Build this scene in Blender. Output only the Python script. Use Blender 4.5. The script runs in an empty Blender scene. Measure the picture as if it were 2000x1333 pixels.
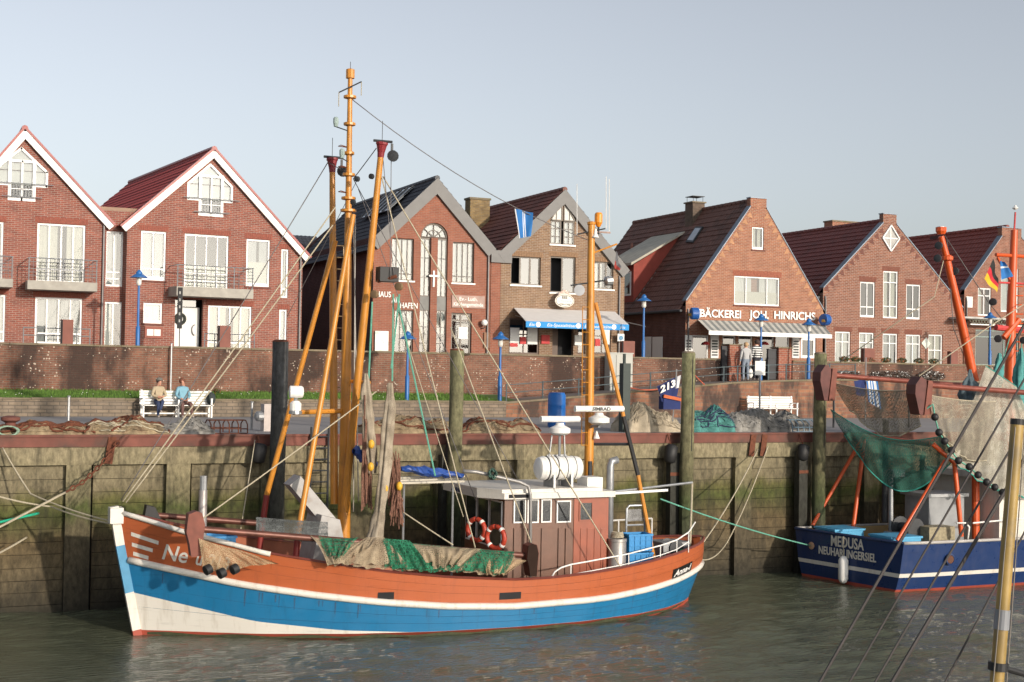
import bpy, math, random
import numpy as np
from mathutils import Vector, Matrix
random.seed(7); rng = np.random.default_rng(7)
V = Vector
scene = bpy.context.scene
col = scene.collection
# ------------------------------------------------------------------ camera
FPX, YAW, PITCH, ROLL = 2690.0, 24.3, 1.32, 0.955
CAM = V((0.0, -36.8, 6.27))
_y, _p, _r = (math.radians(a) for a in (YAW, PITCH, ROLL))
CF = V((math.sin(_y)*math.cos(_p), math.cos(_y)*math.cos(_p), math.sin(_p)))
_R0 = V((math.cos(_y), -math.sin(_y), 0)); _U0 = _R0.cross(CF)
CR = _R0*math.cos(_r) + _U0*math.sin(_r); CU = _U0*math.cos(_r) - _R0*math.sin(_r)
cd = bpy.data.cameras.new('camera'); cd.sensor_width = 36; cd.lens = FPX/2000*36
cd.clip_start = 0.1; cd.clip_end = 6000
co = bpy.data.objects.new('camera', cd); col.objects.link(co)
m = Matrix((CR, CU, -CF)).transposed().to_4x4(); m.translation = CAM
co.matrix_world = m
scene.camera = co
# ------------------------------------------------------------------ sky, sun, exposure
SUND = V((1.1, -3.6, 0.95)).normalized()          # towards the sun
SEL = math.asin(SUND.z); SROT = math.atan2(SUND.x, SUND.y)
w = bpy.data.worlds.new('World'); scene.world = w; w.use_nodes = True
nt = w.node_tree; nt.nodes.clear()
sk = nt.nodes.new('ShaderNodeTexSky'); sk.sky_type = 'NISHITA'; sk.sun_disc = False
sk.sun_elevation = SEL; sk.sun_rotation = SROT; sk.altitude = 0; sk.air_density = 1.0; sk.dust_density = 1.7; sk.ozone_density = 2.2
bg = nt.nodes.new('ShaderNodeBackground'); bg.inputs[1].default_value = 0.12
wo = nt.nodes.new('ShaderNodeOutputWorld')
hz = nt.nodes.new('ShaderNodeHueSaturation'); hz.inputs['Hue'].default_value = 0.507; hz.inputs['Saturation'].default_value = 0.36   # thin milky haze takes colour out of the whole sky evenly
nt.links.new(sk.outputs[0], hz.inputs['Color']); nt.links.new(hz.outputs[0], bg.inputs[0]); nt.links.new(bg.outputs[0], wo.inputs[0])
sl = bpy.data.lights.new('sun', 'SUN'); sl.energy = 2.5; sl.angle = math.radians(1.0); sl.color = (1.0, 0.88, 0.74)
so = bpy.data.objects.new('sun', sl); col.objects.link(so); so.location = (30, -60, 40)
so.rotation_mode = 'QUATERNION'; so.rotation_quaternion = (-SUND).to_track_quat('-Z', 'Y')
scene.view_settings.view_transform = 'Standard'; scene.view_settings.look = 'None'
scene.view_settings.exposure = 0.5; scene.view_settings.gamma = 1.0; scene.view_settings.use_curve_mapping = False
scene.cycles.use_denoising = True; scene.cycles.transparent_max_bounces = 24; scene.cycles.max_bounces = 8
# ------------------------------------------------------------------ pixel -> place (a pixel gives a direction; the plane gives the distance)
def ray(x, y): return CF + CR*((x-1000)/FPX) - CU*((y-666.5)/FPX)
def onY(x, y, Y):
    d = ray(x, y); return CAM + d*((Y-CAM.y)/d.y)
def onZ(x, y, Z):
    d = ray(x, y); return CAM + d*((Z-CAM.z)/d.z)
def onX(x, y, X):
    d = ray(x, y); return CAM + d*((X-CAM.x)/d.x)
# ------------------------------------------------------------------ materials
MATS = {}
def nn(t, k, **kw):
    n = t.nodes.new(k)
    for a, b in kw.items(): setattr(n, a, b)
    return n
def lin(c): return tuple(((x/255)/12.92 if x/255 <= .04045 else ((x/255+.055)/1.055)**2.4) for x in c)
def base(name):
    m = bpy.data.materials.new(name); m.use_nodes = True
    t = m.node_tree; b = t.nodes['Principled BSDF']
    return m, t, b
def mat(name, c, rough=.6, metal=0, var=.18, scale=3.0, bump=.0, bscale=40, spec=.5, dirt=None, dscale=1.2, damt=.5, coat=0):
    """plain paint / metal / cloth with a little uneven tone, optional dirt patches"""
    if name in MATS: return MATS[name]
    m, t, b = base(name); L = t.links
    tc = nn(t, 'ShaderNodeTexCoord'); n = nn(t, 'ShaderNodeTexNoise'); n.inputs['Scale'].default_value = scale; n.inputs['Detail'].default_value = 6
    L.new(tc.outputs['Object'], n.inputs['Vector'])
    r = nn(t, 'ShaderNodeMapRange'); r.inputs[1].default_value = .25; r.inputs[2].default_value = .75; r.inputs[3].default_value = 1-var; r.inputs[4].default_value = 1+var
    L.new(n.outputs[0], r.inputs[0])
    mx = nn(t, 'ShaderNodeMix', data_type='RGBA', blend_type='MULTIPLY'); mx.inputs[0].default_value = 1; mx.inputs[6].default_value = (*c, 1)
    L.new(r.outputs[0], mx.inputs[7]); out = mx.outputs[2]
    if dirt:
        n2 = nn(t, 'ShaderNodeTexNoise'); n2.inputs['Scale'].default_value = dscale; n2.inputs['Detail'].default_value = 8; n2.inputs['Roughness'].default_value = .65
        L.new(tc.outputs['Object'], n2.inputs['Vector'])
        r2 = nn(t, 'ShaderNodeMapRange'); r2.inputs[1].default_value = .5; r2.inputs[2].default_value = .68; r2.inputs[3].default_value = 0; r2.inputs[4].default_value = damt
        L.new(n2.outputs[0], r2.inputs[0])
        m2 = nn(t, 'ShaderNodeMix', data_type='RGBA'); L.new(r2.outputs[0], m2.inputs[0]); L.new(out, m2.inputs[6]); m2.inputs[7].default_value = (*dirt, 1); out = m2.outputs[2]
    L.new(out, b.inputs['Base Color'])
    b.inputs['Roughness'].default_value = rough; b.inputs['Metallic'].default_value = metal
    b.inputs['Specular IOR Level'].default_value = spec; b.inputs['Coat Weight'].default_value = coat
    if bump:
        n3 = nn(t, 'ShaderNodeTexNoise'); n3.inputs['Scale'].default_value = bscale; n3.inputs['Detail'].default_value = 4
        L.new(tc.outputs['Object'], n3.inputs['Vector'])
        bp = nn(t, 'ShaderNodeBump'); bp.inputs['Strength'].default_value = bump; bp.inputs['Distance'].default_value = .02
        L.new(n3.outputs[0], bp.inputs['Height']); L.new(bp.outputs[0], b.inputs['Normal'])
    MATS[name] = m; return m
def wall_uv(t):
    """u runs along any axis-aligned wall (x+y), v is height"""
    L = t.links; tc = nn(t, 'ShaderNodeTexCoord'); s = nn(t, 'ShaderNodeSeparateXYZ'); L.new(tc.outputs['Object'], s.inputs[0])
    a = nn(t, 'ShaderNodeMath', operation='ADD'); L.new(s.outputs[0], a.inputs[0]); L.new(s.outputs[1], a.inputs[1])
    c = nn(t, 'ShaderNodeCombineXYZ'); L.new(a.outputs[0], c.inputs[0]); L.new(s.outputs[2], c.inputs[1])
    return tc, c
def brick(name, c1, c2, mortar, bw=.25, rh=.078, ms=.011, stain=None, samt=.8, slo=.5, shi=.62, sscale=.7, lichen=0, bump=.5, patch=.25):
    if name in MATS: return MATS[name]
    dul = lambda c: tuple((x*.94+(.3*c[0]+.5*c[1]+.2*c[2])*.06)*.98 for x in c)
    c1, c2 = dul(c1), dul(c2); m, t, b = base(name); L = t.links
    tc, uv = wall_uv(t)
    bt = nn(t, 'ShaderNodeTexBrick'); bt.inputs['Scale'].default_value = 1; bt.inputs['Brick Width'].default_value = bw; bt.inputs['Row Height'].default_value = rh
    bt.inputs['Mortar Size'].default_value = ms; bt.inputs['Mortar Smooth'].default_value = .3; bt.inputs['Bias'].default_value = 0
    bt.inputs['Color1'].default_value = (*c1, 1); bt.inputs['Color2'].default_value = (*c2, 1); bt.inputs['Mortar'].default_value = (*mortar, 1)
    L.new(uv.outputs[0], bt.inputs['Vector'])
    n = nn(t, 'ShaderNodeTexNoise'); n.inputs['Scale'].default_value = 2.2; n.inputs['Detail'].default_value = 7; n.inputs['Roughness'].default_value = .65
    L.new(tc.outputs['Object'], n.inputs['Vector'])
    r = nn(t, 'ShaderNodeMapRange'); r.inputs[1].default_value = .3; r.inputs[2].default_value = .7; r.inputs[3].default_value = 1-patch; r.inputs[4].default_value = 1+patch
    L.new(n.outputs[0], r.inputs[0])
    mx = nn(t, 'ShaderNodeMix', data_type='RGBA', blend_type='MULTIPLY'); mx.inputs[0].default_value = 1
    L.new(bt.outputs[0], mx.inputs[6]); L.new(r.outputs[0], mx.inputs[7]); out = mx.outputs[2]
    if stain:
        mp = nn(t, 'ShaderNodeMapping'); mp.inputs['Scale'].default_value = (1, 1, .45); L.new(tc.outputs['Object'], mp.inputs[0])
        n2 = nn(t, 'ShaderNodeTexNoise'); n2.inputs['Scale'].default_value = sscale; n2.inputs['Detail'].default_value = 9; n2.inputs['Roughness'].default_value = .62
        L.new(mp.outputs[0], n2.inputs['Vector'])
        r2 = nn(t, 'ShaderNodeMapRange'); r2.inputs[1].default_value = slo; r2.inputs[2].default_value = shi; r2.inputs[3].default_value = 0; r2.inputs[4].default_value = samt
        L.new(n2.outputs[0], r2.inputs[0])
        m2 = nn(t, 'ShaderNodeMix', data_type='RGBA'); L.new(r2.outputs[0], m2.inputs[0]); L.new(out, m2.inputs[6]); m2.inputs[7].default_value = (*stain, 1); out = m2.outputs[2]
    if lichen:
        vo = nn(t, 'ShaderNodeTexVoronoi'); vo.inputs['Scale'].default_value = 7.5; L.new(tc.outputs['Object'], vo.inputs['Vector'])
        n4 = nn(t, 'ShaderNodeTexNoise'); n4.inputs['Scale'].default_value = .9; n4.inputs['Detail'].default_value = 3; L.new(tc.outputs['Object'], n4.inputs['Vector'])
        r4 = nn(t, 'ShaderNodeMapRange'); r4.inputs[1].default_value = .40; r4.inputs[2].default_value = .60; r4.inputs[3].default_value = 0; r4.inputs[4].default_value = .24; L.new(n4.outputs[0], r4.inputs[0])
        lt = nn(t, 'ShaderNodeMath', operation='LESS_THAN'); L.new(vo.outputs[0], lt.inputs[0]); L.new(r4.outputs[0], lt.inputs[1])
        ml = nn(t, 'ShaderNodeMath', operation='MULTIPLY'); L.new(lt.outputs[0], ml.inputs[0]); ml.inputs[1].default_value = lichen
        m3 = nn(t, 'ShaderNodeMix', data_type='RGBA'); L.new(ml.outputs[0], m3.inputs[0]); L.new(out, m3.inputs[6]); m3.inputs[7].default_value = (.5, .42, .34, 1); out = m3.outputs[2]
    L.new(out, b.inputs['Base Color']); b.inputs['Roughness'].default_value = .85; b.inputs['Specular IOR Level'].default_value = .25
    bp = nn(t, 'ShaderNodeBump'); bp.inputs['Strength'].default_value = bump; bp.inputs['Distance'].default_value = .01; bp.invert = True
    L.new(bt.outputs[1], bp.inputs['Height']); L.new(bp.outputs[0], b.inputs['Normal'])
    MATS[name] = m; return m
def paint(name, c, rough=.42, seam=(.3, .3, .3), streak=.5, dirt=(.2, .15, .1), coat=.1):
    """boat paint: brush tone, vertical run marks, scuffs and chalky patches"""
    if name in MATS: return MATS[name]
    m, t, b = base(name); L = t.links; tc = nn(t, 'ShaderNodeTexCoord')
    def noise(scale, det, vec, rough_=.6):
        n = nn(t, 'ShaderNodeTexNoise'); n.inputs['Scale'].default_value = scale; n.inputs['Detail'].default_value = det; n.inputs['Roughness'].default_value = rough_; L.new(vec, n.inputs['Vector']); return n.outputs[0]
    def rng_(v, a, b_, lo, hi):
        r = nn(t, 'ShaderNodeMapRange'); r.inputs[1].default_value = a; r.inputs[2].default_value = b_; r.inputs[3].default_value = lo; r.inputs[4].default_value = hi; L.new(v, r.inputs[0]); return r.outputs[0]
    def mixc(f, a, col_):
        x = nn(t, 'ShaderNodeMix', data_type='RGBA'); L.new(f, x.inputs[0]); L.new(a, x.inputs[6]); x.inputs[7].default_value = (*col_, 1); return x.outputs[2]
    mp = nn(t, 'ShaderNodeMapping'); mp.inputs['Scale'].default_value = (6, 6, .5); L.new(tc.outputs['Object'], mp.inputs[0])
    mp2 = nn(t, 'ShaderNodeMapping'); mp2.inputs['Scale'].default_value = (.7, .7, 9); L.new(tc.outputs['Object'], mp2.inputs[0])
    rgb = nn(t, 'ShaderNodeRGB'); rgb.outputs[0].default_value = (*c, 1)
    o = mixc(rng_(noise(1.3, 6, tc.outputs['Object']), .35, .7, 0, .35), rgb.outputs[0], tuple(min(1, x*1.12+.005) for x in c))
    o = mixc(rng_(noise(1.0, 7, mp.outputs[0], .7), .52, .72, 0, streak), o, dirt)
    o = mixc(rng_(noise(1.6, 8, mp2.outputs[0], .7), .56, .7, 0, .45), o, tuple(x*.6 for x in c))
    o = mixc(rng_(noise(14, 8, tc.outputs['Object'], .75), .68, .74, 0, .4), o, (.45, .42, .37))
    L.new(o, b.inputs['Base Color']); b.inputs['Specular IOR Level'].default_value = .4; b.inputs['Coat Weight'].default_value = coat
    L.new(rng_(noise(3, 5, tc.outputs['Object']), .3, .7, rough-.1, rough+.2), b.inputs['Roughness'])
    bp = nn(t, 'ShaderNodeBump'); bp.inputs['Strength'].default_value = .25; bp.inputs['Distance'].default_value = .01; L.new(noise(2, 6, mp2.outputs[0]), bp.inputs['Height']); L.new(bp.outputs[0], b.inputs['Normal'])
    MATS[name] = m; return m
def glass(name, tint=(.8, .82, .82), refl=1.9, dark=0.0):
    if name in MATS: return MATS[name]
    m, t, b = base(name); L = t.links; t.nodes.remove(b); out = t.nodes['Material Output']
    tr = nn(t, 'ShaderNodeBsdfTransparent'); tr.inputs[0].default_value = (*tint, 1); g = nn(t, 'ShaderNodeBsdfGlossy'); g.inputs['Roughness'].default_value = .03; g.inputs['Color'].default_value = (.9, .9, .9, 1)
    fr = nn(t, 'ShaderNodeFresnel'); fr.inputs[0].default_value = refl; mx = nn(t, 'ShaderNodeMixShader'); ge = nn(t, 'ShaderNodeNewGeometry'); bf = nn(t, 'ShaderNodeMath', operation='SUBTRACT'); bf.inputs[0].default_value = 1; L.new(ge.outputs['Backfacing'], bf.inputs[1]); ml = nn(t, 'ShaderNodeMath', operation='MULTIPLY'); L.new(fr.outputs[0], ml.inputs[0]); L.new(bf.outputs[0], ml.inputs[1]); L.new(ml.outputs[0], mx.inputs[0]); L.new(tr.outputs[0], mx.inputs[1]); L.new(g.outputs[0], mx.inputs[2]); L.new(mx.outputs[0], out.inputs['Surface'])
    MATS[name] = m; return m
def netmat(name, c, dens=.55, cell=24, c2=None, hole=.15, width=.2):
    """knotted netting: threads and holes too fine to build one by one; gathered parts are denser"""
    if name in MATS: return MATS[name]
    m, t, b = base(name); L = t.links
    tc = nn(t, 'ShaderNodeTexCoord')
    n = nn(t, 'ShaderNodeTexNoise'); n.inputs['Scale'].default_value = 3.5; n.inputs['Detail'].default_value = 7; L.new(tc.outputs['Object'], n.inputs['Vector'])
    mx = nn(t, 'ShaderNodeMix', data_type='RGBA'); mx.inputs[6].default_value = (*c, 1); mx.inputs[7].default_value = (*(c2 or tuple(x*.55 for x in c)), 1)
    r = nn(t, 'ShaderNodeMapRange'); r.inputs[1].default_value = .36; r.inputs[2].default_value = .64; L.new(n.outputs[0], r.inputs[0]); L.new(r.outputs[0], mx.inputs[0])
    L.new(mx.outputs[2], b.inputs['Base Color']); b.inputs['Roughness'].default_value = .95; b.inputs['Specular IOR Level'].default_value = .1
    vo = nn(t, 'ShaderNodeTexVoronoi', feature='DISTANCE_TO_EDGE'); vo.inputs['Scale'].default_value = cell; vo.inputs['Randomness'].default_value = .55; L.new(tc.outputs['Object'], vo.inputs['Vector'])
    n2 = nn(t, 'ShaderNodeTexNoise'); n2.inputs['Scale'].default_value = 2.2; n2.inputs['Detail'].default_value = 5; L.new(tc.outputs['Object'], n2.inputs['Vector'])
    hr = nn(t, 'ShaderNodeMapRange'); hr.inputs[1].default_value = .35; hr.inputs[2].default_value = .68; hr.inputs[3].default_value = hole; hr.inputs[4].default_value = min(.95, hole+dens); L.new(n2.outputs[0], hr.inputs[0])
    r2 = nn(t, 'ShaderNodeMapRange'); r2.inputs[1].default_value = width*.5; r2.inputs[2].default_value = width; r2.inputs[3].default_value = 1.0; L.new(vo.outputs[0], r2.inputs[0]); L.new(hr.outputs[0], r2.inputs[4])
    L.new(r2.outputs[0], b.inputs['Alpha'])
    MATS[name] = m; return m
# ------------------------------------------------------------------ mesh builder
class MB:
    def __init__(s): s.v = []; s.f = []; s.mi = []; s.m = 0
    def add(s, vs, fs, m=None):
        o = len(s.v); s.v += [tuple(p) for p in vs]; s.f += [tuple(i+o for i in f) for f in fs]; s.mi += [s.m if m is None else m]*len(fs); return s
    def box(s, a, b, m=None):
        x0, y0, z0 = a; x1, y1, z1 = b
        if x0 > x1: x0, x1 = x1, x0
        if y0 > y1: y0, y1 = y1, y0
        if z0 > z1: z0, z1 = z1, z0
        return s.add([(x0,y0,z0),(x1,y0,z0),(x1,y1,z0),(x0,y1,z0),(x0,y0,z1),(x1,y0,z1),(x1,y1,z1),(x0,y1,z1)],
                     [(0,3,2,1),(4,5,6,7),(0,1,5,4),(1,2,6,5),(2,3,7,6),(3,0,4,7)], m)
    def obox(s, c, ax, ay, az, m=None):
        c, ax, ay, az = V(c), V(ax), V(ay), V(az)
        p = [c+ax*i+ay*j+az*k for k in (-1,1) for j in (-1,1) for i in (-1,1)]
        return s.add(p, [(0,2,3,1),(4,5,7,6),(0,1,5,4),(1,3,7,5),(3,2,6,7),(2,0,4,6)], m)
    def bar(s, a, b, w, d=None, up=(0,0,1), m=None):
        a, b = V(a), V(b); x = (b-a); L = x.length; x.normalize(); up = V(up)
        y = up.cross(x)
        if y.length < 1e-4: y = V((0,1,0)).cross(x)
        y.normalize(); z = x.cross(y); d = d or w
        return s.obox((a+b)/2, x*(L/2), y*(w/2), z*(d/2), m)
    def tube(s, pts, r, n=8, m=None, cap=True):
        pts = [V(p) for p in pts]; k = len(pts); rs = r if isinstance(r, (list, tuple)) else [r]*k
        vs = []; prev = None
        for i, p in enumerate(pts):
            d = (pts[min(i+1, k-1)]-pts[max(i-1, 0)]).normalized()
            if prev is None:
                a = V((0,0,1)) if abs(d.z) < .9 else V((1,0,0)); e1 = d.cross(a).normalized()
            else:
                e1 = prev - d*prev.dot(d); e1.normalize()
            prev = e1; e2 = d.cross(e1)
            for j in range(n):
                t = 2*math.pi*j/n; vs.append(p+(e1*math.cos(t)+e2*math.sin(t))*rs[i])
        fs = [(i*n+j, i*n+(j+1) % n, (i+1)*n+(j+1) % n, (i+1)*n+j) for i in range(k-1) for j in range(n)]
        if cap: fs += [tuple(range(n-1, -1, -1)), tuple(range((k-1)*n, k*n))]
        return s.add(vs, fs, m)
    def lathe(s, c, prof, n=14, m=None, ax=(0,0,1)):
        c, ax = V(c), V(ax).normalized(); e1 = ax.orthogonal().normalized(); e2 = ax.cross(e1)
        vs = [c+ax*h+(e1*math.cos(2*math.pi*j/n)+e2*math.sin(2*math.pi*j/n))*max(r, 1e-4) for r, h in prof for j in range(n)]
        k = len(prof)
        fs = [(i*n+j, i*n+(j+1) % n, (i+1)*n+(j+1) % n, (i+1)*n+j) for i in range(k-1) for j in range(n)]
        fs += [tuple(range(n-1, -1, -1)), tuple(range((k-1)*n, k*n))]
        return s.add(vs, fs, m)
    def ball(s, c, r, n=10, k=7, m=None):
        r = V(r) if not isinstance(r, (int, float)) else V((r, r, r)); c = V(c)
        vs = []; 
        for i in range(k+1):
            a = math.pi*i/k
            for j in range(n):
                t = 2*math.pi*j/n; vs.append(c+V((r.x*math.sin(a)*math.cos(t), r.y*math.sin(a)*math.sin(t), -r.z*math.cos(a))))
        fs = [(i*n+j, i*n+(j+1) % n, (i+1)*n+(j+1) % n, (i+1)*n+j) for i in range(k) for j in range(n)]
        return s.add(vs, fs, m)
    def prism(s, poly, d, m=None):
        """closed polygon of 3-D points pushed along vector d"""
        d = V(d); p = [V(q) for q in poly]; n = len(p)
        fs = [tuple(range(n-1, -1, -1)), tuple(range(n, 2*n))] + [(i, (i+1) % n, n+(i+1) % n, n+i) for i in range(n)]
        return s.add(p+[q+d for q in p], fs, m)
    def grid(s, fn, nu, nv, m=None):
        vs = [fn(i/nu, j/nv) for j in range(nv+1) for i in range(nu+1)]
        fs = [(j*(nu+1)+i, j*(nu+1)+i+1, (j+1)*(nu+1)+i+1, (j+1)*(nu+1)+i) for j in range(nv) for i in range(nu)]
        return s.add(vs, fs, m)
    def build(s, name, mats, parent=None, smooth=False, local=False, thick=0, fix=True):
        me = bpy.data.meshes.new(name); off = V((0,0,0))
        if parent is not None and not local: off = WLOC.get(parent.name, V((0,0,0)))
        me.from_pydata([(p[0]-off.x, p[1]-off.y, p[2]-off.z) for p in s.v], [], s.f)
        for q in (mats if isinstance(mats, (list, tuple)) else [mats]): me.materials.append(q)
        me.polygons.foreach_set('material_index', s.mi)
        if fix:
            import bmesh
            bm = bmesh.new(); bm.from_mesh(me); bmesh.ops.recalc_face_normals(bm, faces=bm.faces); bm.to_mesh(me); bm.free()
        if smooth: me.polygons.foreach_set('use_smooth', [True]*len(me.polygons))
        o = bpy.data.objects.new(name, me); col.objects.link(o)
        if smooth == 'auto':
            try: me.set_sharp_from_angle(angle=math.radians(40))
            except Exception: pass
        if thick:
            md = o.modifiers.new('thickness', 'SOLIDIFY'); md.thickness = thick; md.offset = 0
        if parent is not None: o.parent = parent; WLOC[o.name] = WLOC.get(parent.name, V((0,0,0)))
        else: WLOC[o.name] = V((0,0,0))
        return o
WLOC = {}
def tag(o, label, cat, group=None, kind=None):
    if label: o['label'] = label
    if cat: o['category'] = cat
    if group: o['group'] = group
    if kind: o['kind'] = kind
    return o
def thing(name, label, cat, loc=(0,0,0), rz=0, group=None):
    o = bpy.data.objects.new(name, None); col.objects.link(o); o.location = loc; o.rotation_euler = (0,0,rz); o.empty_display_size = .2
    WLOC[o.name] = V(loc); return tag(o, label, cat, group)
def struct(o): o['kind'] = 'structure'; return o
def copy_tree(o, parent=None):
    c = o.copy(); col.objects.link(c)
    if parent is not None: c.parent = parent
    for ch in list(o.children): copy_tree(ch, c)
    return c
def text_mb(mb, s, size, org, ux, uz, m=0, ext=.01, shear=0, bold=0, align='LEFT', fit=None):
    """raised lettering: org = left end of the baseline, ux/uz = reading and up directions"""
    cu = bpy.data.curves.new('lettering', 'FONT'); cu.body = s; cu.size = size; cu.extrude = ext; cu.shear = shear; cu.offset = bold; cu.align_x = align; cu.resolution_u = 3
    ob = bpy.data.objects.new('lettering', cu); col.objects.link(ob)
    dg = bpy.context.evaluated_depsgraph_get(); me = bpy.data.meshes.new_from_object(ob.evaluated_get(dg))
    ux, uz = V(ux).normalized(), V(uz).normalized(); un = ux.cross(uz); k = 1.0
    xs = [q.co.x for q in me.vertices]
    if fit and xs: k = fit/(max(xs)-min(xs))
    x0 = min(xs) if (xs and align == 'LEFT') else 0
    mb.add([V(org)+ux*((q.co.x-x0)*k)+uz*q.co.y+un*q.co.z for q in me.vertices], [tuple(p.vertices) for p in me.polygons], m)
    bpy.data.objects.remove(ob); bpy.data.curves.remove(cu); bpy.data.meshes.remove(me)
# ------------------------------------------------------------------ palette
white = mat('white_paint', (.78, .77, .74), .45, var=.06)
upvc = mat('white_window_plastic', (.8, .8, .79), .35, var=.03)
curt = mat('net_curtain', (.66, .65, .61), .9, var=.06, scale=2)
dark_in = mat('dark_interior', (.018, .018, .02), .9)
greyfas = mat('grey_fascia', (.19, .185, .18), .7, var=.08)
steel = mat('galvanised_steel', (.34, .35, .36), .45, .6, var=.15, scale=8)
dsteel = mat('dark_steel', (.045, .048, .052), .55, .3, var=.2)
rust = mat('rusty_steel', (.14, .045, .022), .85, .1, var=.35, scale=12, bump=.3)
redsteel = mat('red_brown_steel_beam', (.165, .058, .042), .8, 0, var=.35, scale=2, dirt=(.06, .045, .035), dscale=.9, damt=.85)
orange_sp = mat('ochre_mast_paint', (.56, .23, .03), .38, var=.1, scale=2, dirt=(.2, .1, .03), dscale=2.5, damt=.4)
black = mat('black_rubber', (.015, .015, .016), .6)
blue_lamp = mat('blue_lamp_paint', (.02, .13, .38), .4, var=.08)
concrete = mat('concrete', (.36, .34, .30), .9, var=.15, scale=4, bump=.2)
gl = glass('window_glass')
gl_dark = glass('dark_window_glass', (.35, .36, .37), 2.1)
rope_c = mat('pale_rope', (.42, .37, .27), .9, var=.2, scale=20)
rope_g = mat('green_rope', (.12, .36, .27), .8, var=.2, scale=20)
wire = mat('steel_wire', (.13, .12, .12), .5, .4)
WATER, DECK, STREET = 0.0, 4.47, 6.8
# ================================================================== SETTING
def ramp_mat(name, stops, scale=1.2, rough=.9, namp=.5, bump=.4, wet=None):
    """colour by height with ragged edges (tide stains, algae), for the harbour wall and piles"""
    m, t, b = base(name); L = t.links
    g = nn(t, 'ShaderNodeNewGeometry'); s = nn(t, 'ShaderNodeSeparateXYZ'); L.new(g.outputs['Position'], s.inputs[0])
    mp = nn(t, 'ShaderNodeMapping'); mp.inputs['Scale'].default_value = (1, 1, .5); L.new(g.outputs['Position'], mp.inputs[0])
    n = nn(t, 'ShaderNodeTexNoise'); n.inputs['Scale'].default_value = scale; n.inputs['Detail'].default_value = 9; n.inputs['Roughness'].default_value = .65; L.new(mp.outputs[0], n.inputs['Vector'])
    a = nn(t, 'ShaderNodeMath', operation='MULTIPLY_ADD'); L.new(n.outputs[0], a.inputs[0]); a.inputs[1].default_value = namp*2; a.inputs[2].default_value = -namp
    a2 = nn(t, 'ShaderNodeMath', operation='ADD'); L.new(a.outputs[0], a2.inputs[0]); L.new(s.outputs[2], a2.inputs[1])
    dv = nn(t, 'ShaderNodeMath', operation='DIVIDE'); L.new(a2.outputs[0], dv.inputs[0]); dv.inputs[1].default_value = 7.5
    cr = nn(t, 'ShaderNodeValToRGB'); L.new(dv.outputs[0], cr.inputs[0])
    while len(cr.color_ramp.elements) > 1: cr.color_ramp.elements.remove(cr.color_ramp.elements[-1])
    for i, (z, c) in enumerate(stops):
        e = cr.color_ramp.elements[0] if i == 0 else cr.color_ramp.elements.new(z/7.5)
        e.position = z/7.5; e.color = (*c, 1)
    n2 = nn(t, 'ShaderNodeTexNoise'); n2.inputs['Scale'].default_value = 9; n2.inputs['Detail'].default_value = 8; n2.inputs['Roughness'].default_value = .7; L.new(mp.outputs[0], n2.inputs['Vector'])
    r = nn(t, 'ShaderNodeMapRange'); r.inputs[1].default_value = .3; r.inputs[2].default_value = .7; r.inputs[3].default_value = .45; r.inputs[4].default_value = 1.5; L.new(n2.outputs[0], r.inputs[0])
    mx = nn(t, 'ShaderNodeMix', data_type='RGBA', blend_type='MULTIPLY'); mx.inputs[0].default_value = 1; L.new(cr.outputs[0], mx.inputs[6]); L.new(r.outputs[0], mx.inputs[7])
    n5 = nn(t, 'ShaderNodeTexNoise'); n5.inputs['Scale'].default_value = 1.1; n5.inputs['Detail'].default_value = 7; n5.inputs['Roughness'].default_value = .7
    mp5 = nn(t, 'ShaderNodeMapping'); mp5.inputs['Scale'].default_value = (2.2, 2.2, .3); L.new(g.outputs['Position'], mp5.inputs[0]); L.new(mp5.outputs[0], n5.inputs['Vector'])
    r5 = nn(t, 'ShaderNodeMapRange'); r5.inputs[1].default_value = .5; r5.inputs[2].default_value = .7; r5.inputs[3].default_value = 0; r5.inputs[4].default_value = .75; L.new(n5.outputs[0], r5.inputs[0])
    m5 = nn(t, 'ShaderNodeMix', data_type='RGBA'); L.new(r5.outputs[0], m5.inputs[0]); L.new(mx.outputs[2], m5.inputs[6]); m5.inputs[7].default_value = (.03, .027, .02, 1)
    L.new(m5.outputs[2], b.inputs['Base Color']); b.inputs['Roughness'].default_value = rough; b.inputs['Specular IOR Level'].default_value = .3
    bp = nn(t, 'ShaderNodeBump'); bp.inputs['Strength'].default_value = bump; bp.inputs['Distance'].default_value = .03; L.new(n2.outputs[0], bp.inputs['Height']); L.new(bp.outputs[0], b.inputs['Normal'])
    MATS[name] = m; return m
quay_m = ramp_mat('tide_stained_quay_boards', [(0, (0.032, 0.029, 0.021)), (.35, (0.055, 0.046, 0.030)), (1.0, (0.103, 0.081, 0.048)), (1.75, (0.110, 0.081, 0.042)), (2.2, (0.077, 0.071, 0.030)), (2.55, (0.065, 0.075, 0.022)), (2.8, (0.103, 0.097, 0.036)), (3.1, (0.162, 0.137, 0.084)), (3.7, (0.200, 0.170, 0.108)), (4.3, (0.214, 0.182, 0.120))])
pier_m = ramp_mat('tide_stained_concrete_pier', [(0, (0.032, 0.029, 0.021)), (.5, (0.058, 0.049, 0.033)), (1.6, (0.097, 0.078, 0.048)), (2.2, (0.097, 0.084, 0.048)), (2.55, (0.070, 0.084, 0.027)), (2.9, (0.155, 0.137, 0.078)), (3.6, (0.219, 0.189, 0.114)), (4.3, (0.246, 0.208, 0.132))], scale=1.7)
pile_m = ramp_mat('weathered_timber_pile', [(0, (.03, .03, .025)), (1.2, (.05, .05, .035)), (2.4, (.06, .075, .03)), (3.4, (.12, .11, .06)), (4.6, (.16, .15, .085)), (6, (.17, .165, .09)), (7.2, (.2, .2, .11))], scale=3, namp=.6)
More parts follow.
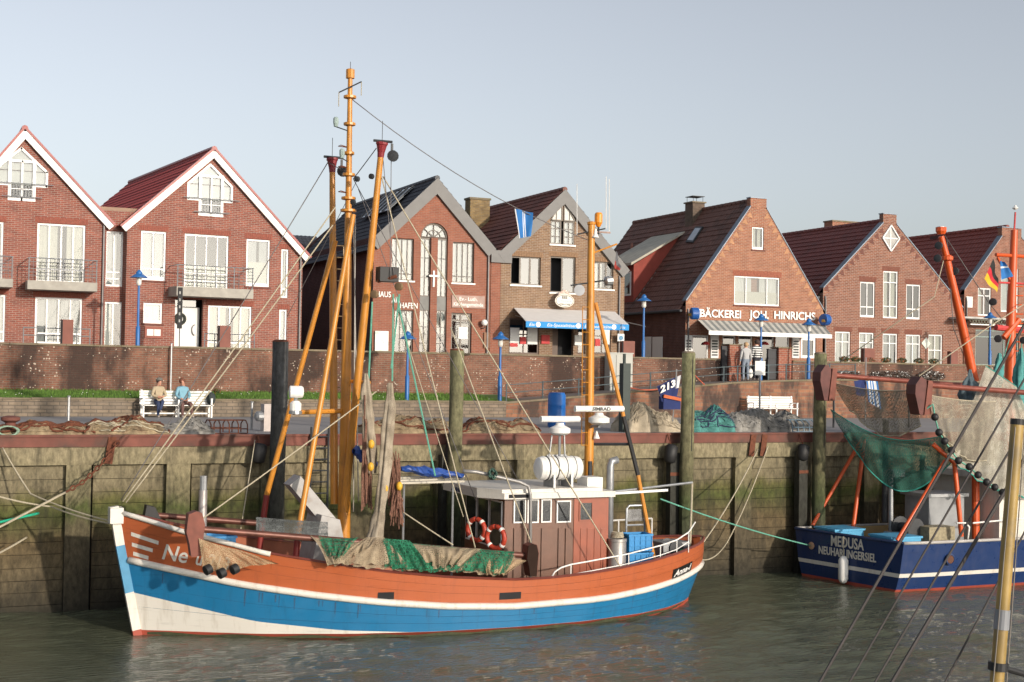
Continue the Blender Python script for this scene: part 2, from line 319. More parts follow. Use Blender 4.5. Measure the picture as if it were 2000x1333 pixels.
pile_dark = ramp_mat('dark_timber_pile', [(0, (.02, .02, .018)), (2, (.035, .035, .028)), (4, (.05, .05, .045)), (6.0, (.075, .078, .08)), (7.2, (.09, .09, .09))], scale=3, namp=.6)
# --- water
def water():
    m, t, b = base('harbour_water'); L = t.links
    b.inputs['Base Color'].default_value = (.08, .09, .06, 1); b.inputs['Roughness'].default_value = .04; b.inputs['IOR'].default_value = 1.33
    b.inputs['Specular IOR Level'].default_value = .5
    g = nn(t, 'ShaderNodeNewGeometry'); mp = nn(t, 'ShaderNodeMapping'); mp.inputs['Rotation'].default_value = (0, 0, math.radians(24)); mp.inputs['Scale'].default_value = (1.3, 4.6, 1)
    L.new(g.outputs['Position'], mp.inputs[0])
    n = nn(t, 'ShaderNodeTexNoise'); n.inputs['Scale'].default_value = 1.7; n.inputs['Detail'].default_value = 5; n.inputs['Roughness'].default_value = .55; L.new(mp.outputs[0], n.inputs['Vector'])
    bp = nn(t, 'ShaderNodeBump'); bp.inputs['Strength'].default_value = .7; bp.inputs['Distance'].default_value = .08; L.new(n.outputs[0], bp.inputs['Height']); L.new(bp.outputs[0], b.inputs['Normal'])
    xs = np.unique(np.concatenate([np.linspace(-400, -12, 14), np.arange(-12, 48, .13), np.linspace(48, 500, 14)]))
    ys = np.unique(np.concatenate([np.linspace(-300, -34, 10), np.arange(-34, .9, .11)]))
    X, Y = np.meshgrid(xs, ys); Z = np.zeros_like(X)
    for k in range(30):
        lam = rng.uniform(.32, 1.9); th = math.radians(rng.normal(70, 32)); ph = rng.uniform(0, 6.28)
        Z += .0062*lam**.75*np.sin(2*np.pi/lam*(X*math.cos(th)+Y*math.sin(th))+ph)
    # calmer patches
    Z *= .7+.45*np.sin(X*.21+1)*np.sin(Y*.27+.5)
    fade = np.clip((X+12)/3, 0, 1)*np.clip((48-X)/3, 0, 1)*np.clip((Y+34)/3, 0, 1); Z *= fade
    me = bpy.data.meshes.new('water'); nx, ny = len(xs), len(ys)
    co_ = np.stack([X.ravel(), Y.ravel(), Z.ravel()], 1)
    idx = np.arange(nx*ny).reshape(ny, nx)
    q = np.stack([idx[:-1, :-1].ravel(), idx[:-1, 1:].ravel(), idx[1:, 1:].ravel(), idx[1:, :-1].ravel()], 1)
    me.vertices.add(len(co_)); me.vertices.foreach_set('co', co_.ravel().astype(np.float32))
    me.loops.add(q.size); me.loops.foreach_set('vertex_index', q.ravel().astype(np.int32))
    me.polygons.add(len(q)); me.polygons.foreach_set('loop_start', np.arange(0, q.size, 4, dtype=np.int32)); me.polygons.foreach_set('loop_total', np.full(len(q), 4, np.int32))
    me.polygons.foreach_set('use_smooth', np.ones(len(q), bool)); me.update(); me.validate(); me.materials.append(m)
    o = bpy.data.objects.new('water', me); col.objects.link(o); struct(o)
water()
# --- ground beyond, quay apron, street
paving = mat('grey_quay_paving', (.27, .26, .26), .9, var=.1, scale=.8, bump=.1, dirt=(.2, .19, .18), dscale=.4, damt=.5)
asphalt = mat('street_paving', (.2, .17, .155), .9, var=.12, scale=1)
o = MB().box((-60, .35, -3), (75, 17.2, DECK)).build('quay_apron', paving); struct(o)
o = MB().add([(-3000, 17.3, STREET), (3000, 17.3, STREET), (3000, 5000, STREET), (-3000, 5000, STREET)], [(0,1,2,3)]).build('ground', asphalt); struct(o)
# --- quay wall: cap, red steel edge beam, piers, boards between the piers
qw = thing('quay_wall', 'tall tide-stained quay wall of boards between concrete piers under a red steel edge beam', 'wall', (10, 0, 0))
PW, PS, PX0 = .62, 2.53, 4.18
npier = range(-8, 22)
mb = MB(); mb.box((-60, .0, 3.72), (75, .5, 4.18)); mb.build('concrete_cap', pier_m, qw)
mb = MB(); mb.box((-60, -.06, 4.184), (75, .22, 4.474)); mb.box((-60, -.10, 4.44), (75, -.062, 4.50)); mb.build('edge_beam', redsteel, qw)
for i in npier:
    x = PX0+PS*i
    mb = MB(); mb.box((x, -.02, -1.2), (x+PW, .45, 3.45))
    mb.add([(x,-.02,3.45),(x+PW,-.02,3.45),(x+PW,-.05,3.72),(x,-.05,3.72),(x,.45,3.45),(x+PW,.45,3.45),(x+PW,.45,3.72),(x,.45,3.72)],[(0,1,2,3),(1,5,6,2),(4,0,3,7),(3,2,6,7),(4,5,1,0)])
    mb.build('pier', pier_m, qw)
    if -3 < i < 14:
        z = 3.70
        for k, h in enumerate((.36, .34, .30, .32, .30, .33, .31, .34, .32, .30, .33, .5)):
            j = random.uniform(-.012, .012)
            MB().box((x+PW+.07, .17+j, z-h+.012), (x+PS-.004, .32, z)).build('board', quay_m, qw)
            z -= h
    else:
        MB().box((x+PW+.07, .17, -1.2), (x+PS, .32, 3.70)).build('board_panel', quay_m, qw)
MB().box((-60, .325, -1.2), (75, .345, 3.7)).build('backing', dark_in, qw)
# rust-streaked iron mooring plates hanging over the beam
for px_ in (228, 1478, 1500):
    p = onY(px_, 868, -.1); mb = MB(); mb.bar((p.x-.1, -.09, 4.5), (p.x-.2, -.1, 3.75), .2, .012, up=(0, 1, 0)); mb.build('rust_streak_plate', rust, qw)
# --- low stone wall, grass bank, flood wall
stone = brick('low_stone_wall', (.26, .2, .14), (.2, .16, .12), (.13, .11, .09), .42, .13, .016, stain=(.06, .055, .05), samt=.75, slo=.5, shi=.66, bump=.7)
floodm = brick('old_flood_wall_brick', (.25, .10, .06), (.17, .075, .05), (.19, .15, .115), .25, .085, .013, stain=(.034, .024, .021), samt=.85, slo=.46, shi=.58, sscale=.55, lichen=.85)
rampm = brick('ramp_wall_brick', (.33, .15, .08), (.2, .09, .06), (.2, .15, .11), .42, .16, .016, stain=(.05, .04, .036), samt=.85, slo=.46, shi=.58, sscale=1.2)
capm = mat('mossy_wall_coping', (.2, .16, .11), .9, var=.2, scale=2, dirt=(.12, .12, .05), dscale=1.5, damt=.7)
XR0 = onY(985, 784, 13.9).x
lw = thing('low_stone_wall', 'low stone retaining wall along the back of the quay below the grass strip', 'wall', (0, 13.7, DECK))
MB().box((-60, 13.7, DECK-.1), (XR0, 14.05, 5.06)).build('wall', stone, lw)
x = -14.0
while x < XR0-.2:
    wd = random.uniform(.9, 1.15); MB().box((x, 13.66, 5.062), (min(x+wd-.012, XR0), 14.08, 5.13+random.uniform(-.008, .008))).build('coping_stone', capm, lw); x += wd
grassm = mat('grass_bank', (.06, .12, .02), .95, var=.3, scale=6, bump=.5)
o = MB().add([(-60, 14.02, 5.05), (XR0+1, 14.02, 5.05), (XR0+1, 17.02, 5.33), (-60, 17.02, 5.33)], [(0,1,2,3)]).build('grass_bank', grassm); struct(o)
def grass_tufts():
    n = 26000; X = rng.uniform(-6, XR0, n); T = rng.uniform(0, 1, n); Y = 14.1+2.85*T; Z = 5.05+.28*T
    h = rng.uniform(.05, .13, n); a = rng.uniform(0, 6.28, n); wd = .012; lx, ly = rng.normal(0, .03, n), rng.normal(0, .03, n)
    v = np.zeros((n, 3, 3)); v[:, 0] = np.stack([X-np.cos(a)*wd, Y-np.sin(a)*wd, Z-.01], 1); v[:, 1] = np.stack([X+np.cos(a)*wd, Y+np.sin(a)*wd, Z-.01], 1); v[:, 2] = np.stack([X+lx, Y+ly, Z+h], 1)
    me = bpy.data.meshes.new('grass'); me.from_pydata(v.reshape(-1, 3).tolist(), [], np.arange(n*3).reshape(n, 3).tolist())
    me.materials.append(mat('grass_blades', (.10, .19, .03), .9, var=.35, scale=3)); o = bpy.data.objects.new('grass', me); col.objects.link(o)
    tag(o, 'short green grass on the bank below the flood wall', 'grass', kind='stuff')
    # daisies
    mb = MB()
    for k in range(110):
        x, t = random.uniform(-4, XR0), random.uniform(0, 1); mb.ball((x, 14.1+2.8*t, 5.05+.28*t+.1), (.02, .02, .012), 5, 3)
    mb.build('daisies', mat('daisy_white', (.75, .75, .7), .8), None); tag(bpy.data.objects['daisies'], 'tiny white daisies dotted over the grass bank', 'flowers', kind='stuff')
grass_tufts()
XG0, XG1 = onY(1408, 720, 17).x, onY(1548, 720, 17).x          # opening in the flood wall at the bakery
def flood(name, label, x0, x1):
    t = thing(name, label, 'wall', ((x0+x1)/2, 17, 4.4))
    MB().box((x0, 17, 4.4), (x1, 17.36, 7.0)).build('wall', floodm, t)
    x = x0
    while x < x1-.05:
        e = min(x+1.0, x1); MB().box((x+.006, 16.95, 7.003), (e-.006, 17.41, 7.075+random.uniform(-.006, .006))).build('coping_slab', capm, t); x = e
    return t
flood('flood_wall', 'long dark lichen-spotted brick flood wall behind the grass strip', -12, XG0)
flood('flood_wall', 'brick flood wall with planted top below the house with the diamond window', XG1, 62)
# --- ramp up to the bakery with its brick front wall
rw = thing('ramp_wall', 'orange-brown brick ramp wall rising from the quay towards the bakery', 'wall', (XR0, 13.9, DECK))
pts = [onY(x, y, 13.9) for x, y in ((985, 786), (1130, 774), (1280, 760), (1430, 747), (1520, 743), (1640, 741))]
RZ = [(p.x, p.z) for p in pts] + [(75, pts[-1].z+.05)]
def rampz(x): return float(np.interp(x, [a for a, _ in RZ], [b for _, b in RZ]))
prof = [(RZ[0][0], DECK-.1)] + [(a, b-.07) for a, b in RZ] + [(75, DECK-.1)]
MB().prism([(a, 13.9, b) for a, b in prof], (0, .4, 0)).build('wall', rampm, rw)
for (a0, b0), (a1, b1) in zip(RZ[:-1], RZ[1:]):
    n = max(1, int((a1-a0)/1.1)); 
    if a0 > 60: continue
    for k in range(n):
        t0, t1 = k/n, (k+1)/n; p0 = V((a0+(a1-a0)*t0+.006, 13.85, b0+(b1-b0)*t0-.067)); p1 = V((a0+(a1-a0)*t1-.006, 13.85, b0+(b1-b0)*t1-.067))
        MB().prism([p0, p1, p1+V((0, 0, .075)), p0+V((0, 0, .075))], (0, .5, 0)).build('coping_slab', capm, rw)
o = MB().add([(a, 14.28, b-.05) for a, b in RZ]+[(a, 17.2, b-.05) for a, b in RZ], [(i, i+1, len(RZ)+i+1, len(RZ)+i) for i in range(len(RZ)-1)]).build('ramp_path', asphalt); struct(o)
o = MB().add([(XG0-.2, 17.1, rampz(XG0)-.045), (XG1+.2, 17.1, rampz(XG1)-.045), (XG1+.2, 21.5, STREET+.01), (XG0-.2, 21.5, STREET+.01)], [(0,1,2,3)]).build('gateway_path', asphalt); struct(o)
# railing on the ramp wall
rl = thing('ramp_railing', 'grey steel two-bar railing on top of the sloping ramp wall', 'railing', (XR0, 14.1, 5))
gsteel = mat('grey_green_rail_paint', (.10, .13, .14), .5, .2)
RPX = [989, 1060, 1130, 1197, 1270, 1345, 1413, 1440, 1500, 1535, 1573, 1620, 1670]
RP = []
for x_ in RPX:
    X = onY(x_, 760, 14.1).x; RP.append((X, rampz(X))); MB().tube([(X, 14.1, rampz(X)-.05), (X, 14.1, rampz(X)+.72)], .03, 6).build('post', gsteel, rl)
for h in (.36, .68):
    for (xa, za), (xb, zb) in zip(RP[:-1], RP[1:]): MB().tube([(xa, 14.1, za+h), (xb, 14.1, zb+h)], .02, 6).build('rail', gsteel, rl)
# ================================================================== HOUSES
class Frame:
    """a vertical facade plane: u along it, d into the house, z up"""
    def __init__(s, x_left, y_ref, Y, rz=0.0):
        p = onY(x_left, y_ref, Y); s.O = V((p.x, Y, STREET)); s.rz = rz
        s.ux = V((math.cos(rz), math.sin(rz), 0)); s.uy = V((-math.sin(rz), math.cos(rz), 0))
    def uz(s, x, y):
        d = ray(x, y); k = (s.O-CAM).dot(s.uy)/d.dot(s.uy); p = CAM+d*k-s.O; return p.dot(s.ux), p.z
    def rect(s, x0, x1, y0, y1):
        xm, ym = (x0+x1)/2, (y0+y1)/2
        return s.uz(x0, ym)[0], s.uz(x1, ym)[0], s.uz(xm, y1)[1], s.uz(xm, y0)[1]
RC = random.Random(11); curt2 = mat('cream_curtain', (.56, .53, .44), .9, var=.1, scale=3); curt3 = mat('grey_net_curtain', (.42, .42, .41), .9, var=.1, scale=3)
def downpipe(h, u, z0, z1): return MB().tube([(u, -.07, z0), (u, -.07, z1-.35), (u, -.02, z1-.1)], .045, 7).build('downpipe', mat('downpipe_zinc', (.16, .15, .15), .5, .4), h, local=True)
def facade(mb, top, z0, ops, d0=0.0, rev=.16, m=0, mr=None):
    """gable wall with real openings; top = [(u,z)...] left to right, ops = [(ua,ub,za,zb)]"""
    us = sorted(set([round(a, 4) for a, _ in top]+[round(q, 4) for o in ops for q in o[:2]]))
    us = [u for u in us if top[0][0]-1e-3 <= u <= top[-1][0]+1e-3]
    tz = lambda u: float(np.interp(u, [a for a, _ in top], [b for _, b in top]))
    for a, b in zip(us[:-1], us[1:]):
        if b-a < 1e-4: continue
        cov = sorted([(o[2], o[3]) for o in ops if o[0] <= a+1e-4 and o[1] >= b-1e-4]); z = z0
        for za, zb in cov:
            if za > z+1e-4: mb.add([(a, d0, z), (b, d0, z), (b, d0, za), (a, d0, za)], [(0,1,2,3)], m)
            z = max(z, zb)
        mb.add([(a, d0, z), (b, d0, z), (b, d0, tz(b)), (a, d0, tz(a))], [(0,1,2,3)], m)
    for o_ in ops:
        if len(o_) > 4: continue
        ua, ub, za, zb = o_; e = d0+rev; r = m if mr is None else mr
        mb.add([(ua,d0,za),(ub,d0,za),(ub,d0,zb),(ua,d0,zb),(ua,e,za),(ub,e,za),(ub,e,zb),(ua,e,zb)], [(0,4,5,1),(1,5,6,2),(2,6,7,3),(3,7,4,0)], r)
def window(parent, r, cols=2, rows=(), fm=None, name='window', d=.06, fw=.075, mw=.05, curtain=True, sill=None, pane=None, blind=0, colfr=None, bottom=.0, open_=None):
    """frame with mullions (one part); each pane and the curtain are its sub-parts"""
    ua, ub, za, zb = r; fm = fm or upvc; pane = pane or gl; mb = MB(); t = .07
    za2 = za+bottom
    mb.box((ua, d, za), (ua+fw, d+t, zb)); mb.box((ub-fw, d, za), (ub, d+t, zb)); mb.box((ua+fw, d+.002, zb-fw), (ub-fw, d+t-.002, zb)); mb.box((ua+fw, d-.015, za), (ub-fw, d+t-.002, za2+fw))
    cs = [ua+fw]+([ua+(ub-ua)*k for k in colfr] if colfr else [ua+(ub-ua)*k/cols for k in range(1, cols)])+[ub-fw]
    rs = [za2+fw]+[za2+(zb-za2)*k for k in rows]+[zb-fw]
    for c in cs[1:-1]: mb.box((c-mw/2, d+.004, za2+fw), (c+mw/2, d+t-.006, zb-fw))
    for k in rs[1:-1]: mb.box((ua+fw, d+.008, k-mw/2), (ub-fw, d+t-.01, k+mw/2))
    w_ = mb.build(name, fm, parent, local=True)
    for i in range(len(cs)-1):
        for j in range(len(rs)-1):
            if open_ and (i, j) in open_: continue
            MB().box((cs[i]+.001, d+.03, rs[j]+.001), (cs[i+1]-.001, d+.036, rs[j+1]-.001)).build('pane', pane, w_, local=True)
    if curtain:
        n = max(8, int((ub-ua)/.05)); am = .005
        fr = curtain if isinstance(curtain, tuple) else (0, 1)
        c0, c1 = ua+fw+(ub-ua-2*fw)*fr[0], ua+fw+(ub-ua-2*fw)*fr[1]
        halves = [(c0, c1)] if (isinstance(curtain, tuple) or RC.random() < .45) else [(c0, c0+(c1-c0)*RC.uniform(.36, .47)), (c0+(c1-c0)*RC.uniform(.53, .64), c1)]
        cm_ = RC.choice((curt, curt2, curt3))
        for k0, k1 in halves:
            mb = MB(); mb.grid(lambda a, b: (k0+(k1-k0)*a, d+.12+am*math.sin(a*(k1-k0)*26)+.006*math.sin(a*37+b*2), za+(zb-za)*b), n, 2); mb.build('curtain', cm_, w_, smooth=True, local=True)
    if blind:
        MB().box((ua+fw, d+.085, za2+fw), (ub-fw, d+.09, za2+fw+(zb-za)*blind)).build('half_blind', mat('cream_blind', (.58, .55, .46), .8, var=.05), w_, local=True)
    if sill:
        MB().box((ua-.06, -.06, za-.075), (ub+.06, .1, za-.005)).build('sill', sill, w_, local=True)
    return w_
def tiles(parent, E0, E1, R1, R0, mtl, tw=.24, row=.34, amp=.022, step=.035, name='roof_tiles'):
    """pantile slope: every row laps the one below, every tile has its roll"""
    E0, E1, R1, R0 = (V(p) for p in (E0, E1, R1, R0))
    ln = (E1-E0).length; sl = (R0-E0).length; nc = int(ln/tw); nr = int(sl/row); N = (E1-E0).cross(R0-E0).normalized()
    if N.z < 0: N = -N
    us = []; 
    for i in range(nc):
        for f, h in ((0, 0), (.22, 1), (.5, .25), (.78, -.1)): us.append(((i+f)/nc, h*amp))
    us.append((1, 0)); nu = len(us)
    vs = []; fs = []
    for j in range(nr):
        for v, lift in ((j/nr, step), ((j+1.0)/nr, 0.0)):
            jit = random.uniform(-.009, .009)
            for u, h in us:
                p = (E0.lerp(E1, u)).lerp(R0.lerp(R1, u), v)+N*(h+lift+.02+jit); vs.append(p)
        b = j*2*nu
        fs += [(b+i, b+i+1, b+nu+i+1, b+nu+i) for i in range(nu-1)]
        if j: fs += [(b-nu+i, b-nu+i+1, b+i+1, b+i) for i in range(nu-1)]
    o = MB().add(vs, fs).build(name, mtl, parent, local=True, fix=False); o['kind'] = 'stuff'
    return o
def ridge(parent, a, b, mtl, r=.13):
    a, b = V(a), V(b); n = int((b-a).length/.4)
    for k in range(n):
        p, q = a.lerp(b, k/n), a.lerp(b, (k+1)/n-.006); MB().tube([p+V((0,0,-.03)), q+V((0,0,-.03))], [r, r*1.1], 8).build('ridge_tile', mtl, parent, local=True)
def roofmat(name, c, moss=None, rough=.6, var=.22, spec=.4):
    return mat(name, c, rough, var=var, scale=5, dirt=moss, dscale=.8, damt=.75, bump=.3, bscale=30, spec=spec)
def shell(h, W, L, zl, zr, ua, za, wallm, z0=0.0, side_ops=()):
    """side and back walls + dark inside"""
    mb = MB(); mb.add([(0, .0, z0), (0, L, z0), (0, L, zl), (0, 0, zl)], [(0,1,2,3)]); mb.build('side_wall', wallm, h, local=True)
    mb = MB(); mb.add([(W, .0, z0), (W, L, z0), (W, L, zr), (W, 0, zr)], [(0,1,2,3)]); mb.build('side_wall', wallm, h, local=True)
    mb = MB(); mb.add([(0, L, z0), (W, L, z0), (W, L, zr), (ua, L, za), (0, L, zl)], [(0,1,2,3,4)]); mb.build('back_wall', wallm, h, local=True)
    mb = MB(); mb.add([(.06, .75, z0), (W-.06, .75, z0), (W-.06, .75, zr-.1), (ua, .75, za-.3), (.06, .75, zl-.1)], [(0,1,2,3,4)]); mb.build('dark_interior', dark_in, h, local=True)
def slopes(h, W, L, zl, zr, ua, za, rm, front=-.06, over=.28, tw=.24, row=.34, ridgem=None, right=True):
    sl = V((ua, 0, za-zl)).normalized(); e = V((0, 0, zl))-sl*over
    tiles(h, (e.x, front, e.z), (e.x, L, e.z), (ua, L, za), (ua, front, za), rm, tw, row)
    if right:
        sr = V((ua-W, 0, za-zr)).normalized(); e2 = V((W, 0, zr))-sr*over
        tiles(h, (e2.x, front, e2.z), (e2.x, L, e2.z), (ua, L, za), (ua, front, za), rm, tw, row)
    ridge(h, (ua, front, za+.06), (ua, L, za+.06), ridgem or rm)
def verge(h, W, zl, zr, ua, za, mtl, hgt=.25, d0=-.1, d1=.02, over=.3, name='verge_board', drop=0.0):
    for (u, z) in ((0, zl), (W, zr)):
        s_ = V((ua-u, 0, za-z)).normalized(); e = V((u, 0, z))-s_*over; a = V((ua, 0, za))
        nrm = V((-s_.z, 0, s_.x)); nrm = nrm if nrm.z > 0 else -nrm
        lo = -hgt
        p = [e+nrm*drop, a+V((0,0,drop/abs(nrm.z))), a+V((0,0,(drop+lo)/abs(nrm.z))), e+nrm*(drop+lo)]
        MB().prism([(q.x, d0, q.z) for q in p], (0, d1-d0, 0)).build(name, mtl, h, local=True)
def soldier(h, r, mtl, hh=.24):
    """upright brick course over an opening"""
    ua, ub, za, zb = r; n = int((ub-ua+.2)/.085); MBs = MB()
    for k in range(n):
        u = ua-.1+k*(ub-ua+.2)/n; MBs.box((u+.005, -.012, zb+.01), (u+(ub-ua+.2)/n-.006, .01, zb+hh))
    return MBs.build('soldier_course', mtl, h, local=True)
def balcony(h, F, x0, x1, yt, yb, yslab):
    u0, z1 = F.uz(x0, yt); u1, _ = F.uz(x1, yt); _, zs = F.uz((x0+x1)/2, yb); _, zb = F.uz((x0+x1)/2, yslab); dp = -1.15
    b = MB().box((u0, dp, zb), (u1, -.002, zs)).build('balcony', concrete, h, local=True)
    for a in np.linspace(u0+.04, u1-.04, 5): MB().tube([(a, dp+.03, zb+.02), (a, dp+.03, z1)], .022, 6).build('baluster_post', steel, b, local=True)
    for s in (u0+.04, u1-.04): MB().tube([(s, -.03, z1), (s, dp+.03, z1)], .022, 6).build('handrail', steel, b, local=True)
    MB().tube([(u0, dp+.03, z1), (u1, dp+.03, z1)], .025, 6).build('handrail', steel, b, local=True)
    for k in range(1, 6):
        z = zs+.06+(z1-zs-.08)*k/6; MB().tube([(u0, dp+.03, z), (u1, dp+.03, z)], .012, 5).build('rail', steel, b, local=True)
    for a in np.linspace(u0+.04, u1-.04, 17): MB().tube([(a, dp+.035, zs), (a, dp+.035, z1)], .008, 4).build('bar', steel, b, local=True)
    return b
bk_red = brick('red_house_brick', (.30, .085, .055), (.21, .06, .045), (.3, .24, .2), patch=.18)
bk_haus = brick('orange_red_brick', (.31, .105, .06), (.26, .085, .052), (.27, .17, .13), patch=.15)
bk_yel = brick('yellow_brown_brick', (.27, .16, .09), (.2, .11, .065), (.32, .27, .21), patch=.18)
bk_bak = brick('orange_brick', (.36, .14, .075), (.28, .10, .06), (.36, .27, .2), patch=.18)
bk_dia = brick('brown_red_brick', (.28, .105, .062), (.2, .075, .05), (.34, .28, .23), rh=.085, patch=.15)
bk_dark = brick('dark_side_brick', (.11, .05, .045), (.08, .04, .038), (.1, .08, .075), patch=.2)  # shade of the parish house side walls is put into this darker brick
sold = mat('soldier_brick', (.25, .075, .05), .85, var=.3, scale=14)
soldy = mat('soldier_brick_yellow', (.25, .15, .085), .85, var=.3, scale=14)
sillm = mat('brick_sill', (.16, .06, .045), .8, var=.2, scale=10)
YH = 22.0
# ---------------------------------------------------------------- house 1 (cut by the frame) and house 2
rt_red = roofmat('glazed_red_tiles', (.27, .045, .04), rough=.35, var=.12)
def pentagon(h, F, xc, ytop, xl, xr, yside, xi0, xi1, ybl, ybot, name='gable_window'):
    """white attic window: tall double door in the middle, sloping-topped lights beside it"""
    uc, zt = F.uz(xc, ytop); ul, zs = F.uz(xl, yside); ur, _ = F.uz(xr, yside); u0, zb = F.uz(xi0, ybot); u1, _ = F.uz(xi1, ybot); _, zl_ = F.uz(xc, ybl)
    mb = MB(); d0, d1 = -.02, .06; t = .09
    def bar(a, b, w_=t): mb.bar((a[0], .02, a[1]), (b[0], .02, b[1]), .08, w_, up=(0, 1, 0)) if False else mb.prism(quad(a, b, w_), (0, d1-d0, 0))
    def quad(a, b, w_):
        A, B = V((a[0], d0, a[1])), V((b[0], d0, b[1])); x = (B-A).normalized(); n = V((-x.z, 0, x.x))*w_/2; return [A-n-x*.03, B-n+x*.03, B+n+x*.03, A+n-x*.03]
    P = [(ul, zl_), (ul, zs), (uc, zt), (ur, zs), (ur, zl_)]
    for a, b in zip(P[:-1], P[1:]): bar(a, b)
    bar((ul, zl_), (u0, zl_)); bar((u1, zl_), (ur, zl_)); d0 -= .004; d1 += .004
    zm = zs+(zt-zs)*.42
    for u in (u0, u1): bar((u, zb), (u, zm+.05), .12)
    d0 -= .003; d1 += .003
    bar((u0, zb+.04), (u1, zb+.04), .14); bar((u0, zm), (u1, zm), .1); bar(((u0+u1)/2, zb), ((u0+u1)/2, zm), .07); bar((u0, zb+.45), (u1, zb+.45), .04)
    w_ = mb.build(name, upvc, h, local=True)
    MB().prism([(ul, .04, zl_), (ul, .04, zs), (uc, .04, zt), (ur, .04, zs), (ur, .04, zl_)], (0, .005, 0)).build('pane', gl, w_, local=True)
    MB().box((u0, .041, zb), (u1, .047, zl_-.001)).build('pane', gl, w_, local=True)
    MB().prism([(ul+.05, .1, zl_), (ul+.05, .1, zs-.03), (uc, .1, zt-.06), (ur-.05, .1, zs-.03), (ur-.05, .1, zl_)], (0, .01, 0)).build('curtain', curt, w_, local=True)
    # french balcony rails
    for y_ in (zl_+.05, zb+.12):
        MB().tube([(u0-.75 if y_ > zl_ else u0-.3, -.14, y_), (u1+.75 if y_ > zl_ else u1+.3, -.14, y_)], .02, 6).build('rail', steel, w_, local=True)
    for a in np.linspace(u0, u1, 9): MB().tube([(a, -.14, zb+.1), (a, -.14, zl_+.05)], .008, 4).build('bar', steel, w_, local=True)
    return [(u0, u1, zb, zl_), (ul, ur, zl_, zs)], (ul, ur, zs, uc, zt)
def gable_fill(mb, pent, z_hi):
    ul, ur, zs, uc, zt = pent
    return
def white_house(name, label, F, xr, apex, eL, eR, wins, pent, L=13, step=None):
    h = thing(name, label, 'house', F.O, F.rz)
    W = F.uz(xr, 560)[0]; ua, za = F.uz(*apex); _, zl = F.uz(*eL); _, zr = F.uz(*eR)
    ops = []; rects = []
    for wn in wins: r = F.rect(*wn[0]); ops.append(r); rects.append((r, wn[1]))
    po, pn = pentagon(h, F, *pent)
    ul, ur, zs, uc, zt = pn
    mb = MB(); base_ops = ops+po
    # opening of the attic window with its pointed head: strips above it are cut by hand
    top = [(0, zl), (ua, za), (W, zr)]
    NSL = 14; sl_ = []
    for k in range(NSL):
        a_, b_ = ul+(ur-ul)*k/NSL, ul+(ur-ul)*(k+1)/NSL; m_ = (a_+b_)/2; zt_ = zs+(zt-zs)*(1-abs(m_-uc)/((uc-ul) if m_ < uc else (ur-uc))); sl_.append((a_, b_, zs, zt_, 1))
    facade(mb, top, 0, base_ops+sl_, rev=.16)
    mb.build('front_wall', bk_red, h, local=True)
    # pointed head of the attic opening, backed by glass in front of the wall
    shell(h, W, L, zl, zr, ua, za, bk_red)
    slopes(h, W, L, zl, zr, ua, za+.05, rt_red, front=-.2, over=.35)
    verge(h, W, zl, zr, ua, za+.05, white, hgt=.26, d0=-.2, d1=-.1, over=.38)
    verge(h, W, zl, zr, ua, za+.05, rt_red, hgt=.09, d0=-.24, d1=-.1, over=.4, name='verge_tiles', drop=.09)
    for r, kw in rects:
        kw = dict(kw); dr = kw.pop('door', None)
        if dr: dr(h, r)
        else:
            window(h, r, **kw)
        if r[3]-r[2] > 1.0: soldier(h, r, sold)
    downpipe(h, W-.12, 0, zr); return h, W, ua, za, zl, zr
F1 = Frame(-112, 560, YH)
fr = dict(cols=4, colfr=(.25, .5, .75), rows=(.22,), mw=.06)
h1, W1, *_ = white_house('gabled_house', 'red brick gabled house with white verge boards and a balcony above another balcony window', F1, 206, (48, 256), (-112, 432), (206, 428),
    [((72, 166, 438, 552), fr), ((68, 160, 582, 672), fr), ((-70, 6, 432, 548), fr), ((-70, 10, 575, 668), fr)], (42, 290, -8, 92, 330, 18, 66, 362, 390))
balcony(h1, F1, 50, 184, 507, 553, 570); balcony(h1, F1, -95, 22, 500, 546, 562)
RZ2 = math.radians(6.5)
F2 = Frame(246, 560, YH-.3, RZ2)
def house_door(h, r):
    ua, ub, za, zb = r
    d = MB().box((ua, .5, za), (ub, .56, zb-.32)).build('door', mat('white_door', (.72, .72, .7), .5, var=.04), h, local=True)
    MB().box((ua, .5, zb-.3), (ub, .55, zb)).build('fanlight', gl_dark, d, local=True)
    MB().box((ua, .02, za), (ua+.002, .56, zb)).build('reveal', bk_red, d, local=True)
    MB().tube([(ub-.2+.13*math.sin(t)*-1, .44, za+1.0+.22*math.cos(t)) for t in np.linspace(0, math.pi, 9)], .022, 6).build('handle', steel, d, local=True)
    mb = MB(); c = V((ua+.38, .46, za+1.45))
    for k in range(18):
        t = k/18*6.283; mb.ball(c+V((.2*math.cos(t), 0, .2*math.sin(t))), (.075, .05, .075), 6, 4)
    mb.build('wreath', mat('dark_wreath', (.03, .035, .03), .9, var=.5, scale=30), d, local=True)
narrow = dict(cols=1, rows=(.18,), curtain=True)
h2, W2, *_ = white_house('gabled_house', 'red brick gabled house with glazed red roof, white verge boards and central balcony', F2, 590, (416, 296), (246, 432), (590, 492),
    [((275, 324, 452, 548), dict(cols=2, rows=(.2,), sill=sillm, bottom=.08)), ((360, 446, 459, 567), dict(cols=4, rows=(.16, .3), mw=.05, curtain=False, blind=.42)), ((481, 527, 468, 560), dict(cols=1, rows=(), sill=sillm, blind=.45, bottom=.06)),
     ((549, 563, 487, 582), narrow), ((280, 317, 592, 632), dict(cols=1, sill=sillm, bottom=.05)), ((341, 396, 585, 690), dict(door=house_door)), ((406, 491, 598, 690), fr), ((545, 560, 605, 690), narrow)],
    (411, 322, 368, 453, 358, 390, 433, 392, 420))
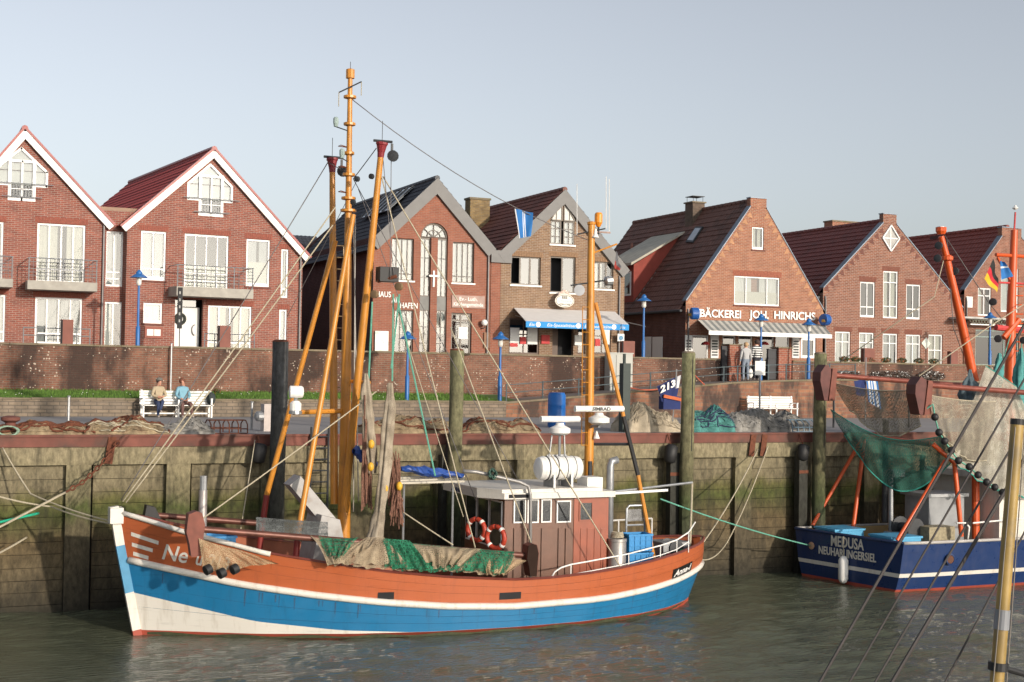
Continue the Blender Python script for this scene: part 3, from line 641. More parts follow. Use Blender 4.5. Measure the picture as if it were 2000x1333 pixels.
balcony(h2, F2, 330, 478, 520, 565, 583)
# notice case on house 2
r = F2.rect(282, 317, 638, 661); nb = MB(); nb.box((r[0], -.06, r[2]), (r[1], -.002, r[3])); nc = nb.build('notice_case', mat('brown_red_wood', (.24, .06, .035), .6), h2, local=True)
for a, b in ((.12, .48), (.52, .88)): MB().box((r[0]+(r[1]-r[0])*a, -.068, r[2]+.1), (r[0]+(r[1]-r[0])*b, -.061, r[3]-.12)).build('notice', mat('paper', (.75, .75, .72), .8, var=.08, scale=12), nc, local=True)
# link between house 1 and 2
Fl = Frame(204, 560, YH+.25)
hl = thing('link_block', 'narrow flat-roofed brick link between two gabled houses', 'house', Fl.O); Wl = Fl.uz(250, 560)[0]; ztl = Fl.uz(225, 412)[1]
rs_ = [Fl.rect(205, 240, 452, 560), Fl.rect(201, 239, 590, 690)]
mb = MB(); facade(mb, [(-.3, ztl), (Wl+.3, ztl)], 0, rs_); mb.build('front_wall', bk_red, hl, local=True)
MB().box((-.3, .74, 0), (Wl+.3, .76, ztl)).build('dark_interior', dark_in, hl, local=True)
MB().box((-.3, .0, ztl), (Wl+.3, 6, ztl+.14)).build('roof_slab', mat('tan_roof_edge', (.3, .2, .14), .8), hl, local=True)
window(hl, rs_[0], cols=2, rows=(.14, .26), curtain=(0, .7)); window(hl, rs_[1], cols=2, curtain=(0, .6))
# ---------------------------------------------------------------- house 3: parish house with arched window
F3 = Frame(728, 600, YH)
h3 = thing('parish_house', 'red brick gabled parish house with tall arched window, white cross and grey fascia', 'house', F3.O)
W3 = F3.uz(957, 600)[0]; ua3, za3 = F3.uz(853, 352); zl3 = F3.uz(728, 462)[1]; zr3 = F3.uz(957, 478)[1]
tau = mat('taupe_window_frame', (.2, .175, .15), .6); paleg = mat('pale_blind', (.36, .36, .33), .8, var=.08)
rw3 = [F3.rect(765, 808, 466, 548), F3.rect(884, 926, 474, 553), F3.rect(770, 807, 606, 700), F3.rect(881, 921, 612, 700)]
ra = F3.rect(820, 873, 464, 700); cx = (ra[0]+ra[1])/2; rad = (ra[1]-ra[0])/2; zs3 = ra[3]
mb = MB(); facade(mb, [(0, zl3), (ua3, za3), (W3, zr3)], 0, rw3+[ra, (ra[0], ra[1], zs3, zs3+rad)], rev=.22)
# fill the square corners round the arch
for s in (-1, 1):
    arc = [(cx+s*rad*math.cos(t), -.0, zs3+rad*math.sin(t)) for t in np.linspace(0, math.pi/2, 9)]
    mb.prism([(cx+s*rad, 0, zs3+rad)]+arc, (0, .22, 0))
# brick pier in the middle of the tall window
mb.box((cx-.16, -.03, 0), (cx+.16, .2, zs3-.02)); mb.build('front_wall', bk_haus, h3, local=True)
mb = MB(); mb.tube([(cx+(rad-.04)*math.cos(t), .12, zs3+(rad-.04)*math.sin(t)) for t in np.linspace(0, math.pi, 15)], .045, 6); mb.tube([(cx+.5*rad*math.cos(t), .12, zs3+.5*rad*math.sin(t)) for t in np.linspace(0, math.pi, 11)], .025, 5)
for a in (40, 90, 140): mb.bar((cx+.0, .12, zs3), (cx+rad*math.cos(math.radians(a)), .12, zs3+rad*math.sin(math.radians(a))), .04, .05, up=(0,1,0))
mb.box((ra[0], .1, zs3-.05), (ra[1], .17, zs3+.04))
aw = mb.build('arched_window', tau, h3, local=True)
MB().prism([(cx+(rad-.01)*math.cos(t), .15, zs3+(rad-.01)*math.sin(t)) for t in np.linspace(0, math.pi, 15)], (0, .006, 0)).build('pane', gl, aw, local=True)
MB().prism([(cx+(rad-.01)*math.cos(t), .19, zs3+(rad-.01)*math.sin(t)) for t in np.linspace(0, math.pi, 15)], (0, .006, 0)).build('blind', paleg, aw, local=True)
zsp0, zsp1 = F3.uz(846, 606)[1], F3.uz(846, 580)[1]
for s, (a, b) in (('l', (ra[0], cx-.16)), ('r', (cx+.16, ra[1]))):
    for z0_, z1_, nm in ((zsp1, zs3-.05, 'u'), (0, zsp0, 'd')):
        w_ = window(h3, (a, b, z0_, z1_), cols=2, rows=(.33, .66), fm=tau, fw=.05, mw=.03, d=.1, curtain=False)
        MB().box((a+.03, .2, z0_ if nm == 'u' else z0_+1.2), (b-.03, .205, z1_)).build('blind', paleg, w_, local=True)
    MB().box((a, .09, zsp0), (b, .16, zsp1)).build('spandrel_panel', mat('grey_panel', (.2, .2, .19), .7), h3, local=True)
for r in rw3[:2]:
    w_ = window(h3, r, cols=4, rows=(.16,), fm=tau, fw=.05, mw=.045, d=.12, curtain=False, sill=white); MB().box((r[0]+.04, .24, r[2]), (r[1]-.04, .245, r[3])).build('blind', paleg, w_, local=True)
w_ = window(h3, rw3[2], cols=3, fm=tau, fw=.05, d=.1, curtain=False); MB().box((rw3[2][0]+.04, .24, rw3[2][2]+1.1), (rw3[2][1]-.04, .245, rw3[2][3])).build('blind', paleg, w_, local=True)
dr = window(h3, rw3[3], cols=2, rows=(.5, .84), fm=tau, fw=.09, mw=.08, d=.12, curtain=False, name='door')
MB().box((rw3[3][0]+.4, .11, 1.0), (rw3[3][1]-.15, .115, 1.55)).build('notice', MATS['paper'], dr, local=True)
mb = MB(); uc_, zc_ = F3.uz(846, 543); mb.box((uc_-.04, -.1, zc_-.42), (uc_+.04, -.05, zc_+.32)); mb.box((uc_-.22, -.098, zc_+.04), (uc_+.22, -.052, zc_+.12)); mb.build('cross', white, h3, local=True)
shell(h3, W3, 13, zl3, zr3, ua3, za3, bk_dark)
rt_blk = roofmat('black_slate_tiles', (.045, .05, .062), rough=.5, var=.2)
slopes(h3, W3, 13, zl3-.35, zr3, ua3, za3+.05, rt_blk, front=-.1, over=.45)
verge(h3, W3, zl3, zr3, ua3, za3+.08, greyfas, hgt=.52, d0=-.16, d1=-.02, over=.3)
downpipe(h3, W3-.14, 0, zr3-.3)
# skylight strip on the dark slope
def on_slope(W, zl, ua, za, u_t, d): return V((ua*u_t, d, zl+(za-zl)*u_t))
mb = MB(); sN = V((-(za3-zl3), 0, ua3)).normalized()
P = [on_slope(W3, zl3, ua3, za3+.05, a, d)+sN*.1 for a, d in ((.5, 2.2), (.93, 2.2), (.93, 6.4), (.5, 6.4))]
mb.prism(P, sN*.04); sg = mb.build('skylight', mat('skylight_glass', (.25, .29, .33), .1, var=.05), h3, local=True)
for d in np.linspace(2.2, 6.4, 6):
    a, b = on_slope(W3, zl3, ua3, za3+.05, .5, d)+sN*.16, on_slope(W3, zl3, ua3, za3+.05, .93, d)+sN*.16; MB().bar(a, b, .06, .06).build('glazing_bar', dsteel, sg, local=True)
def lettering(h, F, s, x0, x1, ybase, hpx, mtl, name='lettering', shear=0, bold=.004, d=-.03):
    u0, z = F.uz(x0, ybase); u1, _ = F.uz(x1, ybase); _, zt = F.uz(x0, ybase-hpx); mb = MB()
    text_mb(mb, s, (zt-z)/.7, (u0, d, z), (1,0,0), (0,0,1), fit=u1-u0, bold=bold, ext=.012, shear=shear); return mb.build(name, mtl, h, local=True, fix=False)
lettering(h3, F3, 'HAUS', 734, 763, 580, 11, white); lettering(h3, F3, 'AM', 764, 780, 591, 11, white); lettering(h3, F3, 'HAFEN', 781, 815, 602, 11, white)
r = F3.rect(882, 946, 578, 602); sb = MB().box((r[0], -.05, r[2]), (r[1], -.004, r[3])).build('name_board', mat('pinkish_board', (.36, .24, .2), .6), h3, local=True)
for s_, k in (('Ev.- Luth.', .58), ('Kirchengemeinde', .14)):
    mb = MB(); zz = r[2]+(r[3]-r[2])*k; wd = (r[1]-r[0])*(.55 if k > .5 else .9); text_mb(mb, s_, .24, ((r[0]+r[1])/2-wd/2, -.056, zz), (1,0,0), (0,0,1), fit=wd, ext=.004, bold=.002); mb.build('lettering', white, sb, local=True, fix=False)
mb = MB(); u_, z_ = F3.uz(942, 631); mb.ball((u_, -.25, z_), .15, 12, 8); gb = mb.build('globe_lamp', mat('opal_glass', (.8, .79, .75), .3, var=.02), h3, local=True, smooth=True)
MB().tube([(u_, 0, z_-.25), (u_, -.25, z_-.25), (u_, -.25, z_-.14)], .025, 6).build('bracket', dsteel, gb, local=True)
r = F3.rect(731, 757, 647, 690); MB().box((r[0], -.12, r[2]-.3), (r[1], -.06, r[3])).build('poster_board', mat('white_green_poster', (.75, .76, .72), .7, var=.1, dirt=(.25, .5, .3), dscale=5, damt=.6), h3, local=True)
r = F3.rect(944, 955, 650, 680); MB().box((r[0], -.08, r[2]), (r[1], -.01, r[3])).build('showcase', mat('brown_wood', (.2, .09, .04), .6), h3, local=True)
# low building glimpsed between the houses
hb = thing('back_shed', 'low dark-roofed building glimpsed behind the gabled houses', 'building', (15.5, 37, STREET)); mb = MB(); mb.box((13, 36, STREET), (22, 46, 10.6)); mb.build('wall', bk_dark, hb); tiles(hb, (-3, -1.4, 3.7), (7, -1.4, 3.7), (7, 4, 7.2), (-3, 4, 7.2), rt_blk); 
# ---------------------------------------------------------------- house 4: ice-cream cafe
F4 = Frame(977, 600, YH)
h4 = thing('ice_cafe_house', 'yellow-brown brick gabled house with ice cafe, blue-edged awning and grey fascia', 'house', F4.O)
W4 = F4.uz(1219, 600)[0]; ua4, za4 = F4.uz(1102, 374); zl4 = F4.uz(977, 488)[1]; zr4 = F4.uz(1219, 520)[1]
r1 = [F4.rect(998, 1056, 502, 557), F4.rect(1075, 1124, 502, 572), F4.rect(1160, 1198, 512, 565)]
rg = [F4.rect(994, 1053, 622, 692), F4.rect(1079, 1120, 625, 700), F4.rect(1128, 1143, 625, 692), F4.rect(1160, 1193, 622, 692)]
rA = F4.rect(1075, 1122, 432, 478); zpk = F4.uz(1098, 393)[1]; um = (rA[0]+rA[1])/2
mb = MB(); facade(mb, [(0, zl4), (ua4, za4), (W4, zr4)], 0, r1+rg+[rA], rev=.2); mb.build('front_wall', bk_yel, h4, local=True)
for r in r1+rg[:1]: soldier(h4, r, soldy)
brown = mat('brown_window_frame', (.13, .09, .07), .6)
for i, r in enumerate(r1):
    w_ = window(h4, r, cols=3 if i != 1 else 2, fm=tau, fw=.06, mw=.08, d=.1, curtain=False, sill=white, pane=gl_dark if i != 2 else gl, open_=[(0, 0)] if i < 2 else None)
    if i != 1: MB().box((r[0]+(r[1]-r[0])*(.36 if i == 0 else .05), .2, r[2]), (r[0]+(r[1]-r[0])*(.62 if i == 0 else .5), .205, r[3])).build('curtain', curt, w_, local=True)
for s in (0, 1):
    a, b = (rA[0], um-.06) if s == 0 else (um+.06, rA[1])
    w_ = window(h4, (a, b, rA[2], rA[3]), cols=2, rows=(.33, .66), fm=tau, fw=.06, mw=.04, d=.02, curtain=False, sill=white)
    MB().box((a+.03, .14, rA[2]), (b-.03, .145, rA[3])).build('blind', curt, w_, local=True)
    sgn = -1 if s == 0 else 1; e = um+sgn*.06; f = a if s == 0 else b
    mb = MB(); P = [(e, -.02, rA[3]), (f, -.02, rA[3]), (e, -.02, zpk)]; mb.prism(P, (0, .05, 0)); tp = mb.build('gable_light', curt, h4, local=True)
    MB().bar((f, -.03, rA[3]), (e, -.03, zpk+.03), .05, .07, up=(0,1,0)).build('frame', tau, tp, local=True); MB().bar((f, -.03, rA[3]+.02), (e, -.03, rA[3]+.02), .05, .07, up=(0,1,0)).build('frame', tau, tp, local=True); MB().bar((e, -.03, rA[3]), (e, -.03, zpk), .05, .06, up=(0,1,0)).build('frame', tau, tp, local=True)
    MB().bar(((e+f)/2, -.035, rA[3]), ((e+f)/2, -.035, (rA[3]+zpk)/2), .04, .04, up=(0,1,0)).build('frame', tau, tp, local=True)
shell(h4, W4, 13, zl4, zr4, ua4, za4, bk_yel)
rt_brn = roofmat('red_brown_tiles', (.19, .07, .052), moss=(.1, .045, .036), var=.25)
slopes(h4, W4, 13, zl4, zr4, ua4, za4+.05, rt_brn, front=-.1, over=.25)
verge(h4, W4, zl4, zr4, ua4, za4+.08, greyfas, hgt=.5, d0=-.16, d1=-.02, over=.3)
MB().box((-.55, -.15, zl4-.62), (.5, -.03, zl4-.05)).build('valley_fascia', greyfas, h4, local=True)
MB().box((-.5, -.02, 0), (-.02, .3, zl4-.6)).build('brick_pilaster', bk_haus, h4, local=True)
downpipe(h4, W4-.3, 0, zr4-.4)
# shop front
w_ = window(h4, rg[0], cols=2, rows=(.55,), fm=brown, pane=gl_dark, curtain=False); w2_ = window(h4, rg[3], cols=2, rows=(.5,), fm=brown, pane=gl_dark, curtain=False); window(h4, rg[2], cols=1, fm=brown, pane=gl_dark, curtain=False)
dd = MB().box((rg[1][0]+.1, .55, 0), (rg[1][0]+.55, .6, 2.1)).build('door', brown, h4, local=True)
pap = MATS['paper']; redp = mat('red_print', (.5, .05, .05), .7)
for r, lst in ((rg[0], ((.05, .35, .15, .55, 0), (.62, .95, .1, .6, 0), (.38, .58, .1, .3, 1), (.05, .3, .02, .12, 1))), (rg[3], ((.6, .95, .1, .9, 0), (.1, .4, .05, .25, 1)))):
    for a, b, c, d_, k in lst: MB().box((r[0]+(r[1]-r[0])*a, .03, r[2]+(r[3]-r[2])*c+.3), (r[0]+(r[1]-r[0])*b, .035, r[2]+(r[3]-r[2])*d_+.3)).build('poster', redp if k else pap, h4, local=True)
r = F4.rect(1056, 1072, 655, 672); MB().box((r[0], -.1, r[2]), (r[1], -.02, r[3])).build('menu_board', redp, h4, local=True)
r = F4.rect(1121, 1136, 655, 675); MB().box((r[0], -.1, r[2]), (r[1], -.02, r[3])).build('menu_board', pap, h4, local=True)
ua_, zt_ = F4.uz(1003, 602); ub_, _ = F4.uz(1200, 606); _, zf = F4.uz(1110, 634)
dA = -2.2; zf = V(CAM).z  # front edge height comes from the pixel at its own plane
def at_depth(F, x, y, d):
    n = F.uy; k = (F.O+n*d-CAM).dot(n)/ray(x, y).dot(n); p = CAM+ray(x, y)*k-F.O; return p.dot(F.ux), p.z
fu0, fz = at_depth(F4, 1027, 628, dA); fu1, _ = at_depth(F4, 1228, 640, dA)
aw = MB().add([(ua_, -.05, zt_), (ub_, -.05, zt_), (fu1, dA, fz), (fu0, dA, fz)], [(0,1,2,3)]).build('awning', mat('grey_awning_cloth', (.64, .62, .6), .85, var=.05), h4, local=True, thick=.02)
MB().box((fu0, dA-.02, fz-.27), (fu1, dA, fz+.01)).build('valance', mat('blue_valance', (.02, .26, .62), .7, var=.05), aw, local=True)
mb = MB(); W_ = fu1-fu0
for f, s_ in ((.03, 'Eis'), (.2, 'Eis-Spezialitäten'), (.56, 'Eis-Spezialitäten'), (.91, 'Eis')): text_mb(mb, s_, .2, (fu0+W_*f, dA-.026, fz-.2), (1,0,0), (0,0,1), shear=.25, ext=.003, fit=(.28 if s_ == 'Eis' else 1.5))
mb.build('lettering', white, aw, local=True, fix=False)
for f in (.115, .5, .85): MB().lathe((fu0+W_*f, dA-.02, fz-.13), [(.12, 0), (.12, .012)], 14, ax=(0,-1,0)).build('round_emblem', white, aw, local=True)
for u in (ua_+.1, ub_-.1): MB().tube([(u, -.02, zt_-.35), (u+(.35 if u < 1 else .6), dA+.05, fz-.05)], .025, 5).build('awning_arm', steel, aw, local=True)
# oval sign with crest
u_, z_ = at_depth(F4, 1103, 588, -.5); sg = MB(); 
def oval(mb, c, a, b, d, t, m=0): mb.prism([(c[0]+a*math.cos(q), d, c[1]+b*math.sin(q)) for q in np.linspace(0, 2*math.pi, 33)[:-1]], (0, t, 0), m)
oval(sg, (u_, z_), .5, .31, -.5, .06); os_ = sg.build('oval_sign', mat('cream_sign', (.74, .71, .62), .5, var=.03), h4, local=True)
mb = MB(); mb.tube([(u_+.45*math.cos(q), -.503, z_+.265*math.sin(q)) for q in np.linspace(0, 2*math.pi, 33)], .012, 4); text_mb(mb, 'EIS', .17, (u_-.14, -.505, z_+.1), (1,0,0), (0,0,1), bold=.006, ext=.003, fit=.28); text_mb(mb, 'STEH-CAFE', .1, (u_-.28, -.505, z_-.2), (1,0,0), (0,0,1), bold=.003, ext=.003, fit=.56); mb.build('sign_lettering', dsteel, os_, local=True, fix=False)
mb = MB(); text_mb(mb, 'Schlickeria', .16, (u_-.36, -.505, z_-.06), (1,0,0), (0,0,1), shear=.35, ext=.003, fit=.72); mb.build('sign_script', mat('sign_blue', (.1, .25, .4), .6), os_, local=True, fix=False)
mb = MB()
for k in range(-4, 5): mb.ball((u_+k*.07, -.47, z_+.36+.1*math.cos(k*.5)-abs(k)*.012), (.06, .04, .07), 6, 5)
mb.box((u_-.3, -.49, z_+.25), (u_+.3, -.45, z_+.36)); mb.build('crest', mat('cream_red_crest', (.6, .45, .38), .6, var=.3, scale=12), os_, local=True)
MB().tube([(u_, -.45, z_+.2), (u_, 0, z_+.2)], .03, 5).build('sign_bracket', dsteel, os_, local=True)
u_, z_ = F4.uz(1206, 660); sg2 = MB().box((u_-.18, -.35, z_-.18), (u_+.18, -.3, z_+.18)).build('square_sign', white, h4, local=True); MB().lathe((u_, -.355, z_-.02), [(.12, 0), (.12, .01)], 14, ax=(0,-1,0)).build('blue_print', MATS['sign_blue'], sg2, local=True)
# chimney behind, on house 3's roof side
u_, z_ = at_depth(F4, 932, 392, 7); ch = MB().box((u_-.55, 6.6, z_-2.2), (u_+.55, 7.3, z_)).build('chimney', brick('yellow_mossy_brick', (.3, .2, .08), (.2, .13, .06), (.2, .17, .12)), h4, local=True)
MB().box((u_-.6, 6.55, z_), (u_+.6, 7.35, z_+.1)).build('chimney_cap', capm, ch, local=True)
# ---------------------------------------------------------------- houses 5, 6, 7: parapet gables
def parapet_house(name, label, F, xr, apexL, apexR, ytop, eL, eR, wallm, rm, wins, L=13, sidem=None, facades=None, capmtl=None):
    h = thing(name, label, 'house', F.O, F.rz); W = F.uz(xr, 600)[0]
    uaL, zaL = F.uz(*apexL); uaR, zaR = F.uz(*apexR); ua = (uaL+uaR)/2; za = (zaL+zaR)/2; ztop = F.uz((apexL[0]+apexR[0])/2, ytop)[1]; zl = F.uz(*eL)[1]; zr = F.uz(*eR)[1]
    za_r = za+(ua-uaL)*(za-zl)/uaL     # where the two slopes would meet
    rects = [(F.rect(*wn[0]), wn[1]) for wn in wins]; ops = [r for r, k in rects]
    mb = MB(); facade(mb, [(0, zl), (uaL, zaL), (uaR, zaR), (W, zr)], 0, ops, rev=.14)
    mb.add([(0, .32, zl-1), (uaL, .32, zaL), (uaR, .32, zaR), (W, .32, zr-1)], [(0,1,2,3)])
    mb.box((uaL, .0, zaL-.02), (uaR, .32, ztop)); mb.build('front_wall', wallm, h, local=True)
    cm = capmtl or mat('zinc_capping', (.2, .24, .29), .5, .4)
    for (u, z), (u2, z2) in (((0, zl), (uaL, zaL)), ((W, zr), (uaR, zaR))):
        s_ = V((u2-u, 0, z2-z)); MB().prism([(u, -.04, z), (u2, -.04, z2), (u2, -.04, z2+.06), (u, -.04, z+.06)], (0, .4, 0)).build('verge_cap', cm, h, local=True)
    MB().box((uaL-.03, -.04, ztop), (uaR+.03, .36, ztop+.05)).build('apex_cap', cm, h, local=True)
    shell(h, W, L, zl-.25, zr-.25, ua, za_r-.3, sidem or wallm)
    slopes(h, W, L, zl-.25, zr-.25, ua, za_r-.25, rm, front=.3, over=.3, tw=.27, row=.36)
    for s, zz, sg in ((-.28, zl-.5, -1), (W+.28, zr-.5, 1)): MB().tube([(s, .0, zz), (s, L, zz)], .075, 7).build('gutter', dsteel, h, local=True)
    for r, kw in rects: window(h, r, **kw)
    downpipe(h, .12, 0, zl-.3); return h, W, ua, za_r, zl, zr
def raking_bricks(h, W, zl, zr, uaL, uaR, za, mtl):
    """saw-tooth brick band that follows the gable slope"""
    for (u, z), (u2, z2) in (((0, zl), (uaL, za)), ((W, zr), (uaR, za))):
        a, b = V((u, -.012, z)), V((u2, -.012, z2)); n = int((b-a).length/.42); mbb = MB()
        for k in range(n):
            p = a.lerp(b, (k+.5)/n); x = (b-a).normalized(); nn_ = V((-x.z, 0, x.x)); nn_ = nn_ if nn_.z < 0 else -nn_
            mbb.prism([p-x*.16, p+x*.16, p+nn_*.34], (0, .02, 0))
        mbb.build('raking_brickwork', mtl, h, local=True)
rt_moss = roofmat('mossy_brown_tiles', (.16, .08, .062), moss=(.06, .045, .038), var=.28, rough=.75)
F5 = Frame(1339, 640, YH)
side = brick('shaded_side_brick', (.16, .065, .05), (.12, .05, .042), (.15, .11, .1))  # darker copy of the front brick; the side's shade is in the colour
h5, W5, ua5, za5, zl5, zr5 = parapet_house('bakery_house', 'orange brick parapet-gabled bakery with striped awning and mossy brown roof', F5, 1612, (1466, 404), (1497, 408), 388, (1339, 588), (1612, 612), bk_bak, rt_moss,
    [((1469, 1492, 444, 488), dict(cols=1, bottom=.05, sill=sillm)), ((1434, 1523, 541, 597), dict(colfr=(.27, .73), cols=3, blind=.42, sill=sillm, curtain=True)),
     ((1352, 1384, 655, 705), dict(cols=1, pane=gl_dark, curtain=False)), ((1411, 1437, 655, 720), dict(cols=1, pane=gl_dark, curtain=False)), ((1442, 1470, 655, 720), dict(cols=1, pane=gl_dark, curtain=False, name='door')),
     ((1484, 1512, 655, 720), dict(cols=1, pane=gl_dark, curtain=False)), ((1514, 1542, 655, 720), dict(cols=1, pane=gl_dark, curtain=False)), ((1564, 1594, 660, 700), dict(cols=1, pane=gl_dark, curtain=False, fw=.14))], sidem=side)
raking_bricks(h5, W5, zl5-.15, zr5-.15, F5.uz(1466, 404)[0], F5.uz(1497, 408)[0], F5.uz(1466, 412)[1], mat('pale_brick', (.42, .22, .12), .85, var=.2))
r = F5.rect(1434, 1523, 541, 597); soldier(h5, r, mat('soldier_orange', (.3, .1, .06), .85, var=.3, scale=14), .28)
for s_, a, b in (('BÄCKEREI', 1366, 1446), ('JOH.', 1462, 1500), ('HINRICHS', 1511, 1591)):
    yb = 619+(a-1366)*.027; lettering(h5, F5, s_, a, b, yb, 15, white, bold=.012, d=-.05)
# awning with stripes (strips of cloth)
ua_, zt_ = F5.uz(1362, 625); ub_, _ = F5.uz(1606, 640); dA = -2.4; fu0, fz = at_depth(F5, 1384, 646, dA); fu1, _ = at_depth(F5, 1624, 655, dA)
aw = MB().box((fu0, dA-.04, fz-.2), (fu1, dA+.02, fz)).build('awning', white, h5, local=True)
sg_, sw_ = mat('grey_stripe', (.24, .26, .25), .85), mat('pale_stripe', (.55, .55, .5), .85)
n = 40
for k in range(n):
    f, g = k/n, (k+1)/n
    MB().add([(ua_+(ub_-ua_)*f, -.05, zt_), (ua_+(ub_-ua_)*g, -.05, zt_), (fu0+(fu1-fu0)*g, dA, fz), (fu0+(fu1-fu0)*f, dA, fz)], [(0,1,2,3)]).build('cloth_stripe', sg_ if k % 2 else sw_, aw, local=True)
# round blue advertising drums on brackets
for (x_, y_, rot) in ((1357, 613, 1), (1614, 625, -1)):
    u_, z_ = at_depth(F5, x_, y_, -.7); dm = MB().lathe((u_-.22, -.7, z_), [(.28, 0), (.3, .03), (.3, .34), (.28, .37)], 20, ax=(1, -.25*rot, 0)).build('drum_sign', [mat('drum_blue', (.015, .09, .33), .4, var=.15)], h5, local=True)
    MB().lathe((u_+.2, -.7-.1*rot, z_), [(.28, -.06), (.25, -.01)], 20, ax=(1, -.25*rot, 0)).build('drum_end', white, dm, local=True)
    MB().obox((u_-.235, -.69, z_-.06), (.004, 0, 0), (0, .2, 0), (0, .05, .07)).build('drum_print', mat('drum_gold', (.5, .3, .05), .5), dm, local=True); MB().tube([(u_, 0, z_), (u_, -.4, z_)], .03, 6).build('bracket', dsteel, dm, local=True)
# shop furniture on the front: price lists
for x0, x1, k in ((1337, 1350, 0), (1387, 1402, 0), (1546, 1560, 0)):
    r = F5.rect(x0, x1, 655, 700); pb = MB().box((r[0], -.08, r[2]), (r[1], -.02, r[3])).build('price_board', pap, h5, local=True)
    for j in range(6): MB().box((r[0]+.05, -.084, r[2]+.12+j*.14), (r[1]-.06, -.081, r[2]+.2+j*.14)).build('print_block', dsteel, pb, local=True)
for x_ in (1380, 1495):
    u_, z_ = F5.uz(x_, 672); MB().lathe((u_, .02, z_), [(.2, -.05), (.14, .06), (.02, .12)], 10).build('red_lampshade', redp, h5, local=True)
# dormer on the shaded slope, roof window, chimney with cowl, vents
S5 = lambda d, t: V((ua5*t, d, zl5-.25+(za5-zl5)*t)); N5 = V((-(za5-zl5), 0, ua5)).normalized()
def slope_hit(x, y, F, zl, za, ua):
    """where a pixel's ray meets the left roof slope of a house"""
    d = ray(x, y); nl = V((-(za-zl), 0, ua)).normalized(); nw = F.ux*nl.x+F.uy*nl.y+V((0,0,1))*nl.z; p0 = F.O+V((0,0,zl)); k = (p0-CAM).dot(nw)/d.dot(nw); p = CAM+d*k-F.O; return V((p.dot(F.ux), p.dot(F.uy), p.z))
A = slope_hit(1341, 456, F5, zl5-.25, za5-.25, ua5); B = slope_hit(1240, 590, F5, zl5-.25, za5-.25, ua5)
dm = thing_part = None
d0_ = B.y; uo = B.x-.1; zb_ = B.z; zt_ = zb_+2.0
tl = (zt_-(zl5-.25))/((za5-zl5)/ua5)
mb = MB(); mb.prism([(uo, d0_, zb_), (uo, d0_, zt_), (A.x, d0_, A.z)], (0, 3.2, 0)); dm = mb.build('dormer', mat('red_painted_board', (.26, .05, .035), .8, var=.15), h5, local=True)
MB().prism([(uo-.3, d0_-.25, zt_-.06), (A.x, d0_-.25, A.z+.02), (A.x, d0_-.25, A.z+.12), (uo-.3, d0_-.25, zt_+.08)], (0, 3.6, 0)).build('dormer_roof', mat('grey_cream_dormer_edge', (.42, .4, .33), .8, var=.2), dm, local=True)
MB().bar((uo+.05, d0_-.03, zb_-.02), (A.x, d0_-.03, A.z-.02), .03, .1, up=(0,1,0)).build('lead_flashing', mat('lead', (.42, .43, .44), .6), dm, local=True)
MB().box((uo-.03, d0_+.25, zb_+.35), (uo-.005, d0_+1.1, zt_-.35)).build('dormer_window', upvc, dm, local=True); MB().box((uo-.034, d0_+.35, zb_+.45), (uo-.031, d0_+1.0, zt_-.45)).build('pane', gl_dark, dm, local=True)
for (xa, ya, xb, yb) in ((1353, 462, 1375, 455),):
    P = [slope_hit(x_, y_, F5, zl5-.25, za5-.25, ua5)+N5*.07 for x_, y_ in ((1342, 476), (1356, 477), (1376, 446), (1362, 446))]
    rwn = MB().prism(P, N5*.07).build('roof_window', dsteel, h5, local=True); c_ = sum(P, V((0,0,0)))/4; MB().prism([c_+(p-c_)*.78+N5*.075 for p in P], N5*.004).build('pane', mat('sky_toned_glass', (.4, .45, .5), .1), rwn, local=True)  # reflected sky is put into the pane's pale blue colour
p = slope_hit(1358, 428, F5, zl5-.25, za5-.25, ua5); ch = MB().box((p.x-.35, p.y-.3, p.z-.6), (p.x+.4, p.y+.5, p.z+.85)).build('chimney', brick('weathered_chimney_brick', (.16, .11, .08), (.12, .09, .07), (.12, .1, .08)), h5, local=True)
MB().box((p.x-.42, p.y-.37, p.z+.85), (p.x+.47, p.y+.57, p.z+.92)).build('chimney_cap', capm, ch, local=True); MB().box((p.x-.35, p.y-.3, p.z+1.2), (p.x+.4, p.y+.5, p.z+1.23)).build('cowl', dsteel, ch, local=True)
for a, b in ((-.28, -.22), (.33, .42), (-.28, .42), (.33, -.22)): MB().tube([(p.x+a, p.y+b, p.z+.9), (p.x+a, p.y+b, p.z+1.21)], .015, 4).build('cowl_leg', dsteel, ch, local=True)
for x_, y_ in ((1234, 490), (1274, 491)):
    p = slope_hit(x_, y_, F5, zl5-.25, za5-.25, ua5); MB().lathe(p, [(.1, -.05), (.09, .25), (.05, .42)], 8).build('vent_pipe', mat('tile_vent', (.3, .14, .1), .8), h5, local=True)
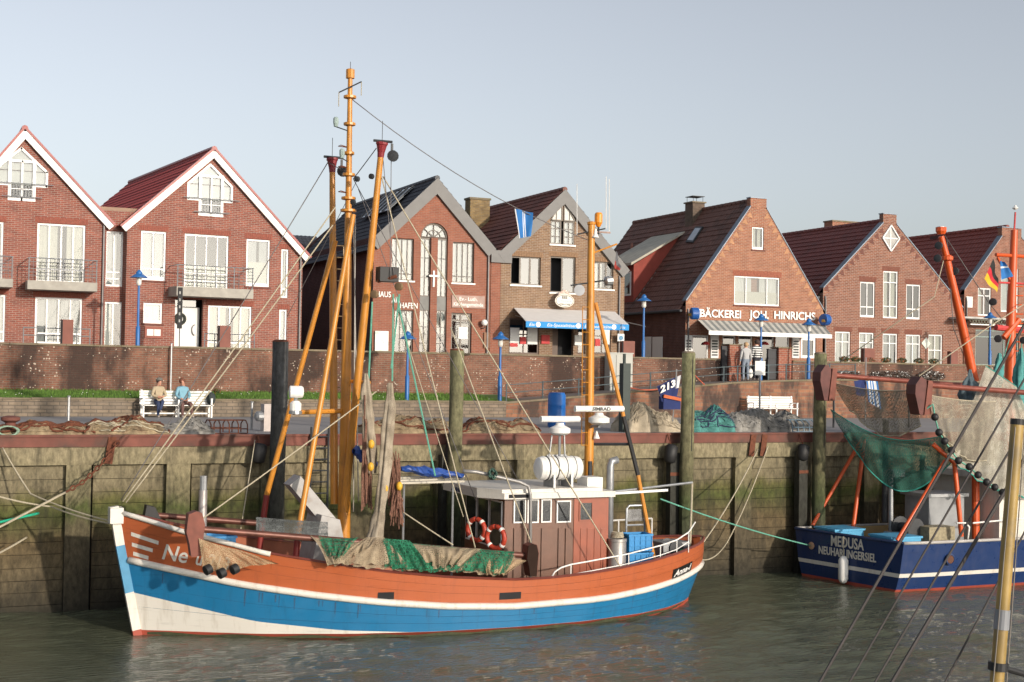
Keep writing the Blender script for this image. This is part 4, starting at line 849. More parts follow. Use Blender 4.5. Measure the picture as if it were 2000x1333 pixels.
# doorway in the shaded side wall
r_ = [at_depth(F5, 1290, 700, 0)]
for (xa, xb) in ((1256, 1272), (1274, 1294)):
    # side wall plane: X = const
    pa, pb = onX(xa, 690, F5.O.x-.02), onX(xb, 658, F5.O.x-.02); MB().box((-.03, pa.y-F5.O.y, 0), (.0-.005, pb.y-F5.O.y, pb.z-STREET)).build('side_door', upvc, h5, local=True)
F6 = Frame(1607, 640, YH)
tall = dict(cols=2, rows=(.7,), pane=gl, curtain=(0, 1)); mid6 = dict(cols=2, rows=(.28,), pane=gl_dark, curtain=False, bottom=.03)
h6, W6, ua6, za6, zl6, zr6 = parapet_house('gabled_house', 'brown brick parapet-gabled house with a white diamond window', F6, 1881, (1725, 436), (1751, 439), 419, (1607, 563), (1881, 602), bk_dia, roofmat('dark_red_tiles', (.2, .058, .048), moss=(.12, .045, .04), var=.2),
    [((1680, 1709, 551, 620), mid6), ((1725, 1754, 530, 622), dict(cols=2, rows=(.25, .76), pane=gl, curtain=True)), ((1770, 1798, 556, 624), mid6),
     ((1631, 1661, 648, 715), tall), ((1678, 1707, 650, 715), tall), ((1724, 1753, 652, 715), tall), ((1769, 1798, 654, 715), tall), ((1813, 1841, 654, 715), dict(cols=2, rows=(.5,)))])
raking_bricks(h6, W6, zl6-.1, zr6-.1, F6.uz(1725, 436)[0], F6.uz(1751, 439)[0], F6.uz(1725, 444)[1], mat('dark_brick_band', (.15, .06, .045), .85))
for w__ in ((1631, 1661, 648, 715), (1678, 1707, 650, 715), (1724, 1753, 652, 715), (1769, 1798, 654, 715), (1680, 1709, 551, 620), (1770, 1798, 556, 624), (1725, 1754, 530, 622)): soldier(h6, F6.rect(*w__), mat('soldier_brown', (.2, .075, .05), .85, var=.3, scale=14), .26)
u_, z_ = F6.uz(1739, 466); q = .56
dmw = MB()
for a, b in (((-q, 0), (0, q*1.25)), ((0, q*1.25), (q, 0)), ((q, 0), (0, -q*1.25)), ((0, -q*1.25), (-q, 0))): dmw.bar((u_+a[0], -.02, z_+a[1]), (u_+b[0], -.02, z_+b[1]), .06, .15, up=(0,1,0))
dmw.box((u_-q, -.03, z_-.025), (u_+q, .02, z_+.025)); dmw.box((u_-.025, -.034, z_-q*1.2), (u_+.025, .016, z_+q*1.2)); dw = dmw.build('diamond_window', upvc, h6, local=True)
MB().prism([(u_-q, -.012, z_), (u_, -.012, z_-q*1.25), (u_+q, -.012, z_), (u_, -.012, z_+q*1.25)], (0, .006, 0)).build('pane', mat('pale_glass', (.35, .34, .32), .15), dw, local=True)
u_, z_ = F6.uz(1808, 671); MB().obox((u_, -.03, z_), (.16, 0, .16), (0, .01, 0), (-.16, 0, .16)).build('diamond_plaque', mat('plaque', (.6, .62, .55), .6, var=.2, scale=10), h6, local=True)
u_, z_ = at_depth(F6, 1640, 436, 7.5); ch = MB().box((u_-.9, 7, z_-1.5), (u_+1.6, 7.8, z_)).build('chimney', bk_bak, h6, local=True); MB().box((u_-.95, 6.95, z_), (u_+1.65, 7.85, z_+.08)).build('chimney_cap', capm, ch, local=True)
F7 = Frame(1883, 640, YH+.4)
h7, W7, ua7, za7, zl7, zr7 = parapet_house('gabled_house', 'brick parapet-gabled shop house with lattice-fronted canopy behind the orange mast', F7, 2190, (1957, 462), (1995, 466), 446, (1868, 566), (2190, 640), brick('pinkish_brown_brick', (.3, .12, .075), (.23, .09, .06), (.3, .22, .17)), roofmat('red_tiles', (.23, .06, .045), var=.2),
    [((1910, 1936, 563, 617), dict(cols=2, rows=(.72,), curtain=(0, .4))), ((1955, 1989, 525, 610), dict(cols=2, rows=(.68,), curtain=True)), ((1905, 1990, 645, 715), dict(cols=3, rows=(.8,), fm=mat('green_grey_frame', (.25, .33, .3), .6), pane=gl_dark, curtain=False))])
u0, z0 = at_depth(F7, 1884, 622, -1.6); u1, _ = at_depth(F7, 2060, 622, -1.6)
cn = MB().box((u0, -1.6, z0), (u1, 0, z0+.1)).build('canopy', mat('grey_white_canopy', (.42, .42, .4), .6), h7, local=True)
MB().box((u0+.4, -1.62, z0-.34), (u1, -1.58, z0-.28)).build('canopy_edge', white, cn, local=True)
for k in range(26):
    for s in (-1, 1): MB().bar((u0+.5+k*.2, -1.6+s*.004, z0-.28), (u0+.5+k*.2+s*.2, -1.6+s*.004, z0-.02), .01, .035, up=(0,1,0)).build('lattice_bar', mat('pale_green_lattice', (.4, .42, .32), .7), cn, local=True)
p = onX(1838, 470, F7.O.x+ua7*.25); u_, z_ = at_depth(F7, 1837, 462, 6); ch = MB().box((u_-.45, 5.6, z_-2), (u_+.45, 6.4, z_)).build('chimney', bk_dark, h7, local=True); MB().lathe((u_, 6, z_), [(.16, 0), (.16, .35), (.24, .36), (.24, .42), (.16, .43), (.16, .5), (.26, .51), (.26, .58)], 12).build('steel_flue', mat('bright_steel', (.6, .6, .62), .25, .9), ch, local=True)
u_, z_ = F7.uz(1882, 590); MB().box((u_+.15, -.05, z_-.3), (u_+.6, -.01, z_+.3)).build('white_plaque', white, h7, local=True)
# ================================================================== FISHING BOAT (orange and blue)
CL = -3.7; BX = 4.9
def smooth_tab(tab, lo, hi, n=400, k=9):
    x = np.linspace(lo, hi, n); y = np.interp(x, [a for a, _ in tab], [b for _, b in tab]); yp = np.pad(y, k, mode='reflect', reflect_type='odd'); ker = np.hanning(2*k+1); ker /= ker.sum()
    ys = np.convolve(yp, ker, 'valid'); return lambda s: float(np.interp(s, x, ys))
t_bs = smooth_tab([(0,.06),(.5,.45),(1,.8),(2,1.4),(3,1.85),(5,2.4),(7,2.65),(9,2.7),(11,2.62),(13,2.2),(14.2,1.7),(15.2,1.05),(15.7,.58),(16,.1)], 0, 16)
t_bw = smooth_tab([(0,.03),(.5,.3),(1.5,.85),(2.5,1.4),(4.5,2.1),(6.5,2.5),(8.5,2.6),(10.5,2.45),(12.5,1.9),(13.7,1.3),(14.7,.5),(15.1,.05)], 0, 15.1)
t_sh = smooth_tab([(0,2.86),(.2,2.8),(.75,2.64),(1.5,2.4),(2.35,2.19),(3.1,1.98),(5.6,1.55),(7.2,1.37),(8.9,1.24),(9.9,1.24),(11.9,1.34),(13.7,1.51),(14.9,1.63),(16,1.74)], 0, 16)
t_st = smooth_tab([(0,1.80),(.27,1.75),(1.3,1.53),(2.35,1.31),(4,1.06),(5.6,.87),(7.2,.73),(8.9,.65),(11.9,.68),(13.7,.81),(14.9,.94),(15.5,1.03),(16,1.1)], 0, 16)
t_wg = smooth_tab([(0,1.0),(.4,.91),(2.57,.41),(4.5,.2),(6.5,.1),(16,.1)], 0, 16)
def stem(z): return max(0.0, .6-.21*z)
def stern(z): return 15.5+.5*min(1, max(0, z/1.2))
def halfb(t, z):
    s = t*16; zs = t_sh(s); a, b = t_bw(t*15.1), t_bs(s)
    if z <= 0: return a*(1+z*.5)
    f = min(1, z/zs); return a+(b-a)*f**.85
def hull(t, z, side=-1, off=0):
    s = stem(z)+t*(stern(z)-stem(z)); return V((BX+s, CL+side*(halfb(t, z)+off), z))
def hull_s(s, z, off=0, side=-1):
    t = (s-stem(z))/(stern(z)-stem(z)); return hull(min(1, max(0, t)), z, side, off)
anna = thing('fishing_boat', 'wooden shrimp boat with orange bulwark, blue hull and ochre masts', 'boat', (13, CL, 0))
b_or = paint('orange_bulwark_paint', (.40, .10, .034), .45, streak=.35, dirt=(.22, .06, .03))
b_bl = paint('blue_hull_paint', (.012, .15, .32), .42, streak=.4, dirt=(.02, .08, .15))
b_wh = paint('white_hull_paint', (.66, .63, .57), .5, streak=.45, dirt=(.36, .3, .22))
b_bt = mat('red_boot_topping', (.33, .06, .035), .6, var=.15)
b_dk = mat('grey_wood_deck', (.2, .17, .14), .8, var=.15, scale=4)
rail_m = mat('dark_red_rail', (.2, .05, .035), .45, var=.15)
NT = 72
rowz = [lambda t: -.7, lambda t: .11, lambda t: max(.112, t_wg(t*16)), lambda t: t_st(t*16)-.09, lambda t: t_st(t*16)+.02, lambda t: (t_st(t*16)+t_sh(t*16))/2, lambda t: t_sh(t*16)]
rmat = [3, 2, 1, 2, 0, 0]
mb = MB()
for side in (-1, 1):
    for k in range(6):
        n0 = len(mb.v)
        for i in range(NT+1):
            t = i/NT; mb.v.append(tuple(hull(t, rowz[k](t), side))); mb.v.append(tuple(hull(t, rowz[k+1](t), side)))
        for i in range(NT): mb.f.append((n0+2*i, n0+2*i+2, n0+2*i+3, n0+2*i+1)); mb.mi.append(rmat[k])
hl_ = mb.build('hull', [b_or, b_bl, b_wh, b_bt], anna, smooth=True)
# bulwark inside + deck
mb = MB()
for side in (-1, 1):
    n0 = len(mb.v)
    for i in range(NT+1):
        t = .01+.98*i/NT; z = t_sh(t*16); mb.v.append(tuple(hull(t, z, side, -.07))); mb.v.append(tuple(hull(t, z-.75, side, -.1)))
    for i in range(NT): mb.f.append((n0+2*i, n0+2*i+2, n0+2*i+3, n0+2*i+1)); mb.mi.append(0)
mb.build('bulwark_inside', mat('inner_bulwark_paint', (.34, .1, .045), .6, var=.15), anna, smooth=True)
mb = MB(); n0 = 0
for i in range(NT+1):
    t = .012+.976*i/NT; z = t_sh(t*16)-.74; mb.v += [tuple(hull(t, z, -1, -.05)), tuple(hull(t, z, 1, -.05))]
mb.f = [(2*i, 2*i+2, 2*i+3, 2*i+1) for i in range(NT)]; mb.mi = [0]*NT; mb.build('deck', b_dk, anna)
for side in (-1, 1):
    mb = MB(); mb.grid(lambda a, b: hull(a, t_sh(a*16), side)+V((0, -side*(-.05+.17*b), .015+(.04 if 0 < b < 1 else 0))), NT, 3); mb.build('rail_cap', rail_m, anna, smooth=True)
    # rubbing strake: half-round timber
    mb = MB(); mb.tube([hull(t, t_st(t*16)-.03, side, .005) for t in np.linspace(.004, .996, NT)], .085, 8); mb.build('rubbing_strake', b_wh, anna, smooth=True)
for side in (-1, 1):      # plank seams
    for fr in (.35, .68):
        mb = MB(); mb.tube([hull(t, t_st(t*16)+.08+(t_sh(t*16)-t_st(t*16)-.08)*fr, side, .0) for t in np.linspace(.006, .99, 60)], .003, 4); mb.build('plank_seam', mat('seam_orange', (.16, .045, .02), .8), anna)
        mb = MB(); mb.tube([hull(t, .12+(t_st(t*16)-.24)*fr, side, .0) for t in np.linspace(.006, .99, 60)], .003, 4); mb.build('plank_seam', mat('seam_blue', (.01, .06, .13), .8), anna)
# forward white rail and red line on the bow
mb = MB(); mb.tube([hull_s(s, t_sh(s)+.04, .0) for s in np.linspace(.1, 3.2, 14)], .06, 6); mb.build('bow_rail', b_wh, anna, smooth=True)
mb = MB()
zz = np.linspace(-.3, 2.95, 14)
for z0_, z1_, m_ in ((2.1, 3.0, 0), (1.0, 2.1, 1), (.12, 1.0, 0), (-.4, .12, 2)):
    mb.bar((BX+stem(z0_)-.06, CL, z0_), (BX+stem(z1_)-.06, CL, z1_), .2, .2, up=(0,1,0), m=m_)
mb.build('stem_post', [b_wh, mat('stem_blue', (.05, .24, .42), .4), b_bt], anna)
MB().box((BX-.16, CL-.2, 2.62), (BX+.14, CL+.2, 2.98)).build('stem_head', b_wh, anna)
def on_hull(mb, s0, z0, w_, h_, fn=None): pass
def hull_text(txt, sA, sB, zA, zB, hgt, mtl, shear=.25, bold=.008, name='lettering', fit=None, off=.012):
    """lettering painted on the near side, following the plank curve"""
    tmp = MB(); text_mb(tmp, txt, hgt/.7, (0, 0, 0), (1,0,0), (0,0,1), shear=shear, bold=bold, ext=.004, fit=fit)
    L_ = max(v[0] for v in tmp.v); mb = MB()
    for v in tmp.v:
        f = v[0]/L_; s = sA+(sB-sA)*f; z = zA+(zB-zA)*f+v[2]; p = hull_s(s, z, off); mb.v.append((p.x, p.y-v[1], p.z))
    mb.f, mb.mi = tmp.f, [0]*len(tmp.f); return mb.build(name, mtl, anna, fix=False)
def s_of(x, y, zz=None):
    b = 1.2
    for _ in range(30): p = onY(x, y, CL-b); b = .5*b+.5*halfb(min(1, max(0, (p.x-BX)/16)), p.z)
    return p.x-BX, p.z
sa, za_ = s_of(318, 1093); sb, zb_ = s_of(368, 1102); hull_text('Ne', sa, sb, za_, zb_, .36, b_wh)
sa, za_ = s_of(384, 1104); sb, zb_ = s_of(450, 1117); hull_text('u 213', sa, sb, za_, zb_, .32, b_wh)
for (xa, ya, xb, yb) in ((257, 1040, 311, 1058), (259, 1061, 300, 1073), (262, 1079, 292, 1088)):
    (s0, z0), (s1, z1) = s_of(xa, ya), s_of(xb, yb); mb = MB(); mb.grid(lambda a, b: hull_s(s0+(s1-s0)*a, z0+(z1-z0)*a-.09*b, .008), 8, 1); mb.build('white_stripe', b_wh, anna)
(s0, z0), (s1, z1) = s_of(1313, 1133), s_of(1350, 1116)
mb = MB(); mb.grid(lambda a, b: hull_s(s0+(s1-s0)*a, z0+(z1-z0)*a+.28*b, .01), 10, 2); npl = mb.build('name_plate', mat('black_plate', (.012, .012, .012), .4), anna)
hull_text('Anna-I', s0+.05, s1-.05, z0+.07, z1+.07, .16, white, shear=.3, bold=.006, off=.02)
for xa, xb in ((738, 770), (975, 1017)):       # freeing ports
    (s0, z0), (s1, _) = s_of(xa, 1172), s_of(xb, 1172); mb = MB(); mb.grid(lambda a, b: hull_s(s0+(s1-s0)*a, z0+.17*b+.0, .006), 4, 1); mb.build('freeing_port', dark_in, anna)
rs_m = bpy.data.materials.new('rust_run'); rs_m.use_nodes = True; rs_m.node_tree.nodes['Principled BSDF'].inputs['Base Color'].default_value = (.12, .05, .025, 1); rs_m.node_tree.nodes['Principled BSDF'].inputs['Alpha'].default_value = .38
for k in range(26):      # rust and dirt runs below scuppers, strake bolts and the rail
    s_ = random.uniform(1.0, 15.0); zt_ = random.choice((t_st(s_)-.11, t_sh(s_)-.08, t_st(s_)-.11)); w_ = random.uniform(.012, .035); h_ = random.uniform(.12, .4)
    mb = MB(); mb.grid(lambda a, b: hull_s(s_+w_*(a-.5)*(1-.6*b), zt_-h_*b, .006), 2, 4); mb.build('rust_run', rs_m, anna)
mb = MB(); mb.grid(lambda a, b: hull_s(.75+14.6*a, .005+.06*b+.02*math.sin(a*60)*b, .007), 120, 1); mb.build('weed_line', mat('waterline_weed', (.05, .055, .025), .9, var=.4, scale=8), anna)
# ---- wheelhouse
teak = mat('varnished_brown_wood', (.13, .058, .034), .45, var=.2, scale=3, bump=.1); teakr = mat('red_varnished_wood', (.26, .06, .025), .4, var=.2, scale=3)
YN, YF = -5.0, -2.4
X0 = onY(985, 1030, YN).x; X1 = onY(1186, 1030, YN).x; XD = onY(1120, 1030, YN).x; ZB = .55; ZT = onY(1090, 972, YN).z
wh = MB(); wh.box((X0, YN, ZB), (X1, YF, ZT)); who = wh.build('wheelhouse', teak, anna)
MB().box((XD, YN-.02, ZB), (X1+.02, YN, ZT-.02)).build('side_door', teakr, who)
def wh_win(x0, x1, y0, y1, fm=white):
    a, b = onY(x0, (y0+y1)/2, YN-.03), onY(x1, (y0+y1)/2, YN-.03); zt, zb = onY((x0+x1)/2, y0, YN-.03).z, onY((x0+x1)/2, y1, YN-.03).z
    w_ = MB(); f = .035
    w_.box((a.x, YN-.045, zb), (a.x+f, YN-.005, zt)); w_.box((b.x-f, YN-.045, zb), (b.x, YN-.005, zt)); w_.box((a.x+f, YN-.043, zt-f), (b.x-f, YN-.005, zt)); w_.box((a.x+f, YN-.043, zb), (b.x-f, YN-.005, zb+f))
    o = w_.build('window', fm, who); MB().box((a.x+f, YN-.03, zb+f), (b.x-f, YN-.024, zt-f)).build('pane', mat('cabin_glass', (.02, .022, .025), .05, spec=.8), o)
for a in ((1003, 1027, 975, 1022), (1030, 1052, 975, 1022), (1057, 1077, 975, 1021), (1087, 1115, 978, 1021)): wh_win(*a)
wh_win(1131, 1158, 980, 1018, teakr)
for a in (1003, 1030, 1057, 1090, 1104, 1133, 1146, 1160, 1173):       # raised door and side panels
    p, q = onY(a, 1032, YN), onY(a+(20 if a < 1080 else 10), 1075, YN); MB().box((p.x, YN-.035, .75), (q.x, YN-.02, p.z)).build('wood_panel', teak if a < 1120 else teakr, who)
for k in range(3):      # front windows
    y0 = YN+.12+k*.82; fo = MB().box((X0-.03, y0, ZB+1.25), (X0-.002, y0+.72, ZT-.08)).build('front_window', white, who); MB().box((X0-.036, y0+.035, ZB+1.29), (X0-.031, y0+.685, ZT-.12)).build('pane', MATS['cabin_glass'], fo)
# roof with slanted visor
RZ0, RZ1 = ZT, ZT+.15
XV = X0-.55
rf = MB(); pl = [(XV, YF+.25), (XV, YN+.5), (X0-.1, YN-.2), (X1+.12, YN-.2), (X1+.12, YF+.2), (X0-.1, YF+.2)]
rf.prism([(a, b, RZ0) for a, b in pl], (0, 0, RZ1-RZ0)); rfo = rf.build('roof', b_wh, who)
rf2 = MB(); rf2.prism([(X0-.05+(a-X0)*.9, b*.96+CL*.04, RZ1+.002) for a, b in pl], (0, 0, .09)); rf2.build('roof_crown', b_wh, rfo)
mb = MB(); text_mb(mb, 'ANNA', .15, (XV-.012, YF-.35, RZ0+.04), (0,-1,0), (0,0,1), ext=.004, bold=.004, fit=.75); mb.build('lettering', mat('dark_blue_letter', (.02, .04, .12), .5), rfo, fix=False)
MB().box((X0+.02, YN-.205, RZ0+.03), (X0+.6, YN-.201, RZ0+.12)).build('recessed_light', dark_in, rfo)
# liferaft canister with bands on a cradle
c0, c1 = onY(1048, 915, -4.6), onY(1133, 915, -4.6); zc = c0.z
lr = MB(); L_ = c1.x-c0.x
prof = [(.2, 0), (.28, .05), (.30, .12)]
for k in range(7): prof += [(.30, .15+k*(L_-.3)/7), (.315, .17+k*(L_-.3)/7), (.315, .2+k*(L_-.3)/7), (.30, .22+k*(L_-.3)/7)]
prof += [(.30, L_-.1), (.27, L_-.04), (.18, L_)]
lr.lathe((c0.x, -4.6, zc), prof, 18, ax=(1,0,0)); lro = lr.build('liferaft_canister', white, anna, smooth='auto')
for k in (.3, .7): MB().box((c0.x+L_*k-.03, -4.9, RZ1), (c0.x+L_*k+.03, -4.3, zc-.15)).build('cradle', steel, lro)
for k in (.2, .4, .6, .8): MB().lathe((c0.x+L_*k, -4.6, zc), [(.318, 0), (.318, .02)], 18, ax=(1,0,0)).build('strap', dsteel, lro)
a = onY(1137, 955, -4.4); MB().box((a.x, -4.7, RZ1), (a.x+.45, -4.1, RZ1+.32)).build('roof_locker', white, anna)
# gallows pipe in front of the wheelhouse
P = [onY(x, y, -5.3) for x, y in ((905, 921), (930, 922), (1015, 942), (1032, 950), (1036, 968), (1037, 1068))]; P[-1].z = .6
MB().tube(P, .045, 8).build('gallows_pipe', mat('dull_aluminium', (.3, .29, .28), .45, .4), anna, smooth=True)
# exhaust pipes behind the wheelhouse
p = onY(1182, 940, -4.4); P = [V((p.x+.15, -4.4, .5)), V((p.x+.15, -4.4, p.z+.4)), V((p.x+.18, -4.4, p.z+.52)), V((p.x+.36, -4.4, p.z+.56))]
MB().tube(P, .1, 10).build('exhaust_pipe', steel, anna, smooth=True); MB().tube([V((p.x+.14, -4.45, .5)), V((p.x+.14, -4.45, 1.9))], .14, 10).build('exhaust_jacket', mat('brown_grey_pipe', (.2, .17, .15), .6, .3), anna, smooth=True)
MB().tube([V((p.x-.25, -4.0, RZ1)), V((p.x-.25, -4.0, p.z+.5))], .06, 8).build('black_stack', dsteel, anna)
# ---- masts and derricks
def P2(x, y, Y): return onY(x, y, Y)
def spar(name, a, b, r0, r1, m_=None, n=12, parent=None):
    return MB().tube([a, V(a).lerp(V(b), .5), b], [r0, (r0+r1)/2, r1], n).build(name, m_ or orange_sp, parent or anna, smooth='auto')
mb0 = V((P2(672, 1045, CL).x, CL, .7)); mt = P2(684, 152, CL)
def mast_at(z): return mb0.lerp(mt, (z-mb0.z)/(mt.z-mb0.z))
ms = MB(); hs = [0, .1, .35, .5, .62, .72, .86, 1.0]; rs_ = [.175, .165, .13, .12, .10, .085, .07, .058]
ms.tube([mb0.lerp(mt, h) for h in hs], rs_, 14); mast = ms.build('main_mast', orange_sp, anna, smooth='auto')
for y_, r_ in ((190, .16), (243, .15), (300, .13), (342, .16), (388, .18), (412, .2)):
    q = mast_at(P2(684, y_, CL).z); MB().lathe(q-V((0,0,.05)), [(.09, 0), (r_, .02), (r_, .08), (.09, .1)], 12).build('mast_band', orange_sp, mast)
q = mt; MB().lathe(q-V((0,0,.02)), [(.11, 0), (.11, .22), (.06, .24)], 10).build('mast_cap', orange_sp, mast); MB().tube([q, q+V((0,0,.4))], .008, 4).build('aerial', wire, mast)
a, b = P2(662, 181, CL-.15), P2(706, 160, CL-.15); MB().tube([a, b], .018, 5).build('yard', dsteel, mast)
for q in (a, b): MB().tube([q, q-V((0, 0, .35))], .012, 4).build('yard_rod', rope_c, mast)
for x_, y_ in ((656, 240), (668, 302)):
    q = P2(x_, y_, CL-.2); MB().lathe(q, [(.05, -.1), (.07, 0), (.07, .1), (.04, .14)], 8).build('mast_lamp', mat('lamp_grey_green', (.3, .38, .36), .3), mast); MB().tube([q-V((0,0,.1)), mast_at(q.z-.15)], .015, 4).build('lamp_arm', dsteel, mast)
for y_ in (288, 328, 377): # step hoops
    q = P2(672, y_, CL); MB().tube([mast_at(q.z), q+V((-.12, -.1, .03)), q+V((-.12, .1, .03)), mast_at(q.z)], .012, 4).build('mast_step', rust, mast)
# tripod legs
for nm, xb, yb, xt, yt, Yb, Yt in (('far', 506, 1022, 655, 470, -2.3, -3.4), ('near', 581, 1050, 690, 420, -5.2, -4.0)):
    a, b = P2(xb, yb, Yb), P2(xt, yt, Yt); k = a.lerp(b, .10 if nm == 'far' else .0); lg = MB().tube([k, b], [.072, .064], 10).build('tripod_leg', orange_sp, anna, smooth='auto'); MB().tube([V((a.x-.1, a.y, .7)), k], [.085, .074], 10).build('leg_foot', mat('dark_red_paint', (.25, .03, .025), .5), lg, smooth='auto')
MB().tube([P2(572, 806, -4.3), P2(668, 803, CL)], .06, 8).build('cross_spar', orange_sp, anna)
sl_ = MB(); q = P2(578, 766, -4.3); sl_.lathe(q-V((.17, 0, 0)), [(.1, 0), (.15, .02), (.15, .3), (.12, .34)], 14, ax=(1, -.15, 0)); slo = sl_.build('searchlight', white, anna, smooth='auto'); MB().tube([q-V((0, 0, .13)), P2(577, 792, -4.3)], .05, 8).build('searchlight_neck', steel, slo); MB().lathe(P2(577, 798, -4.3), [(.1, -.1), (.14, -.04), (.14, .12), (.08, .18)], 12).build('searchlight_base', white, slo); MB().lathe(P2(577, 806, -4.3), [(.16, -.04), (.16, .04)], 12).build('lamp_plate', steel, slo)
# derrick booms (raised)
cap_m = mat('dark_red_cap', (.22, .02, .025), .5)
for nm, base_, tx, ty, Yt in (('near', (672, 1000), 744, 300, CL-1.0), ('far', (653, 985), 649, 330, CL+.9)):
    a = P2(*base_, CL-.25 if nm == 'near' else CL+.3); b = P2(tx, ty, Yt)
    bo = MB().tube([a, a.lerp(b, .5), b], [.1, .1, .075], 12).build('derrick_boom', orange_sp, anna, smooth='auto')
    d = (b-a).normalized(); MB().lathe(b-d*.1, [(.08, 0), (.09, .12), (.13, .3), (.15, .32), (.15, .37), (.06, .39)], 10, ax=d).build('boom_head', cap_m, bo)
    q = b+d*.3; MB().tube([q-V((.22, 0, 0)), q+V((.26, 0, 0))], .035, 6).build('head_pin', dsteel, bo); MB().tube([q, q+V((0, 0, .5))], .008, 4).build('aerial', wire, bo)
    bl = MB(); qq = q+V((.24, -.05, -.35)); bl.lathe(qq-V((0,.05,0)), [(.05, 0), (.14, .01), (.14, .09), (.05, .1)], 12, ax=(.6,1,0)); bl.bar(qq, qq+V((0,0,.3)), .05, .05); bl.build('block', dsteel, bo)
# ladder on the far boom
la, lb = P2(655, 780, CL+.6), P2(655, 480, CL+.8); ld = MB()
for s in (-.0, .22): ld.tube([la+V((s, 0, 0)), lb+V((s, 0, 0))], .016, 5)
for k in range(14): q = la.lerp(lb, k/13); ld.tube([q, q+V((.22, 0, 0))], .012, 4)
ld.build('mast_ladder', mat('ladder_steel', (.35, .25, .14), .5, .3), anna)
for x_, y_ in ((694, 350), (722, 345), (686, 395), (700, 700)): # pulley blocks
    q = P2(x_, y_, CL-.4); MB().lathe(q-V((0,.05,0)), [(.03, 0), (.07, .01), (.07, .08), (.03, .09)], 10, ax=(1,.6,0)).build('block', dsteel, mast)
MB().tube([P2(688, 745, CL), P2(722, 748, CL-.6)], .05, 6).build('boom_rest', orange_sp, mast)
# winch and chute on the foredeck
q = P2(610, 985, -4.2); MB().obox(q, V((.52, 0, -.6)), V((0, .3, 0)), V((.13, 0, .11))).build('sorting_chute', mat('grey_white_steel', (.36, .35, .34), .5, var=.15, dirt=(.25, .2, .16), dscale=4, damt=.6), anna)
q2 = P2(612, 1035, -4.2); MB().prism([(q2.x-.4, -4.9, .7), (q2.x+.9, -4.9, .7), (q2.x+.45, -4.9, q2.z+.3), (q2.x-.0, -4.9, q2.z+.42)], (0, 1.2, 0)).build('winch_housing', MATS['grey_white_steel'], anna)
q = P2(396, 1000, -3.9); MB().tube([V((q.x, -3.9, 1.2)), V((q.x, -3.9, P2(396, 958, -3.9).z))], .1, 10).build('mooring_bollard', mat('worn_aluminium', (.42, .39, .38), .4, .5, var=.2), anna, smooth='auto'); MB().tube([V((q.x, -3.9, P2(396, 958, -3.9).z)), V((q.x, -3.9, P2(396, 930, -3.9).z))], .085, 10).build('bollard_head', steel, anna)
# aft mast with yards, aerials, amber lamp
AY = -3.7; am0 = V((P2(1150, 935, AY).x, AY, RZ1)); am1 = P2(1155, 440, AY)
amo = MB().tube([am0, am0.lerp(am1, .5), am1], [.13, .115, .095], 14).build('aft_mast', orange_sp, anna, smooth='auto')
MB().lathe(am1, [(.1, 0), (.115, .02), (.115, .08), (.05, .1)], 10).build('mast_cap', orange_sp, amo)
MB().tube([P2(1127, 458, AY), P2(1182, 447, AY)], .02, 5).build('yard', dsteel, amo); MB().tube([P2(1155, 453, AY), P2(1192, 455, AY)], .025, 5).build('yard', mat('pink_grey_tube', (.4, .28, .24), .6), amo)
for x_, y0, y1 in ((1127, 360, 460), (1184, 345, 447), (1190, 350, 452)): MB().tube([P2(x_, y1, AY), P2(x_, y0, AY)], .012, 4).build('whip_aerial', white, amo)
q = P2(1169, 428, AY); MB().lathe(q, [(.05, -.22), (.08, -.16), (.11, -.1), (.11, .12), (.08, .17)], 12).build('amber_lamp', mat('amber_glass', (.7, .25, .02), .25), amo); MB().tube([q-V((0,0,.2)), q-V((0,0,.42))], .03, 5).build('lamp_stem', dsteel, amo)
MB().tube([P2(1152, 497, AY), P2(1205, 477, AY)], .025, 6).build('gaff', orange_sp, amo)
MB().tube([P2(1115, 558, AY), P2(1195, 546, AY)], .025, 6).build('yard', dsteel, amo); q = P2(1193, 549, AY); MB().lathe(q, [(.05, -.2), (.13, -.16), (.13, .02), (.04, .06)], 10, ax=(1,0,.1)).build('floodlight', steel, amo)
q = P2(1129, 568, AY-.1); MB().lathe(q, [(.03, 0), (.05, .1), (.15, .2)], 12, ax=(-.3, -1, 0)).build('loudspeaker', mat('grey_horn', (.35, .36, .38), .5), amo)
q = P2(1163, 456, AY-.1); MB().lathe(q, [(.1, -.12), (.05, -.02), (.03, .12)], 10).build('white_bell', white, amo)
a, b = P2(1163, 592, AY), P2(1286, 1090, -4.9); st = MB().tube([a, a.lerp(b, .45)], .055, 8).build('mast_stay_leg', orange_sp, anna); MB().tube([a.lerp(b, .45), a.lerp(b, .68)], .06, 8).build('black_sleeve', black, st); MB().tube([a.lerp(b, .68), V((b.x, b.y, .8))], .055, 8).build('lower_leg', orange_sp, st)
MB().tube([P2(1160, 868, AY), P2(1228, 868, -4.3)], .045, 6).build('cross_spar', dsteel, amo); q = P2(1165, 857, AY-.2); MB().lathe(q, [(.09, 0), (.05, .1), (.02, .2)], 10).build('ship_bell', white, amo)
ld = MB(); la, lb = P2(1136, 870, AY-.1), P2(1138, 600, AY-.1)
for s in (0, .2): ld.tube([la+V((s, 0, 0)), lb+V((s, 0, 0))], .013, 4)
for k in range(12): q = la.lerp(lb, k/11); ld.tube([q, q+V((.2, 0, 0))], .01, 4)
ld.build('mast_ladder', orange_sp, amo)
